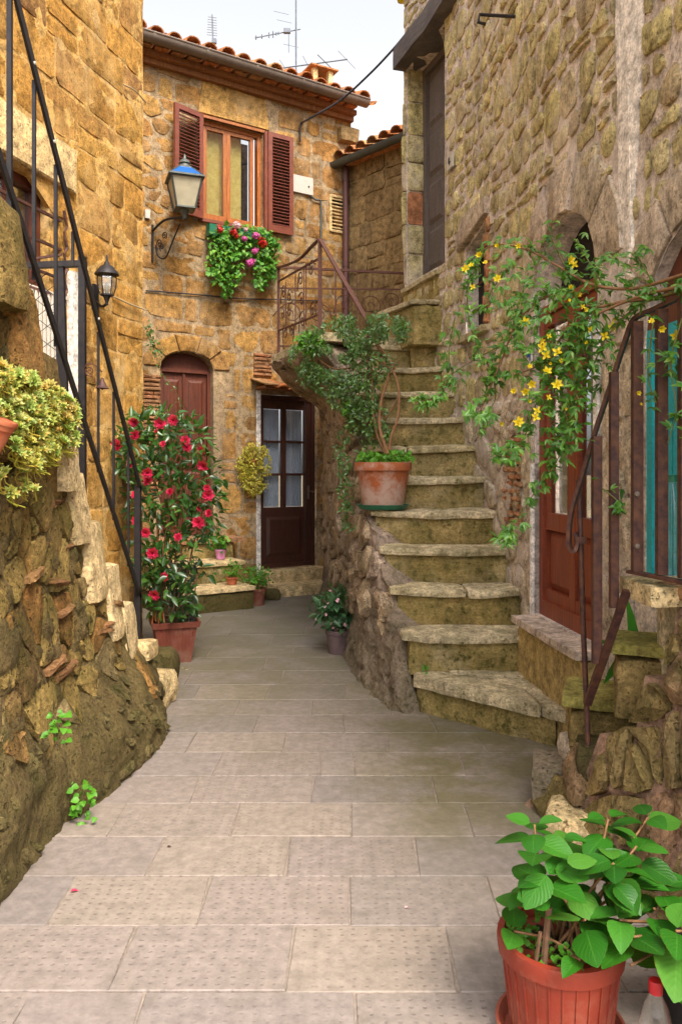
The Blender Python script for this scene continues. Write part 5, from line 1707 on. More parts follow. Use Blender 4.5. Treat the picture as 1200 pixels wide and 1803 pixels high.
# end stones facing the camera side of the steps, stacked
def blk(lo, hi, mat, name='step_block', amp=.014, rnd=.03, seed=0, rot=0.0, c=None):
    m_ = MB()
    c = c or ((lo[0] + hi[0]) / 2, (lo[1] + hi[1]) / 2)
    cs, sn = math.cos(rot), math.sin(rot)
    def xf(p): return V((c[0] + (p.x - c[0]) * cs - (p.y - c[1]) * sn, c[1] + (p.x - c[0]) * sn + (p.y - c[1]) * cs, p.z))
    vs, fs = rough_block(lo, hi, amp, .05, rnd, seed, xf); m_.add(vs, fs)
    return m_.build(name, M[mat], fw, 42)
blk((.98, 3.30, .445), (1.35, 3.66, .50), 'green_slab', 'tread', .006, .015, 1, -.35)
blk((1.02, 3.34, .20), (1.35, 3.66, .44), 'parapet', 'step_block', .02, .04, 2, -.35)
blk((1.075, 3.02, .735), (1.4, 3.32, .785), 'green_slab', 'tread', .006, .015, 3, -.35)
blk((1.10, 3.04, .48), (1.4, 3.34, .73), 'parapet', 'step_block', .02, .04, 4, -.35)
blk((.97, 3.4, .18), (1.12, 3.56, .30), 'right_low', 'step_block', .014, .03, 5, .3)
blk((.84, 3.36, -.02), (1.0, 3.62, .19), 'ramp', 'step_block', .012, .02, 6, -.25)
blk((.97, 3.16, -.02), (1.2, 3.42, .33), 'skirt', 'step_block', .014, .04, 7, -.3)
blk((.82, 3.06, -.02), (1.06, 3.32, .115), 'step_pale', 'step_block', .016, .05, 8, -.3)
blk((.86, 2.98, -.02), (1.06, 3.2, .09), 'step_pale', 'step_block', .016, .04, 18, -.3)
# flat coping stones under the rail
for i, (s0_, s1_, z, mt) in enumerate(((.60, .70, 1.055, 'brick'), (.70, .84, 1.05, 'brick'), (.85, 1.15, 1.04, 'step_pale'), (1.16, 1.6, 1.045, 'green_slab'))):
    m_ = MB(); vs, fs = rough_block((s0_, -.34, z - .055), (s1_ - .006, .035, z + .0), .006, .05, .014, 20 + i, lambda p: V((fmap(p.x, 1.0, p.y).x, fmap(p.x, 1.0, p.y).y, p.z))); m_.add(vs, fs)
    m_.build('coping_stone', M[mt], fw, 42)
# landing in front of the turquoise door
blk((1.22, 1.6, .6), (1.9, 3.1, .97), 'tread', 'landing_slab', .006, .02, 30)

# iron railing of the foreground stair
fr = thing('stair_railing', 'brown iron railing with curled handrail at the right foreground stair', 'railing', P(1035, 1400, 3.24))
mb = MB(); mb.band(catmull([P(1230, 505, 2.62), P(1190, 526, 2.75), P(1150, 545, 2.86), P(1116, 562, 2.94), P(1100, 600, 3.0), P(1082, 655, 3.05), P(1064, 710, 3.1), P(1046, 765, 3.14), P(1024, 840, 3.19), P(1006, 900, 3.22), P(1001, 950, 3.235), P(1005, 968, 3.24), P(1014, 968, 3.24), P(1018, 952, 3.24), P(1012, 938, 3.24)], 5), .042, .014, V((.55, 1, 0))); mb.build('handrail', M['rust'], fr)
mb = MB(); mb.tube([P(1018, 845, 3.24), P(1022, 960, 3.24), P(1026, 1100, 3.24), P(1032, 1240, 3.24), P(1037, 1370, 3.24), P(1036, 1398, 3.22), P(1024, 1412, 3.2)], .0115, 8); mb.build('newel_bar', M['rust'], fr, True)
mb = MB(); mb.bar(P(1021, 957, 3.24), P(1021, 945, 3.24), .04, .04, up=(0, 1, 0)); mb.build('collar', M['rust'], fr)
mb = MB(); mb.bar(P(1103, 1040, 2.98), P(1062, 1160, 3.1), .028, .02, up=(0, 1, 0)); mb.bar(P(1062, 1158, 3.1), P(1033, 1240, 3.23), .03, .022, up=(0, 1, 0)); mb.build('brace', M['rust'], fr)
for px_, t_, b_y, z, w in ((1050, 768, 1168, 3.12, .034), (1080, 655, 1070, 3.04, .03), (1121, 566, 1006, 2.93, .036), (1164, 545, 1012, 2.82, .036), (1203, 520, 1018, 2.72, .032)):
    mb = MB(); mb.bar(P(px_, t_, z), P(px_, b_y, z), w, .03, up=(0, 1, 0)); mb.build('baluster', M['rust'], fr)
    if px_ in (1121,):
        for yy in (870, 962): 
            mb = MB(); mb.lathe([(0, 0), (.011, 0), (.008, .007), (0, .008)], P(px_, yy, z - .018), 8, Matrix.Rotation(PI / 2, 3, 'X')); mb.build('rivet', M['gutter'], fr)
mb = MB(); mb.bar(P(1108, 1006, 2.97), P(1210, 1027, 2.68), .034, .012); mb.build('bottom_rail', M['rust'], fr)

# ---------------------------------------------------------------- foliage tools
def leaf_tpl(L=1.0, W=.45, n=4, fold=.15, curl=.2, tip=1.0, wide=.42, serr=0.0, cup=0):
    """one leaf along +X, five columns when serrated, three otherwise"""
    vs, fs, uv = [], [], []
    cols = (-1, -.5, 0, .5, 1) if serr else (-1, 0, 1)
    nc = len(cols)
    for i in range(n + 1):
        t = i / n
        w = (math.sin(PI * t ** (.75 if wide < .45 else 1.0)) ** (.74 if serr else .85)) * W / 2 if 0 < i < n else .012 * L
        if serr and 0 < i < n: w *= 1 + serr * (1 if i % 2 else -1)
        for c in cols:
            z = fold * abs(c) * w * 2 - curl * L * t * t + cup * (c * c) * w + (serr * .25 * W * math.sin(t * 20) * abs(c) * (abs(c) < .9) if serr else 0)
            vs.append(V((t * L, c * w, z))); uv.append((t, c))
    for i in range(n):
        for j in range(nc - 1):
            a = i * nc + j
            fs.append((a, a + nc, a + nc + 1, a + 1))
    return vs, fs, uv
def frame_(p, d, nrm, s=1.0):
    d = V(d).normalized(); nrm = V(nrm)
    y = nrm.cross(d)
    if y.length < 1e-4: y = d.orthogonal()
    y.normalize(); z = d.cross(y)
    m = Matrix(((d.x * s, y.x * s, z.x * s, p[0]), (d.y * s, y.y * s, z.y * s, p[1]), (d.z * s, y.z * s, z.z * s, p[2]), (0, 0, 0, 1)))
    return m
def rv(): return V((rng.gauss(0, 1), rng.gauss(0, 1), rng.gauss(0, 1))).normalized()
def foliage(parent, items, tpls, mat, limit=290, name='leaf', mass='leaves'):
    """items: (matrix). the nearest as parts that share mesh data, the others joined"""
    meshes = []
    for t in tpls:
        mb = MB(); mb.add(t[0], t[1], 0.0, t[2]); meshes.append(mb.mesh(name, mat, True))
    items = sorted(items, key=lambda m: m.to_scale().x / max(.3, m.translation.y), reverse=True)
    for m in items[:limit]:
        o = bpy.data.objects.new(name, rng.choice(meshes)); link(o, parent); o.matrix_basis = m
    rest = items[limit:]
    if rest:
        mb = MB()
        for m in rest:
            t = rng.choice(tpls); mb.add([m @ v for v in t[0]], t[1], None, t[2])
        mb.build(mass, mat, parent, True, kind='stuff')
def parts(parent, mats, meshes, name, limit=290):
    if mats[limit:]:
        mb = MB()
        for m in mats[limit:]:
            me = rng.choice(meshes); mb.add([m @ v.co for v in me.vertices], [tuple(p.vertices) for p in me.polygons])
        mb.build('small_' + name + 's', me.materials[0], parent, True, kind='stuff')
    for m in mats[:limit]:
        o = bpy.data.objects.new(name, rng.choice(meshes)); link(o, parent); o.matrix_basis = m
def flower_mesh(rings, mat, cmat=None, cr=0.0, cup=.3):
    """rings: (n petals, length, width, lift angle)"""
    mb = MB()
    for (n, L, W, a) in rings:
        t = leaf_tpl(L, W, 3, .1, -.1, wide=.6, cup=cup)
        off = U(0, 6)
        for i in range(n):
            m = Matrix.Rotation(off + 2 * PI * i / n + U(-.15, .15), 4, 'Z') @ Matrix.Rotation(-a + U(-.12, .12), 4, 'Y')
            mb.add([m @ v for v in t[0]], t[1], None, t[2])
    mats = [mat]
    if cmat:
        mats.append(cmat); mb.m = 1
        mb.lathe([(cr, 0), (cr, cr * .8), (0, cr * 1.2)], (0, 0, .002), 6)
    return mb.mesh('flower', mats, True)
def branchlet(parent, pts, r0, r1, mat='stem', name='stem', n=5, k=5):
    c = catmull(pts, k); m = len(c)
    mb = MB(); mb.tube(c, [r0 + (r1 - r0) * i / (m - 1) for i in range(m)], n)
    return mb.build(name, M[mat], parent, True)
def round_pot(parent, c, r, h, mat, rim=True, taper=.72, soil=True, saucer=None, ribs=0):
    c = V(c)
    rb = r * taper
    rh = h * .2
    prof = [(0, .0), (rb, 0), (rb + (r * .93 - rb) * .5, h * .45), (r * .93, h - rh), (r * (1.0 if rim else .94), h - rh + .004), (r * 1.02, h - .01), (r * 1.01, h), (r * .9, h), (r * .88, h - .03), (0, h - .035)]
    mb = MB(); mb.lathe(prof, c, 36)
    if ribs:
        for i in range(ribs):
            a = 2 * PI * i / ribs
            d = V((math.cos(a), math.sin(a), 0))
            mb.bar(c + d * (rb + .001) + V((0, 0, .01)), c + d * (r * .935) + V((0, 0, h - rh)), .004, .004, up=d)
    mb.build('pot', M[mat], parent, 40)
    if soil:
        mb = MB(); n = 20
        vs = [c + V((0, 0, h - .028))]
        for rr in (.5, .89):
            for i in range(n): vs.append(c + V((math.cos(2 * PI * i / n) * r * rr, math.sin(2 * PI * i / n) * r * rr, h - .032 + U(-.006, .006))))
        fs = [(0, 1 + i, 1 + (i + 1) % n) for i in range(n)] + [(1 + i, 1 + n + i, 1 + n + (i + 1) % n, 1 + (i + 1) % n) for i in range(n)]
        mb.add(vs, fs); mb.build('soil', M['soil'], parent, True)
    if saucer:
        mb = MB(); rs_ = rb * 1.28
        mb.lathe([(0, -.022), (rs_ * .88, -.022), (rs_, .006), (rs_ * 1.02, .012), (rs_ * .97, .012), (rs_ * .86, -.012), (0, -.012)], c, 32); mb.build('saucer', M[saucer], parent, 40)
def bush(parent, c, rad, n, tpls, mat, size, up=.3, limit=290, stems=6, base=None, smat='twig', shell=.5, zs=1.0):
    c = V(c); items = []
    for _ in range(n):
        d = rv(); rr = rad * (shell + (1 - shell) * rng.random()) * U(.75, 1.08)
        p = c + V((d.x * rr, d.y * rr, d.z * rr * zs))
        dr = (d * .7 + V((0, 0, up)) + rv() * .7)
        items.append(frame_(p, dr, d + V((0, 0, .8)) + rv() * .5, size * U(.7, 1.2)))
    foliage(parent, items, tpls, mat, limit)
    if base is not None:
        for _ in range(stems):
            d = rv(); q = c + V((d.x * rad * .6, d.y * rad * .6, abs(d.z) * rad * .5))
            branchlet(parent, [V(base) + V((U(-.02, .02), U(-.02, .02), 0)), V(base).lerp(q, .5) + rv() * rad * .12, q], .005, .0025, smat)

T_cam = [leaf_tpl(1, .42, 4, .25, .12), leaf_tpl(1, .46, 4, .2, .25), leaf_tpl(1, .38, 4, .3, .05)]
T_small = [leaf_tpl(1, .5, 3, .2, .2), leaf_tpl(1, .42, 3, .3, .3)]
T_round = [leaf_tpl(1, .95, 4, .25, .15), leaf_tpl(1, .85, 4, .15, .25)]
T_jas = [leaf_tpl(1, .34, 3, .25, .25), leaf_tpl(1, .4, 3, .2, .1)]
T_hyd = [leaf_tpl(1, .80, 16, .08, .20, serr=.018), leaf_tpl(1, .74, 16, .14, .38, serr=.02), leaf_tpl(1, .86, 16, .05, .10, serr=.018), leaf_tpl(1, .70, 16, .2, .05, serr=.02), leaf_tpl(1, .78, 16, -.04, .3, serr=.02)]
T_succ = [leaf_tpl(1, .42, 3, .5, -.25)]

# ---------------------------------------------------------------- camellia in its square planter
cm = thing('camellia', 'tall camellia with crimson flowers in a square terracotta planter with a wire cage', 'potted plant', (-1.29, 6.1, 0))
mb = MB(); c0_ = V((-1.285, 6.12, 0)); an = .32
def sqr(r, z, c=c0_, rot=an): return [c + V((math.cos(rot + PI / 4 + i * PI / 2) * r * 1.414, math.sin(rot + PI / 4 + i * PI / 2) * r * 1.414, z)) for i in range(4)]
mb.loft([sqr(.115, 0), sqr(.155, .27), sqr(.172, .272), sqr(.182, .315), sqr(.165, .315), sqr(.15, .27)]); 
for i in range(4):
    for k in range(1, 12):
        t = k / 12
        a = sqr(.116, .01)[i].lerp(sqr(.116, .01)[(i + 1) % 4], t); b = sqr(.155, .265)[i].lerp(sqr(.155, .265)[(i + 1) % 4], t)
        mb.bar(a, b, .004, .004)
mb.build('planter', M['planter'], cm, 40)
mb = MB(); mb.add(sqr(.155, .285), [(0, 1, 2, 3)]); mb.build('soil', M['soil'], cm)
mb = MB(); cc = c0_ + V((.01, 0, 0))
for k in range(30):
    a = 2 * PI * k / 30; mb.tube([cc + V((math.cos(a) * .15, math.sin(a) * .15, .29)), cc + V((math.cos(a + .1) * .165, math.sin(a + .1) * .165, .78))], .0016, 3)
for k in range(17):
    z = .31 + k * .0285; mb.tube([cc + V((math.cos(a) * (.151 + k * .0008), math.sin(a) * .155, z)) for a in [2 * PI * i / 20 for i in range(21)]], .0015, 3)
mb.build('wire_cage', M['gutter2'], cm)
for (x_, y_, a) in ((268, 1096, .1), (274, 1094, -.05), (283, 1094, .08), (289, 1096, -.12), (279, 1098, .03)):
    b = P(x_, y_, 5.98); mb = MB(); mb.tube([b, b + V((a * .08, 0, .085))], .006, 6); mb.build('stake', M['winwood'], cm)
blobs = [(290, 790, 80, 50, 1.0), (255, 770, 45, 40, .8), (330, 840, 60, 50, .9), (285, 870, 60, 50, .9), (365, 900, 25, 45, .5), (275, 930, 45, 50, .6), (300, 985, 45, 50, .45), (235, 800, 35, 45, .4), (285, 745, 55, 25, .4), (320, 770, 50, 30, .5), (290, 1040, 38, 40, .3), (350, 1005, 24, 12, .12), (262, 1000, 20, 60, .25), (340, 920, 45, 40, .5), (262, 1060, 14, 30, .12), (300, 1035, 36, 50, .9), (282, 1000, 40, 30, .6), (318, 1060, 24, 30, .3)]
items = []; 
for (bx_, by_, rx, ry, w) in blobs:
    for _ in range(int(165 * w)):
        a = U(0, 2 * PI); r_ = math.sqrt(rng.random()) * 1.12
        dd = 6.1 + U(-.26, .26) * (1.0 if rx > 30 else .5)
        p = P(bx_ + math.cos(a) * r_ * rx, by_ + math.sin(a) * r_ * ry, dd)
        out = V((math.cos(a), -.5, -math.sin(a)))
        # small whorl
        dr = out * .6 + rv() * .8 + V((0, 0, .05))
        items.append(frame_(p, dr, V((0, -.5, 1)) + rv() * .6, U(.06, .1)))
foliage(cm, items, T_cam, M['l_cam'], 290)
for (tx, ty) in ((290, 790), (330, 850), (250, 800), (360, 900), (280, 930), (310, 760), (265, 860), (300, 980), (352, 1005)):
    b = c0_ + V((U(-.05, .05), U(-.05, .05), .29)); e = P(tx, ty, 6.1 + U(-.1, .1))
    branchlet(cm, [b, b.lerp(e, .35) + V((U(-.06, .06), 0, .05)), b.lerp(e, .7) + V((U(-.06, .06), 0, .04)), e], .011, .004, 'stem', 'branch')
fl = [flower_mesh([(7, .043, .034, .15), (7, .037, .03, .5), (6, .03, .026, .85), (5, .02, .02, 1.2)], M['f_red']) for _ in range(4)] + [flower_mesh([(5, .03, .028, .9), (5, .024, .02, 1.25)], M['f_red'])]
fpos = [(236, 743), (238, 766), (208, 784), (203, 780), (305, 740), (326, 776), (329, 788), (355, 793), (230, 817), (259, 832), (261, 846), (238, 871), (282, 746), (287, 782), (358, 820), (299, 866), (366, 872), (352, 894), (368, 904), (349, 920), (256, 938), (313, 946), (268, 974), (288, 1016), (272, 1047), (240, 917), (364, 859), (275, 762), (212, 776)]
ms = []
for (x_, y_) in fpos:
    big = .7 if (x_, y_) in ((203, 780), (299, 866), (313, 946), (212, 776), (364, 859), (287, 782)) else 1.0
    p = P(x_, y_, 5.86 + U(-.06, .06)); n_ = V((U(-.5, .5), -1, U(-.3, .5)))
    ms.append(frame_(p, n_.orthogonal(), n_, big * U(.85, 1.25)))
parts(cm, ms, fl, 'flower')

# ---------------------------------------------------------------- thin climber on the arch
cl = thing('climbing_vine', 'thin climbing vine with small leaves beside the low mahogany arched door', 'vine', BW(sa0, .7, .2))
items = []
for pts_, n in (([(262, 575, 8.6), (268, 600, 8.6), (275, 625, 8.6)], 130), ([(275, 640, 8.5), (290, 665, 8.5), (310, 690, 8.5), (318, 720, 8.4)], 26), ([(260, 730, 8.2), (275, 722, 8.2), (300, 735, 8.2)], 46)):
    c = [P(*q) for q in pts_]; branchlet(cl, c, .004, .002, 'stem')
    cc = catmull(c, 8)
    for _ in range(n):
        p = rng.choice(cc) + rv() * U(0, .085 if n > 40 else .04); items.append(frame_(p, rv() + V((0, -.5, 0)), V((0, -.6, .6)) + rv() * .5, U(.03, .048)))
foliage(cl, items, T_small, M['l_ivy'], 120)
branchlet(cl, [P(318, 705, 8.4), P(335, 728, 8.7), P(360, 735, 8.9), P(378, 742, 9.0)], .003, .002, 'stem')

# ---------------------------------------------------------------- arch door steps and pots
cs = thing('stone_steps', 'three pale stone steps up to the low mahogany arched door', 'steps', BW(scC, 0, .6))
for i, (sa_, sb_, d0_, d1_, z0, z1, mt) in enumerate(((sa0 - .35, sa1 - .02, .2, 1.12, -.02, .245, 'step_pale'), (sa0 - .3, sa1 + .05, .1, .74, .2, .475, 'step_pale'), (sa0 - .2, sa1 + .1, -.12, .36, .4, .69, 'stair'))):
    mb = MB(); vs, fs = rough_block((sa_, d0_, z0), (sb_, d1_ - .02, z1 - .055), .01, .09, .02, 50 + i, lambda p: BW(p.x, p.z, p.y)); mb.add(vs, [f[::-1] for f in fs], U(0, 1)); mb.build('riser', M['skirt' if i == 0 else 'stair'], cs, 40)
    if i < 2:
        mb = MB(); vs, fs = rough_block((sa_, d0_, z1 - .056), (sb_ + .015, d1_, z1), .005, .08, .02, 60 + i, lambda p: BW(p.x, p.z, p.y)); mb.add(vs, [f[::-1] for f in fs], U(0, 1)); mb.build('tread', M['step_pale'], cs, 40)
for k in range(5):
    a = sa0 - .1 + k * .2; mb = MB(); vs, fs = rough_block((a, .0, .64), (a + .19, .38, .695), .004, .06, .01, 70 + k, lambda p: BW(p.x, p.z, p.y)); mb.add(vs, [f[::-1] for f in fs], U(0, 1)); mb.build('brick', M['brick'], cs, 40)
ds = thing('stone_steps', 'two low stone steps below the glazed brown door', 'steps', BW((sd0 + sd1) / 2, 0, .3))
for i, (sa_, sb_, d0_, d1_, z0, z1) in enumerate(((sd0 - .02, sd1 + .12, -.05, .62, -.02, .115), (sd0 - .04, sd1 + .08, -.1, .24, .1, .25))):
    mb = MB(); vs, fs = rough_block((sa_, d0_, z0), (sb_, d1_, z1), .008, .08, .02, 80 + i, lambda p: BW(p.x, p.z, p.y)); mb.add(vs, [f[::-1] for f in fs], U(0, 1)); mb.build('tread', M['step_pale'], ds, 40)
mb = MB(); vs, fs = rough_block((0, 0, 0), (.2, .18, .12), .02, .05, .05, 5, lambda p: p + P(462, 1062, 8.9) * 1 + V((0, 0, -P(462, 1062, 8.9).z))); mb.add(vs, fs); tag(mb.build('stone', M['skirt'], None, 40), 'small grey stone between the potted plants and the steps of the glazed door', 'stone')
def potted(name, label, cpx, zdepth, rpx, hpx, mat, base_z, leafmat, tpls, lsize, brad, n, saucer=None, blift=.5, cat='potted plant', group=None, zs=1.0):
    k = zdepth / F
    x = (cpx - 600) * k
    r, h = rpx * k, hpx * k
    t = thing(name, label, cat, (x, zdepth, base_z), group)
    round_pot(t, (x, zdepth, base_z), r, h, mat, saucer=saucer)
    bc = V((x, zdepth, base_z + h + brad * blift))
    bush(t, bc, brad, n, tpls, M[leafmat], lsize, base=(x, zdepth, base_z + h - .03), zs=zs, shell=.25)
    return t
q = BW(sa1 - .12, 0, .56); potted('potted_plant', 'small pink pot with a bright green plant on the second step', 388, q.y, 10, 17, 'pink_pl', .48, 'l_ger', T_round, .045, .115, 110)
q = BW(sa1 - .13, 0, .98); potted('potted_plant', 'small low terracotta pot with a bushy green plant at the end of the lowest step', 408, q.y, 11, 13, 'terracotta', .25, 'l_lime', T_small, .04, .12, 130)
potted('potted_plant', 'round brown pot with a wide leafy plant on the ground before the glazed door', 452, 8.62, 17, 30, 'planter', 0, 'l_ger', T_small, .05, .20, 260, blift=.55, zs=.75)
t = potted('potted_plant', 'grey plastic pot with a dark green flowering shrub at the foot of the staircase wall', 596, 6.35, 24, 42, 'grey_pl', 0, 'l_gery', T_small, .085, .21, 330, blift=.75, zs=.85)
fm = [flower_mesh([(6, .016, .014, .4)], M['f_pale']) for _ in range(2)]
ms = []
for _ in range(22):
    d = rv(); p = V((596 - 600, 0, 0)) * 0 + V(((596 - 600) * 6.35 / F, 6.35, .19 + .16)) + V((d.x * .2, -abs(d.y) * .2, d.z * .16)); ms.append(frame_(p, d.orthogonal(), d + V((0, -1, .5))))
parts(t, ms, fm, 'flower')
# sedum on the wall beside the glazed door
sdm = thing('hanging_plant', 'yellow-green trailing sedum hanging on the wall left of the glazed door', 'hanging plant', BW(b_(442), 1.7, .1))
items = []
for _ in range(1500):
    u, v = U(-1, 1), U(-1, 1)
    if u * u + v * v > 1.1 or nz((u * 2, v * 2, 0), 1, 7) < -.28: continue
    wdt = 30 * (1 - .35 * max(0, v))
    q = BW(b_(442 + u * wdt), EYE - (826 + v * 46 - HY) * BW(b_(442), 0).y / F, .04 + .12 * rng.random() * (1 - .5 * abs(u)))
    items.append(frame_(q, rv() + V((.3, -.6, -.5)), V((.3, -.8, .6)) + rv() * .5, U(.03, .05)))
foliage(sdm, items, T_jas, M['l_yel'], 290)
mb = MB(); mb.lathe([(0, 0), (.05, 0), (.065, .08), (.055, .08), (0, .07)], BW(b_(442), 1.52, .06), 14); mb.build('pot', M['terracotta'], sdm, 40)

# ---------------------------------------------------------------- geraniums in the window box
gr = thing('window_box', 'window box of red and pink geraniums with trailing green below the shuttered window', 'window box', BW((sw0 + sw1) / 2, hw0, .2))
mb = MB(); mbox(mb, BW, sw0 + .03, sw1 + .02, hw0 - .22, hw0 - .09, .06, .17); mb.build('box', M['green_pl'], gr)
items = []
zg = BW((sw0 + sw1) / 2, 0).y - .15
for (bx_, by_, rx, ry, w) in ((400, 430, 36, 30, 1.0), (450, 430, 36, 30, .9), (388, 465, 26, 34, .8), (470, 455, 22, 34, .7), (405, 480, 22, 26, .5), (398, 505, 9, 22, .2), (461, 485, 16, 24, .35), (425, 412, 55, 18, .8), (480, 430, 12, 12, .15), (480, 475, 8, 20, .12)):
    for _ in range(int(260 * w)):
        a = U(0, 2 * PI); r_ = math.sqrt(rng.random())
        x_ = bx_ + math.cos(a) * r_ * rx
        base = BW(b_(x_), 0, .12 + U(0, .2)); p = P(x_, by_ + math.sin(a) * r_ * ry, base.y); 
        items.append(frame_(p, rv() * .8 + V((.2, -.4, -.5)), V((.2, -.7, .6)) + rv() * .4, U(.042, .07)))
foliage(gr, items, T_round + T_small, M['l_ger'], 290)
def head(mat, r=.05):
    mb = MB(); t = leaf_tpl(.02, .02, 2, .1, 0)
    for _ in range(46):
        d = rv(); d.z = abs(d.z) * 1.0 - .1; d.normalize()
        m = frame_(d * r * U(.6, .85), d.orthogonal() + rv() * .4, d); mb.add([m @ v for v in t[0]], t[1], None, t[2])
    mb.lathe([(0, -r * .5), (r * .6, 0), (0, r * .6)], (0, 0, 0), 8)
    return mb.mesh('flower', M[mat], True)
hm = {k: head(k) for k in ('f_ger', 'f_pink', 'f_pale')}
for (x_, y_, k_2, s) in ((387, 403, 'f_ger', 1.0), (411, 409, 'f_ger', 1.1), (417, 397, 'f_pale', 1.1), (462, 428, 'f_ger', 1.3), (450, 415, 'f_pink', 1.1), (430, 420, 'f_pink', .8), (449, 442, 'f_pink', .9), (441, 462, 'f_pink', 1.15), (416, 415, 'f_ger', .8), (433, 404, 'f_pale', .6)):
    o = bpy.data.objects.new('flower', hm[k_2]); link(o, gr); b = BW(b_(x_), 0, .34); n_ = V((U(-.2, .5), -1, U(0, .5))); o.matrix_basis = frame_(P(x_, y_, b.y), n_.orthogonal(), n_, s * 1.25)

# ---------------------------------------------------------------- star jasmine in the big pot on the stair
pt = thing('potted_vine', 'large terracotta pot on a green saucer with a twisting evergreen vine on the staircase', 'potted plant', (.305, 5.77, 1.2))
round_pot(pt, (.305, 5.77, 1.20), .205, .315, 'terracotta_old', taper=.72, saucer='green_pl')
zb = 5.77
for pts_, r0_, r1_ in (([(684, 805, zb), (676, 780, 5.8), (668, 750, 5.85), (672, 700, 5.9), (684, 660, 5.95), (672, 630, 6.0), (660, 600, 6.1)], .016, .008), ([(684, 805, zb), (688, 770, 5.8), (700, 735, 5.82), (702, 690, 5.85), (692, 655, 5.9), (672, 640, 6.0), (640, 620, 6.2)], .013, .007), ([(680, 800, zb), (662, 760, 5.9), (655, 700, 6.0), (650, 640, 6.1), (600, 590, 6.4)], .011, .006), ([(694, 650, 5.9), (680, 625, 5.95), (668, 610, 6.0), (655, 580, 6.1)], .01, .006), ([(676, 740, 5.9), (690, 720, 5.88), (700, 700, 5.85)], .008, .006), ([(640, 640, 6.2), (600, 650, 6.4), (570, 640, 6.6), (540, 610, 6.8)], .008, .004)):
    branchlet(pt, [P(*q) for q in pts_], r0_, r1_, 'stem', 'branch', 6)
items = []
def dpt(x_): return float(np.interp(x_, [515, 560, 640, 720], [7.1, 6.7, 6.2, 6.0]))
for (bx_, by_, rx, ry, w) in ((620, 590, 60, 35, 1.5), (585, 620, 45, 40, 1.0), (640, 640, 45, 45, 1.3), (590, 670, 45, 30, .8), (620, 700, 40, 30, .9), (645, 735, 35, 30, .8), (665, 765, 22, 22, .4), (555, 600, 30, 22, .6), (700, 580, 22, 22, .4), (660, 570, 45, 18, .6), (610, 745, 10, 45, .12), (603, 800, 14, 38, .2), (610, 860, 14, 34, .2), (640, 810, 12, 30, .12), (612, 915, 14, 24, .12), (565, 655, 25, 18, .3), (530, 625, 22, 26, .5), (545, 660, 22, 20, .4)):
    for _ in range(int(700 * w)):
        a = U(0, 2 * PI); r_ = math.sqrt(rng.random()) * 1.05
        x_ = bx_ + math.cos(a) * r_ * rx; y_ = by_ + math.sin(a) * r_ * ry
        if nz((x_ / 40, y_ / 40, 1), 1.5, 3) < -.34: continue
        d_ = dpt(x_) + U(-.3, .15) if y_ < 790 else side_map(max(2.5, 4.4 + (640 - x_) / 60), 1.0, .08).y
        items.append(frame_(P(x_, y_, d_), rv() + V((0, -.3, -.2)), V((0, -.6, .7)) + rv() * .6, U(.028, .045)))
foliage(pt, items, T_small, M['l_ivy'], 290, mass='leaf_mass')
items = []
for (bx_, by_, rx, ry, n) in ((545, 605, 28, 18, 150), (700, 806, 28, 9, 130), (652, 806, 22, 8, 110), (611, 722, 8, 10, 20)):
    for _ in range(n):
        a = U(0, 2 * PI); r_ = math.sqrt(rng.random())
        x_ = bx_ + math.cos(a) * r_ * rx
        d_ = dpt(x_) - .25 if by_ < 790 else 5.77 + U(-.15, .1)
        items.append(frame_(P(x_, by_ + math.sin(a) * r_ * ry, d_), rv() + V((0, -.3, .2)), V((0, -.5, .8)) + rv() * .5, U(.028, .042)))
foliage(pt, items, T_round, M['l_lime'], 0, mass='bright_leaves')
# little fern on the stair top
fe = thing('fern', 'small bright green fern tuft growing on the upper steps', 'plant', P(702, 590, 7.1))
items = []
for _ in range(60):
    items.append(frame_(P(702 + U(-7, 7), 588, 7.05 + U(-.05, .05)), V((U(-.8, .8), U(-.4, .2), 1.2)), V((0, -1, .2)) + rv() * .3, U(.06, .13)))
foliage(fe, items, [leaf_tpl(1, .14, 3, .2, .35)], M['l_lime'], 60)

# ---------------------------------------------------------------- succulents on the left stair wall
su = thing('succulent_bed', 'mat of yellow-green succulent rosettes spilling over the left rubble wall', 'succulents', P(60, 720, 3.5))
def rosette():
    mb = MB(); t = leaf_tpl(.027, .013, 3, .5, -.3)
    for (n, a, s) in ((7, .15, 1.0), (6, .6, .8), (4, 1.05, .5)):
        o_ = U(0, 6)
        for i in range(n):
            m = Matrix.Rotation(o_ + 2 * PI * i / n, 4, 'Z') @ Matrix.Rotation(-a + U(-.1, .1), 4, 'Y') @ Matrix.Scale(s, 4); mb.add([m @ v for v in t[0]], t[1], None, t[2])
    return mb.mesh('rosette', M['l_succ'], True)
ros = [rosette() for _ in range(4)]; ms = []; stems_ = MB()
for _ in range(2600):
    if len(ms) > 540: break
    x_ = U(-20, 135); y_ = U(640, 880)
    lo_ = np.interp(x_, [-20, 0, 60, 110, 135], [645, 640, 660, 690, 705]); hi_ = np.interp(x_, [-20, 20, 60, 100, 135], [740, 800, 820, 800, 780])
    if not (lo_ < y_ < hi_) and not (U(0, 1) < .06 and y_ > hi_ and x_ < 75): continue
    if nz((x_ / 50, y_ / 50, 0), 1.6, 2) < -.30: continue
    yy = np.interp(x_, [-20, 60, 135], [2.62, 2.98, 3.45]) + U(-.1, .06)
    p = P(x_, y_, yy); nrm_ = V((.5, -.7, .7)) + rv() * .5
    ms.append(frame_(p, nrm_.orthogonal(), nrm_, U(.6, 1.15)))
    stems_.tube(catmull([p - V((U(-.02, .04), -.06, .05)), p - nrm_ * .03 - V((0, 0, .01)), p], 3), .0022, 4)
parts(su, ms, ros, 'rosette')
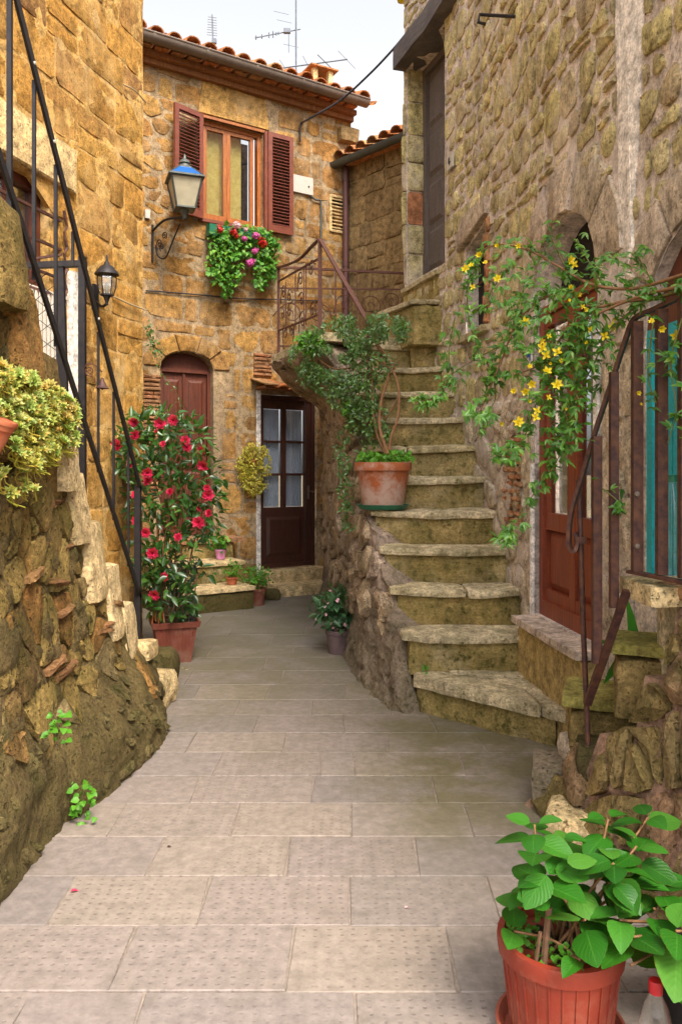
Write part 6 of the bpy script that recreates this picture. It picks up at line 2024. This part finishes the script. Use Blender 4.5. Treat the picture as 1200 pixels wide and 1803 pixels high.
stems_.build('stems', M['l_yel'], su, kind='stuff')
tp = thing('flower_pot', 'leaning terracotta pot among the succulents at the left edge', 'pot', P(-6, 760, 3.02))
k_ = 3.02 / F
rot = Matrix.Rotation(.35, 3, 'Y')
mb = MB(); mb.lathe([(0, -.14), (.045, -.14), (.062, -.03), (.066, -.03), (.07, .0), (.062, 0), (.055, -.02), (0, -.03)], P(-8, 735, 2.55), 28, rot); mb.build('pot', M['terracotta'], tp, 40)
mb = MB(); mb.lathe([(.0715, -.012), (.0725, -.004), (.0705, .003)], P(-8, 735, 2.55), 28, rot); mb.build('pot_rim', M['terracotta'], tp, 40)
# ---------------------------------------------------------------- weeds and fallen petals
def weed(label, cpx, cpy, d, n, sz, spread, gr_='weeds on the mossy left skirt'):
    w_ = thing('weed', label, 'weed', P(cpx, cpy + spread, d), 'weeds growing from the walls and steps')
    items = []
    for k in range(n):
        a = U(-1, 1); y_ = cpy - spread + 2 * spread * rng.random()
        x_ = cpx + a * spread * .6
        items.append(frame_(P(x_, y_, d + U(-.04, .03)), V((U(-1, 1), -.5, U(-.6, .5))), V((.3, -.8, .8)) + rv() * .4, sz * U(.6, 1.15)))
    foliage(w_, items, T_round, M['l_lime'], n)
    for k in range(4): branchlet(w_, [P(cpx - 5, cpy + spread * .8, d + .03), P(cpx + U(-8, 8), cpy, d + .02), P(cpx + U(-14, 14), cpy - spread * .8, d)], .002, .0012, 'twig')
weed('bright green leafy weed high on the mossy skirt of the left stair', 100, 1283, 3.05, 22, .032, 32)
weed('largest bright green weed at the foot of the mossy left skirt', 147, 1412, 3.3, 40, .033, 36)
weed('small green weed under the left iron newel post', 198, 1243, 3.95, 14, .024, 14)
weed('tiny green weed beside the small weed on the left skirt', 165, 1245, 3.75, 9, .026, 9)
weed('tiny green weed at the side of the second step of the staircase', 748, 1176, 4.85, 12, .022, 8)
weed('green weed in the corner below the big terracotta pot', 596, 770, 7.6, 8, .03, 6)
pm = leaf_tpl(.04, .026, 3, .2, .2)
for (x_, y_, mt, lab) in ((124, 1573, 'f_red', 'single crimson petal fallen on the paving at the left'), (320, 1178, 'f_yel', 'fallen yellow petal on the paving near the planter, the left one'), (327, 1181, 'f_yel', 'fallen yellow petal on the paving near the planter, the right one'), (712, 1602, 'f_pale', 'tiny pale petal in the middle of the paving'), (294, 1494, 'door_brn', 'dark dried bud lying on the paving')):
    d = EYE * F / (y_ - HY); mb = MB(); s = .7 if mt == 'f_red' else .45
    m = frame_(P(x_, y_, d) + V((0, 0, .006)), (1, .6, 0), (0, 0, 1), s); mb.add([m @ v for v in pm[0]], pm[1], None, pm[2])
    tag(mb.build('dried_bud' if 'bud' in lab else 'fallen_petal', M[mt]), lab, 'bud' if 'bud' in lab else 'petal', None if 'bud' in lab else 'fallen petals on the paving')

# ---------------------------------------------------------------- yellow jasmine over the right railing
jz = thing('jasmine_vine', 'yellow-flowered jasmine arching over the brown railing on the right', 'vine', P(1150, 560, 2.9))
br = [
 [(1240, 470, 2.6), (1180, 490, 2.75), (1110, 508, 2.9), (1040, 500, 3.0), (985, 470, 3.1), (930, 440, 3.2), (880, 430, 3.25), (842, 448, 3.3), (830, 500, 3.3)],
 [(1240, 490, 2.6), (1190, 505, 2.7), (1130, 520, 2.85), (1060, 548, 2.95), (1000, 580, 3.05), (950, 640, 3.1), (905, 660, 3.15)],
 [(1240, 500, 2.6), (1170, 520, 2.8), (1100, 530, 2.9), (1040, 540, 3.0), (970, 520, 3.1), (915, 560, 3.15), (880, 640, 3.2), (855, 700, 3.25), (838, 740, 3.25)],
 [(1200, 510, 2.7), (1120, 540, 2.9), (1070, 590, 2.98), (1040, 650, 3.05), (1000, 720, 3.1), (975, 790, 3.1), (950, 850, 3.12), (920, 900, 3.15), (888, 955, 3.18)],
 [(830, 455, 3.3), (822, 540, 3.3), (836, 600, 3.3), (862, 650, 3.28), (872, 700, 3.28), (846, 742, 3.28)],
 [(1000, 480, 3.1), (975, 430, 3.12), (962, 395, 3.12)], [(1060, 500, 3.0), (1030, 450, 3.05), (1015, 420, 3.05)], [(1150, 500, 2.85), (1130, 465, 2.85), (1115, 440, 2.88)],
 [(980, 600, 3.05), (940, 720, 3.1), (915, 780, 3.12), (870, 800, 3.15)], [(1010, 560, 3.0), (985, 680, 3.05), (1000, 760, 3.05), (965, 840, 3.08)],
 [(1200, 560, 2.7), (1180, 640, 2.72), (1190, 720, 2.72), (1175, 780, 2.72)], [(1150, 560, 2.8), (1140, 660, 2.82), (1160, 720, 2.82)], [(1220, 540, 2.65), (1215, 640, 2.65), (1205, 760, 2.66)],
 [(930, 480, 3.2), (905, 560, 3.22), (890, 600, 3.25), (800, 655, 3.4), (770, 700, 3.4), (738, 708, 3.4)], [(1060, 520, 2.95), (1020, 600, 3.0), (1010, 680, 3.02), (1030, 720, 3.0)],
 [(895, 470, 3.2), (860, 520, 3.25), (855, 560, 3.25)], [(800, 560, 3.6), (790, 620, 3.6), (800, 680, 3.6)],
 [(1060, 860, 3.05), (1090, 885, 3.0), (1100, 905, 3.0)]]
items = []; tripl = []
fmj = [flower_mesh([(U(4, 6.9) // 1 * 1, .019, .011, .35), (4, .013, .009, .8)] if 0 else [(n5, .02, .0105, a5), (3, .012, .009, 1.0)], M['f_yel']) for n5, a5 in ((6, .2), (5, .5), (6, .8), (4, .3), (5, 1.0))]
for bi, b in enumerate(br):
    c = [P(*q) for q in b]
    big = bi in (0, 1, 2)
    branchlet(jz, c, .008 if big else .0035, .002 if not big else .0025, 'stem' if big else 'twig', 'branch', 5)
    cc = catmull(c, 14)
    L = sum((cc[i + 1] - cc[i]).length for i in range(len(cc) - 1))
    nn = int(L * (80 if bi not in (10, 11, 12) else 34))
    for _ in range(nn):
        i = rng.randrange(len(cc)); 
        if big and i < len(cc) * .3 and rng.random() < .6: continue
        p = cc[i] + rv() * U(0, .05)
        dr = rv() + V((0, -.2, -.25))
        for k in (-1, 0, 1):
            ax = dr.normalized(); sd_ = ax.cross(V((0, -.7, .7))).normalized()
            items.append(frame_(p, ax + sd_ * k * 1.0, V((0, -.7, .7)) + rv() * .35, U(.026, .043) * (1.15 if k == 0 else .9)))
for (bx_, by_, rx, ry, n) in ((985, 690, 62, 75, 70), (975, 600, 75, 55, 62), (1040, 620, 40, 70, 34), (940, 520, 70, 45, 44), (1010, 520, 60, 40, 30), (1000, 770, 45, 30, 26), (1080, 470, 50, 30, 22), (900, 800, 40, 15, 18), (1175, 620, 30, 40, 8), (845, 730, 30, 12, 12), (745, 706, 20, 10, 9), (890, 945, 16, 16, 9)):
    for _ in range(int(n * 1.25)):
        a = U(0, 2 * PI); r_ = math.sqrt(rng.random()); p = P(bx_ + math.cos(a) * r_ * rx, by_ + math.sin(a) * r_ * ry, 3.08 + U(-.12, .12) if bx_ < 1150 else 2.75 + U(-.05, .05)) if bx_ != 745 else P(bx_ + math.cos(a) * r_ * rx, by_ + math.sin(a) * r_ * ry, 3.4)
        dr = rv() + V((0, -.2, -.3))
        ax = dr.normalized(); sd_ = ax.cross(V((0, -.7, .7))).normalized()
        for k in (-1, 0, 1): items.append(frame_(p, ax + sd_ * k * .9, V((0, -.7, .7)) + rv() * .35, U(.026, .043)))
foliage(jz, items, T_jas, M['l_jas'], 290, mass='leaf_mass')
ms = []
jf = [(877, 435), (913, 432), (845, 450), (820, 472), (830, 468), (853, 462), (1003, 458), (1010, 465), (1005, 508), (1018, 518), (997, 530), (1025, 540), (1030, 545), (966, 565), (925, 567), (1077, 575), (1036, 580), (1064, 592), (1034, 605), (1165, 578), (1190, 590), (1145, 565), (967, 592), (933, 645), (962, 625), (982, 620), (987, 635), (935, 675), (982, 677), (925, 688), (930, 705), (945, 723), (943, 735), (913, 742), (880, 745), (1120, 690), (1125, 712), (995, 718), (960, 655), (903, 690), (955, 612), (970, 640), (875, 490), (832, 505), (950, 600), (1085, 560), (965, 700)]
for (x_, y_) in jf:
    n_ = V((U(-.6, .6), -1, U(-.5, .5)))
    d_ = 2.98 if x_ < 1100 else 2.74
    if x_ < 900: d_ = 3.2
    ms.append(frame_(P(x_ + U(-2, 2), y_, d_), n_.orthogonal(), n_, U(.6, 1.25)))
parts(jz, ms, fmj, 'flower')

# strap leaves behind the foreground stair
ir = thing('iris_plant', 'green strap-leaved plant growing behind the foreground stair', 'plant', P(1090, 1190, 3.5))
for pts_, w in (([(1118, 1150, 3.45), (1112, 1100, 3.42), (1102, 1050, 3.4)], .05), ([(1110, 1150, 3.5), (1085, 1140, 3.45), (1040, 1122, 3.4)], .035), ([(1085, 1170, 3.4), (1075, 1185, 3.35), (1062, 1205, 3.3)], .04), ([(1095, 1155, 3.5), (1075, 1143, 3.45), (1050, 1138, 3.42)], .03), ([(1098, 1150, 3.5), (1090, 1115, 3.45), (1075, 1085, 3.42)], .012)):
    c = catmull([P(*q) for q in pts_], 5); m_ = MB(); n = len(c); vs = []; uv = []
    for i, p in enumerate(c):
        ww = w * (1 - (i / (n - 1)) ** 2) * .5 + .001; d = (c[min(i + 1, n - 1)] - c[max(i - 1, 0)]).normalized(); ac = d.cross(V((0, 1, 0))).normalized()
        vs += [p - ac * ww, p + V((0, .006, 0)), p + ac * ww]; uv += [(i / n, -1), (i / n, 0), (i / n, 1)]
    fs = []
    for i in range(n - 1): fs += [(3 * i, 3 * i + 3, 3 * i + 4, 3 * i + 1), (3 * i + 1, 3 * i + 4, 3 * i + 5, 3 * i + 2)]
    m_.add(vs, fs, None, uv); m_.build('leaf', M['l_iris'], ir, True)

# ---------------------------------------------------------------- hydrangea pots in the foreground
hy = thing('hydrangea', 'leafy hydrangea in a ribbed terracotta-coloured plastic pot in the right foreground', 'potted plant', (.565, 2.05, 0))
hc = V((.565, 2.05, .02))
round_pot(hy, hc, .158, .235, 'plastic_tc', taper=.80, saucer='plastic_tc', ribs=28)
items = []
def whorl(tip, scale, pairs=3, tilt=.25, out=None):
    ph = U(0, PI)
    for k in range(pairs):
        s = scale * (.55 + .45 * (k + 1) / pairs) * U(.9, 1.1)
        z = tip.z - .02 * k
        for j in range(2):
            a = ph + k * PI / 2 + j * PI + U(-.2, .2)
            d = V((math.cos(a), math.sin(a), tilt - .18 * k + U(-.1, .1)))
            if out: d = d + V(out) * .25
            items.append(frame_(V((tip.x, tip.y, z)) + d.normalized() * .012, d, V((0, 0, 1)) + rv() * .38, s))
tips = [((940, 1452, 2.02), .085, 3), ((985, 1478, 2.1), .085, 3), ((960, 1545, 1.95), .10, 2), ((1070, 1442, 2.1), .09, 3), ((1120, 1490, 2.05), .10, 3), ((1080, 1520, 1.98), .11, 3), ((1035, 1500, 2.15), .09, 2), ((930, 1580, 2.0), .08, 2), ((1030, 1620, 1.92), .10, 2), ((1110, 1560, 2.0), .105, 2), ((905, 1640, 2.0), .07, 1), ((1000, 1555, 2.0), .095, 2), ((1140, 1440, 2.15), .085, 2), ((1020, 1690, 1.88), .06, 1)]
for (x_, y_, d_), sc, pr_n in tips:
    t = P(x_, y_, d_); whorl(t, sc, pr_n)
    b = hc + V((U(-.07, .07), U(-.07, .07), .2))
    branchlet(hy, [b, b.lerp(t, .5) + V((U(-.02, .02), U(-.02, .02), .02)), t], .0045, .0028, 'stem', 'stem', 6)
for x_, h_ in ((955, .16), (940, .1)):
    b = P(x_, 1700, 1.95); b.z = .22; mb = MB(); mb.tube([b, b + V((.015, 0, h_))], .0085 if x_ == 955 else .005, 7); mb.build('cut_stem', M['bark'], hy, 40)
for _ in range(26):
    q = P(U(925, 1115), U(1500, 1660), U(1.92, 2.14)); items.append(frame_(q, V((U(-1, 1), U(-1, .2), U(-.3, .3))), V((0, -.35, 1)) + rv() * .25, U(.07, .1)))
foliage(hy, [m for m in items if not ((lambda c: 600 + c.x / c.y * F > 1075 and HY - (c.z - EYE) / c.y * F > 1690)(m @ V((.5, 0, 0))))], T_hyd, M['l_hyd'], 290)
items = []
for _ in range(240):
    a = U(0, 2 * PI); r_ = U(.06, .14); items.append(frame_(hc + V((math.cos(a) * r_, math.sin(a) * r_, .215 + U(0, .03))), rv() + V((0, 0, .4)), V((0, -.3, 1)) + rv() * .4, U(.012, .02)))
foliage(hy, items, T_round, M['l_lime'], 0, mass='small_weeds')
hy2 = thing('hydrangea', 'second hydrangea with very large leaves in a dark pot at the bottom right corner', 'potted plant', (.93, 2.0, 0))
round_pot(hy2, (.95, 2.06, 0), .13, .2, 'dark', taper=.8)
items = []
for (x_, y_, d_), sc, n in (((1165, 1560, 2.0), .10, 3), ((1115, 1650, 1.86), .115, 3), ((1190, 1640, 1.85), .13, 3), ((1150, 1600, 1.95), .10, 2), ((1110, 1700, 1.82), .10, 2), ((1210, 1560, 2.0), .11, 2), ((1090, 1620, 1.9), .09, 1), ((1180, 1690, 1.84), .12, 2)):
    t = P(x_, y_, d_); whorl(t, sc, n, .15, (-.3, -.5, 0)); b = V((.95 + U(-.05, .05), 2.06, .17)); branchlet(hy2, [b, b.lerp(t, .5) + V((0, 0, .04)), t], .0045, .003, 'stem', 'stem', 6)
def seen(m):
    c = m @ V((.5, 0, 0)); return 600 + c.x / c.y * F, HY - (c.z - EYE) / c.y * F
items = [m for m in items if not (1070 < seen(m)[0] < 1180 and seen(m)[1] > 1685)]
foliage(hy2, items, T_hyd, M['l_hyd'], 290)
bt = thing('plastic_bottle', 'clear plastic bottle with a red cap in front of the dark pot', 'bottle', (.715, 1.80, 0))
bc = V((.712, 1.80, .0))
mb = MB(); mb.lathe([(0, 0), (.034, 0), (.04, .01), (.04, .16), (.038, .19), (.028, .235), (.015, .262), (.0135, .28)], bc, 28); mb.build('bottle_body', M['bottle'], bt, True)
mb = MB(); mb.lathe([(.0155, .27), (.0155, .295), (.014, .298), (0, .298)], bc, 20); mb.build('cap', M['redcap'], bt, 40)
# water bottle on the parapet
b2 = thing('plastic_bottle', 'tall clear water bottle with a green cap standing in front of the turquoise door', 'bottle', P(1182, 1010, 2.95))
bc = P(1182, 1012, 2.95); k_ = 2.95 / F
blk((1.08, 2.78, .97), (1.5, 3.1, 1.045), 'step_pale', 'coping_stone', .006, .012, 40)
bc.z = 1.046
mb = MB(); mb.lathe([(0, 0), (.042, 0), (.046, .01), (.046, .1), (.043, .11), (.046, .12), (.046, .26), (.04, .3), (.022, .35), (.018, .37)], bc, 26); mb.build('bottle_body', M['bottle'], b2, True)
mb = MB(); mb.lathe([(.021, .365), (.021, .39), (0, .392)], bc, 18); mb.build('cap', M['green_pl'], b2, 40)

# ---------------------------------------------------------------- wall fittings, cables, antennas, chimney
mb = MB(); mbox(mb, BW, b_(513), b_(548), b_(530, 341)[1], b_(530, 311)[1], .0, .035)
o = mb.build('meter_box', M['white']); tag(o, 'pale utility box on the wall right of the shuttered window', 'utility box')
mb = MB(); mb.lathe([(0, 0), (.012, 0), (.012, .005), (0, .006)], BW(b_(541), b_(541, 330)[1], .036), 8, Matrix.Rotation(PI / 2, 3, 'X')); mb.build('lock', M['iron'], o)
vt = thing('vent_grille', 'cream louvred vent grille beside the brown downpipe', 'vent', BW(*b_(594, 378)))
s0_, s1_ = b_(579), b_(607); h0_, h1_ = b_(594, 410)[1], b_(594, 345)[1]
mb = MB(); mframe(mb, BW, s0_, s1_, h0_, h1_, .03, .0, .03); mbox(mb, BW, s0_ + .02, s1_ - .02, h0_ + .02, h1_ - .02, -.02, .002); mb.build('frame', M['left_pale'], vt)
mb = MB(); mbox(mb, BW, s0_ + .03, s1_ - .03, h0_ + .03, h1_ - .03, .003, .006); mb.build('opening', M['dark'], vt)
for k in range(9):
    h = h0_ + .05 + (h1_ - h0_ - .09) * k / 8.5; mb = MB(); mbox(mb, BW, s0_ + .03, s1_ - .03, h, h + .016, .01, .028); mb.build('slat', M['left_pale'], vt)
mb = MB(); mb.tube(catmull([BW(*b_(545, 345), .02), BW(*b_(552, 352), .03), BW(*b_(563, 360), .03), BW(*b_(563, 420), .03), BW(*b_(563, 520), .02)], 5), .012, 6)
tag(mb.build('conduit', M['gutter2']), 'grey conduit dropping from the utility box', 'conduit')
mb = MB(); mbox(mb, BW, b_(254), b_(263), b_(258, 385)[1], b_(258, 370)[1], 0, .04); tag(mb.build('junction_box', M['white']), 'tiny white junction box at the left corner of the amber house', 'utility box')
mb = MB(); mb.tube(catmull([BW(*b_(255, 512), .02), BW(*b_(330, 518), .03), BW(*b_(420, 526), .03), BW(*b_(492, 528), .03), BW(*b_(560, 530), .02)], 8), .008, 5)
tag(mb.build('cable', M['cable']), 'dark cable crossing the amber house at lintel height', 'cable')
w0_ = BW(*b_(530, 216), .02)
mb = MB(); cb_ = [w0_, P(545, 208, 9.3), P(600, 175, 9.1), P(650, 130, 8.8), P(690, 88, 8.5), P(716, 57, 8.2)]
mb.tube(catmull(cb_, 10), [.012] * 51, 6); mb.tube(catmull([w0_, BW(*b_(526, 225), .03), BW(*b_(526, 250), .03)], 4), .012, 6)
tag(mb.build('cable', M['cable']), 'thick black cable strung from the amber house up to the right-hand house', 'cable')
mb = MB()
for dx in (-.03, 0, .03): mb.tube(catmull([P(716, 57, 8.2), P(730 + dx * 200, 38, 8.0), P(745 + dx * 250, 8, 7.9), P(752 + dx * 300, -30, 7.9)], 6), .006, 5)
tag(mb.build('cable_bundle', M['cable_p']), 'yellowish bundle of thin cables at the top left of the right-hand house', 'cable')
# street lamp tip at the very top
lt = thing('street_lamp', 'tip of a yellow street lamp cut off by the top edge', 'street lamp', P(708, -10, 7.9))
mb = MB(); mb.lathe([(0, -.03), (.05, -.02), (.06, .02), (.03, .05), (0, .06)], P(708, -2, 7.9), 14); mb.build('lamp_head', M['f_yel'], lt, True)
mb = MB(); mb.tube([P(712, -5, 7.9), P(740, -30, 7.9)], .015, 6); mb.build('arm', M['iron'], lt)
ch = thing('chimney', 'small terracotta-capped chimney on the tiled roof', 'chimney', P(560, 160, 11.2))
dz = 11.2
def cp(x_, y_, d=0): return P(x_, y_, dz + d)
q = cp(560, 155); r = .17
mb = MB(); mb.box(q + V((0, 0, -.25)), (.34, .34, .5), Matrix.Rotation(.5, 3, 'Z')); mb.build('stack', M['back2'], ch)
mb = MB()
for i in range(4):
    a = .5 + PI / 4 + i * PI / 2; mb.box(q + V((math.cos(a) * .17, math.sin(a) * .17, .11)), (.07, .07, .22), Matrix.Rotation(.5, 3, 'Z'))
mb.build('post', M['left_pale'], ch)
mb = MB(); mb.lathe([(0, .3), (.10, .28), (.30, .22), (.30, .20), (0, .2)], q, 4, Matrix.Rotation(.5 + PI / 4, 3, 'Z')); mb.build('cap', M['tile'], ch)
an_ = thing('antenna', 'tall television antenna mast with horizontal yagi arms above the roof', 'antenna', P(521, 160, 12))
mb = MB(); mb.tube([P(521, 175, 12), P(521, -60, 12)], .014, 6); mb.build('mast', M['alu'], an_)
mb = MB(); mb.tube([P(449, 66, 11.6), P(528, 51, 12.1)], .009, 5)
for t, w in ((.02, 7), (.15, 7), (.31, 9), (.4, 11), (.47, 5), (.52, 5)): x_ = 449 + 79 * t; y_ = 66 - 15 * t; mb.tube([P(x_, y_ - w * .5, 11.7), P(x_, y_ + w * .5, 11.7)], .009, 5)
mb.box(P(505, 54, 11.9), (.1, .06, .06)); mb.build('upper_yagi', M['alu'], an_)
mb = MB()
for x_, y_, a in ((490, 20, 1), (495, 35, 1), (507, 78, 1)): mb.tube([P(x_ - 8, y_ - 1, 11.6), P(x_ + 18, y_ + 5, 12.2)], .003, 4)
mb.tube([P(508, 50, 12), P(508, 92, 12)], .004, 4); mb.build('director_rods', M['alu'], an_)
mb = MB(); mb.tube([P(484, 121, 11.8), P(611, 104, 12.2)], .011, 5)
for x_, y_, dx, dy in ((500, 117, -8, -12), (540, 112, -7, -14), (573, 110, -14, -14), (610, 105, -15, -16)):
    mb.tube([P(x_ + dx, y_ + dy, 11.6), P(x_ - dx, y_ - dy * .95, 12.4)], .008 if x_ == 573 else .004, 4)
mb.build('lower_yagi', M['alu'], an_)
a2 = thing('antenna', 'small thin comb-like antenna on the left of the roof', 'antenna', P(374, 90, 11))
mb = MB(); mb.tube([P(376, 110, 11), P(373, 25, 11)], .01, 5); mb.box(P(377, 72, 11), (.06, .05, .06)); mb.build('mast', M['alu'], a2)
mb = MB()
for k in range(8): y_ = 30 + k * 4.5; mb.tube([P(366 - k * .3, y_ - 1, 11), P(381 + k * .2, y_ + 1, 11)], .0035, 4)
mb.build('rods', M['alu'], a2)
print('objects', len(bpy.data.objects), 'tris', sum(len(m.polygons) for m in bpy.data.meshes))
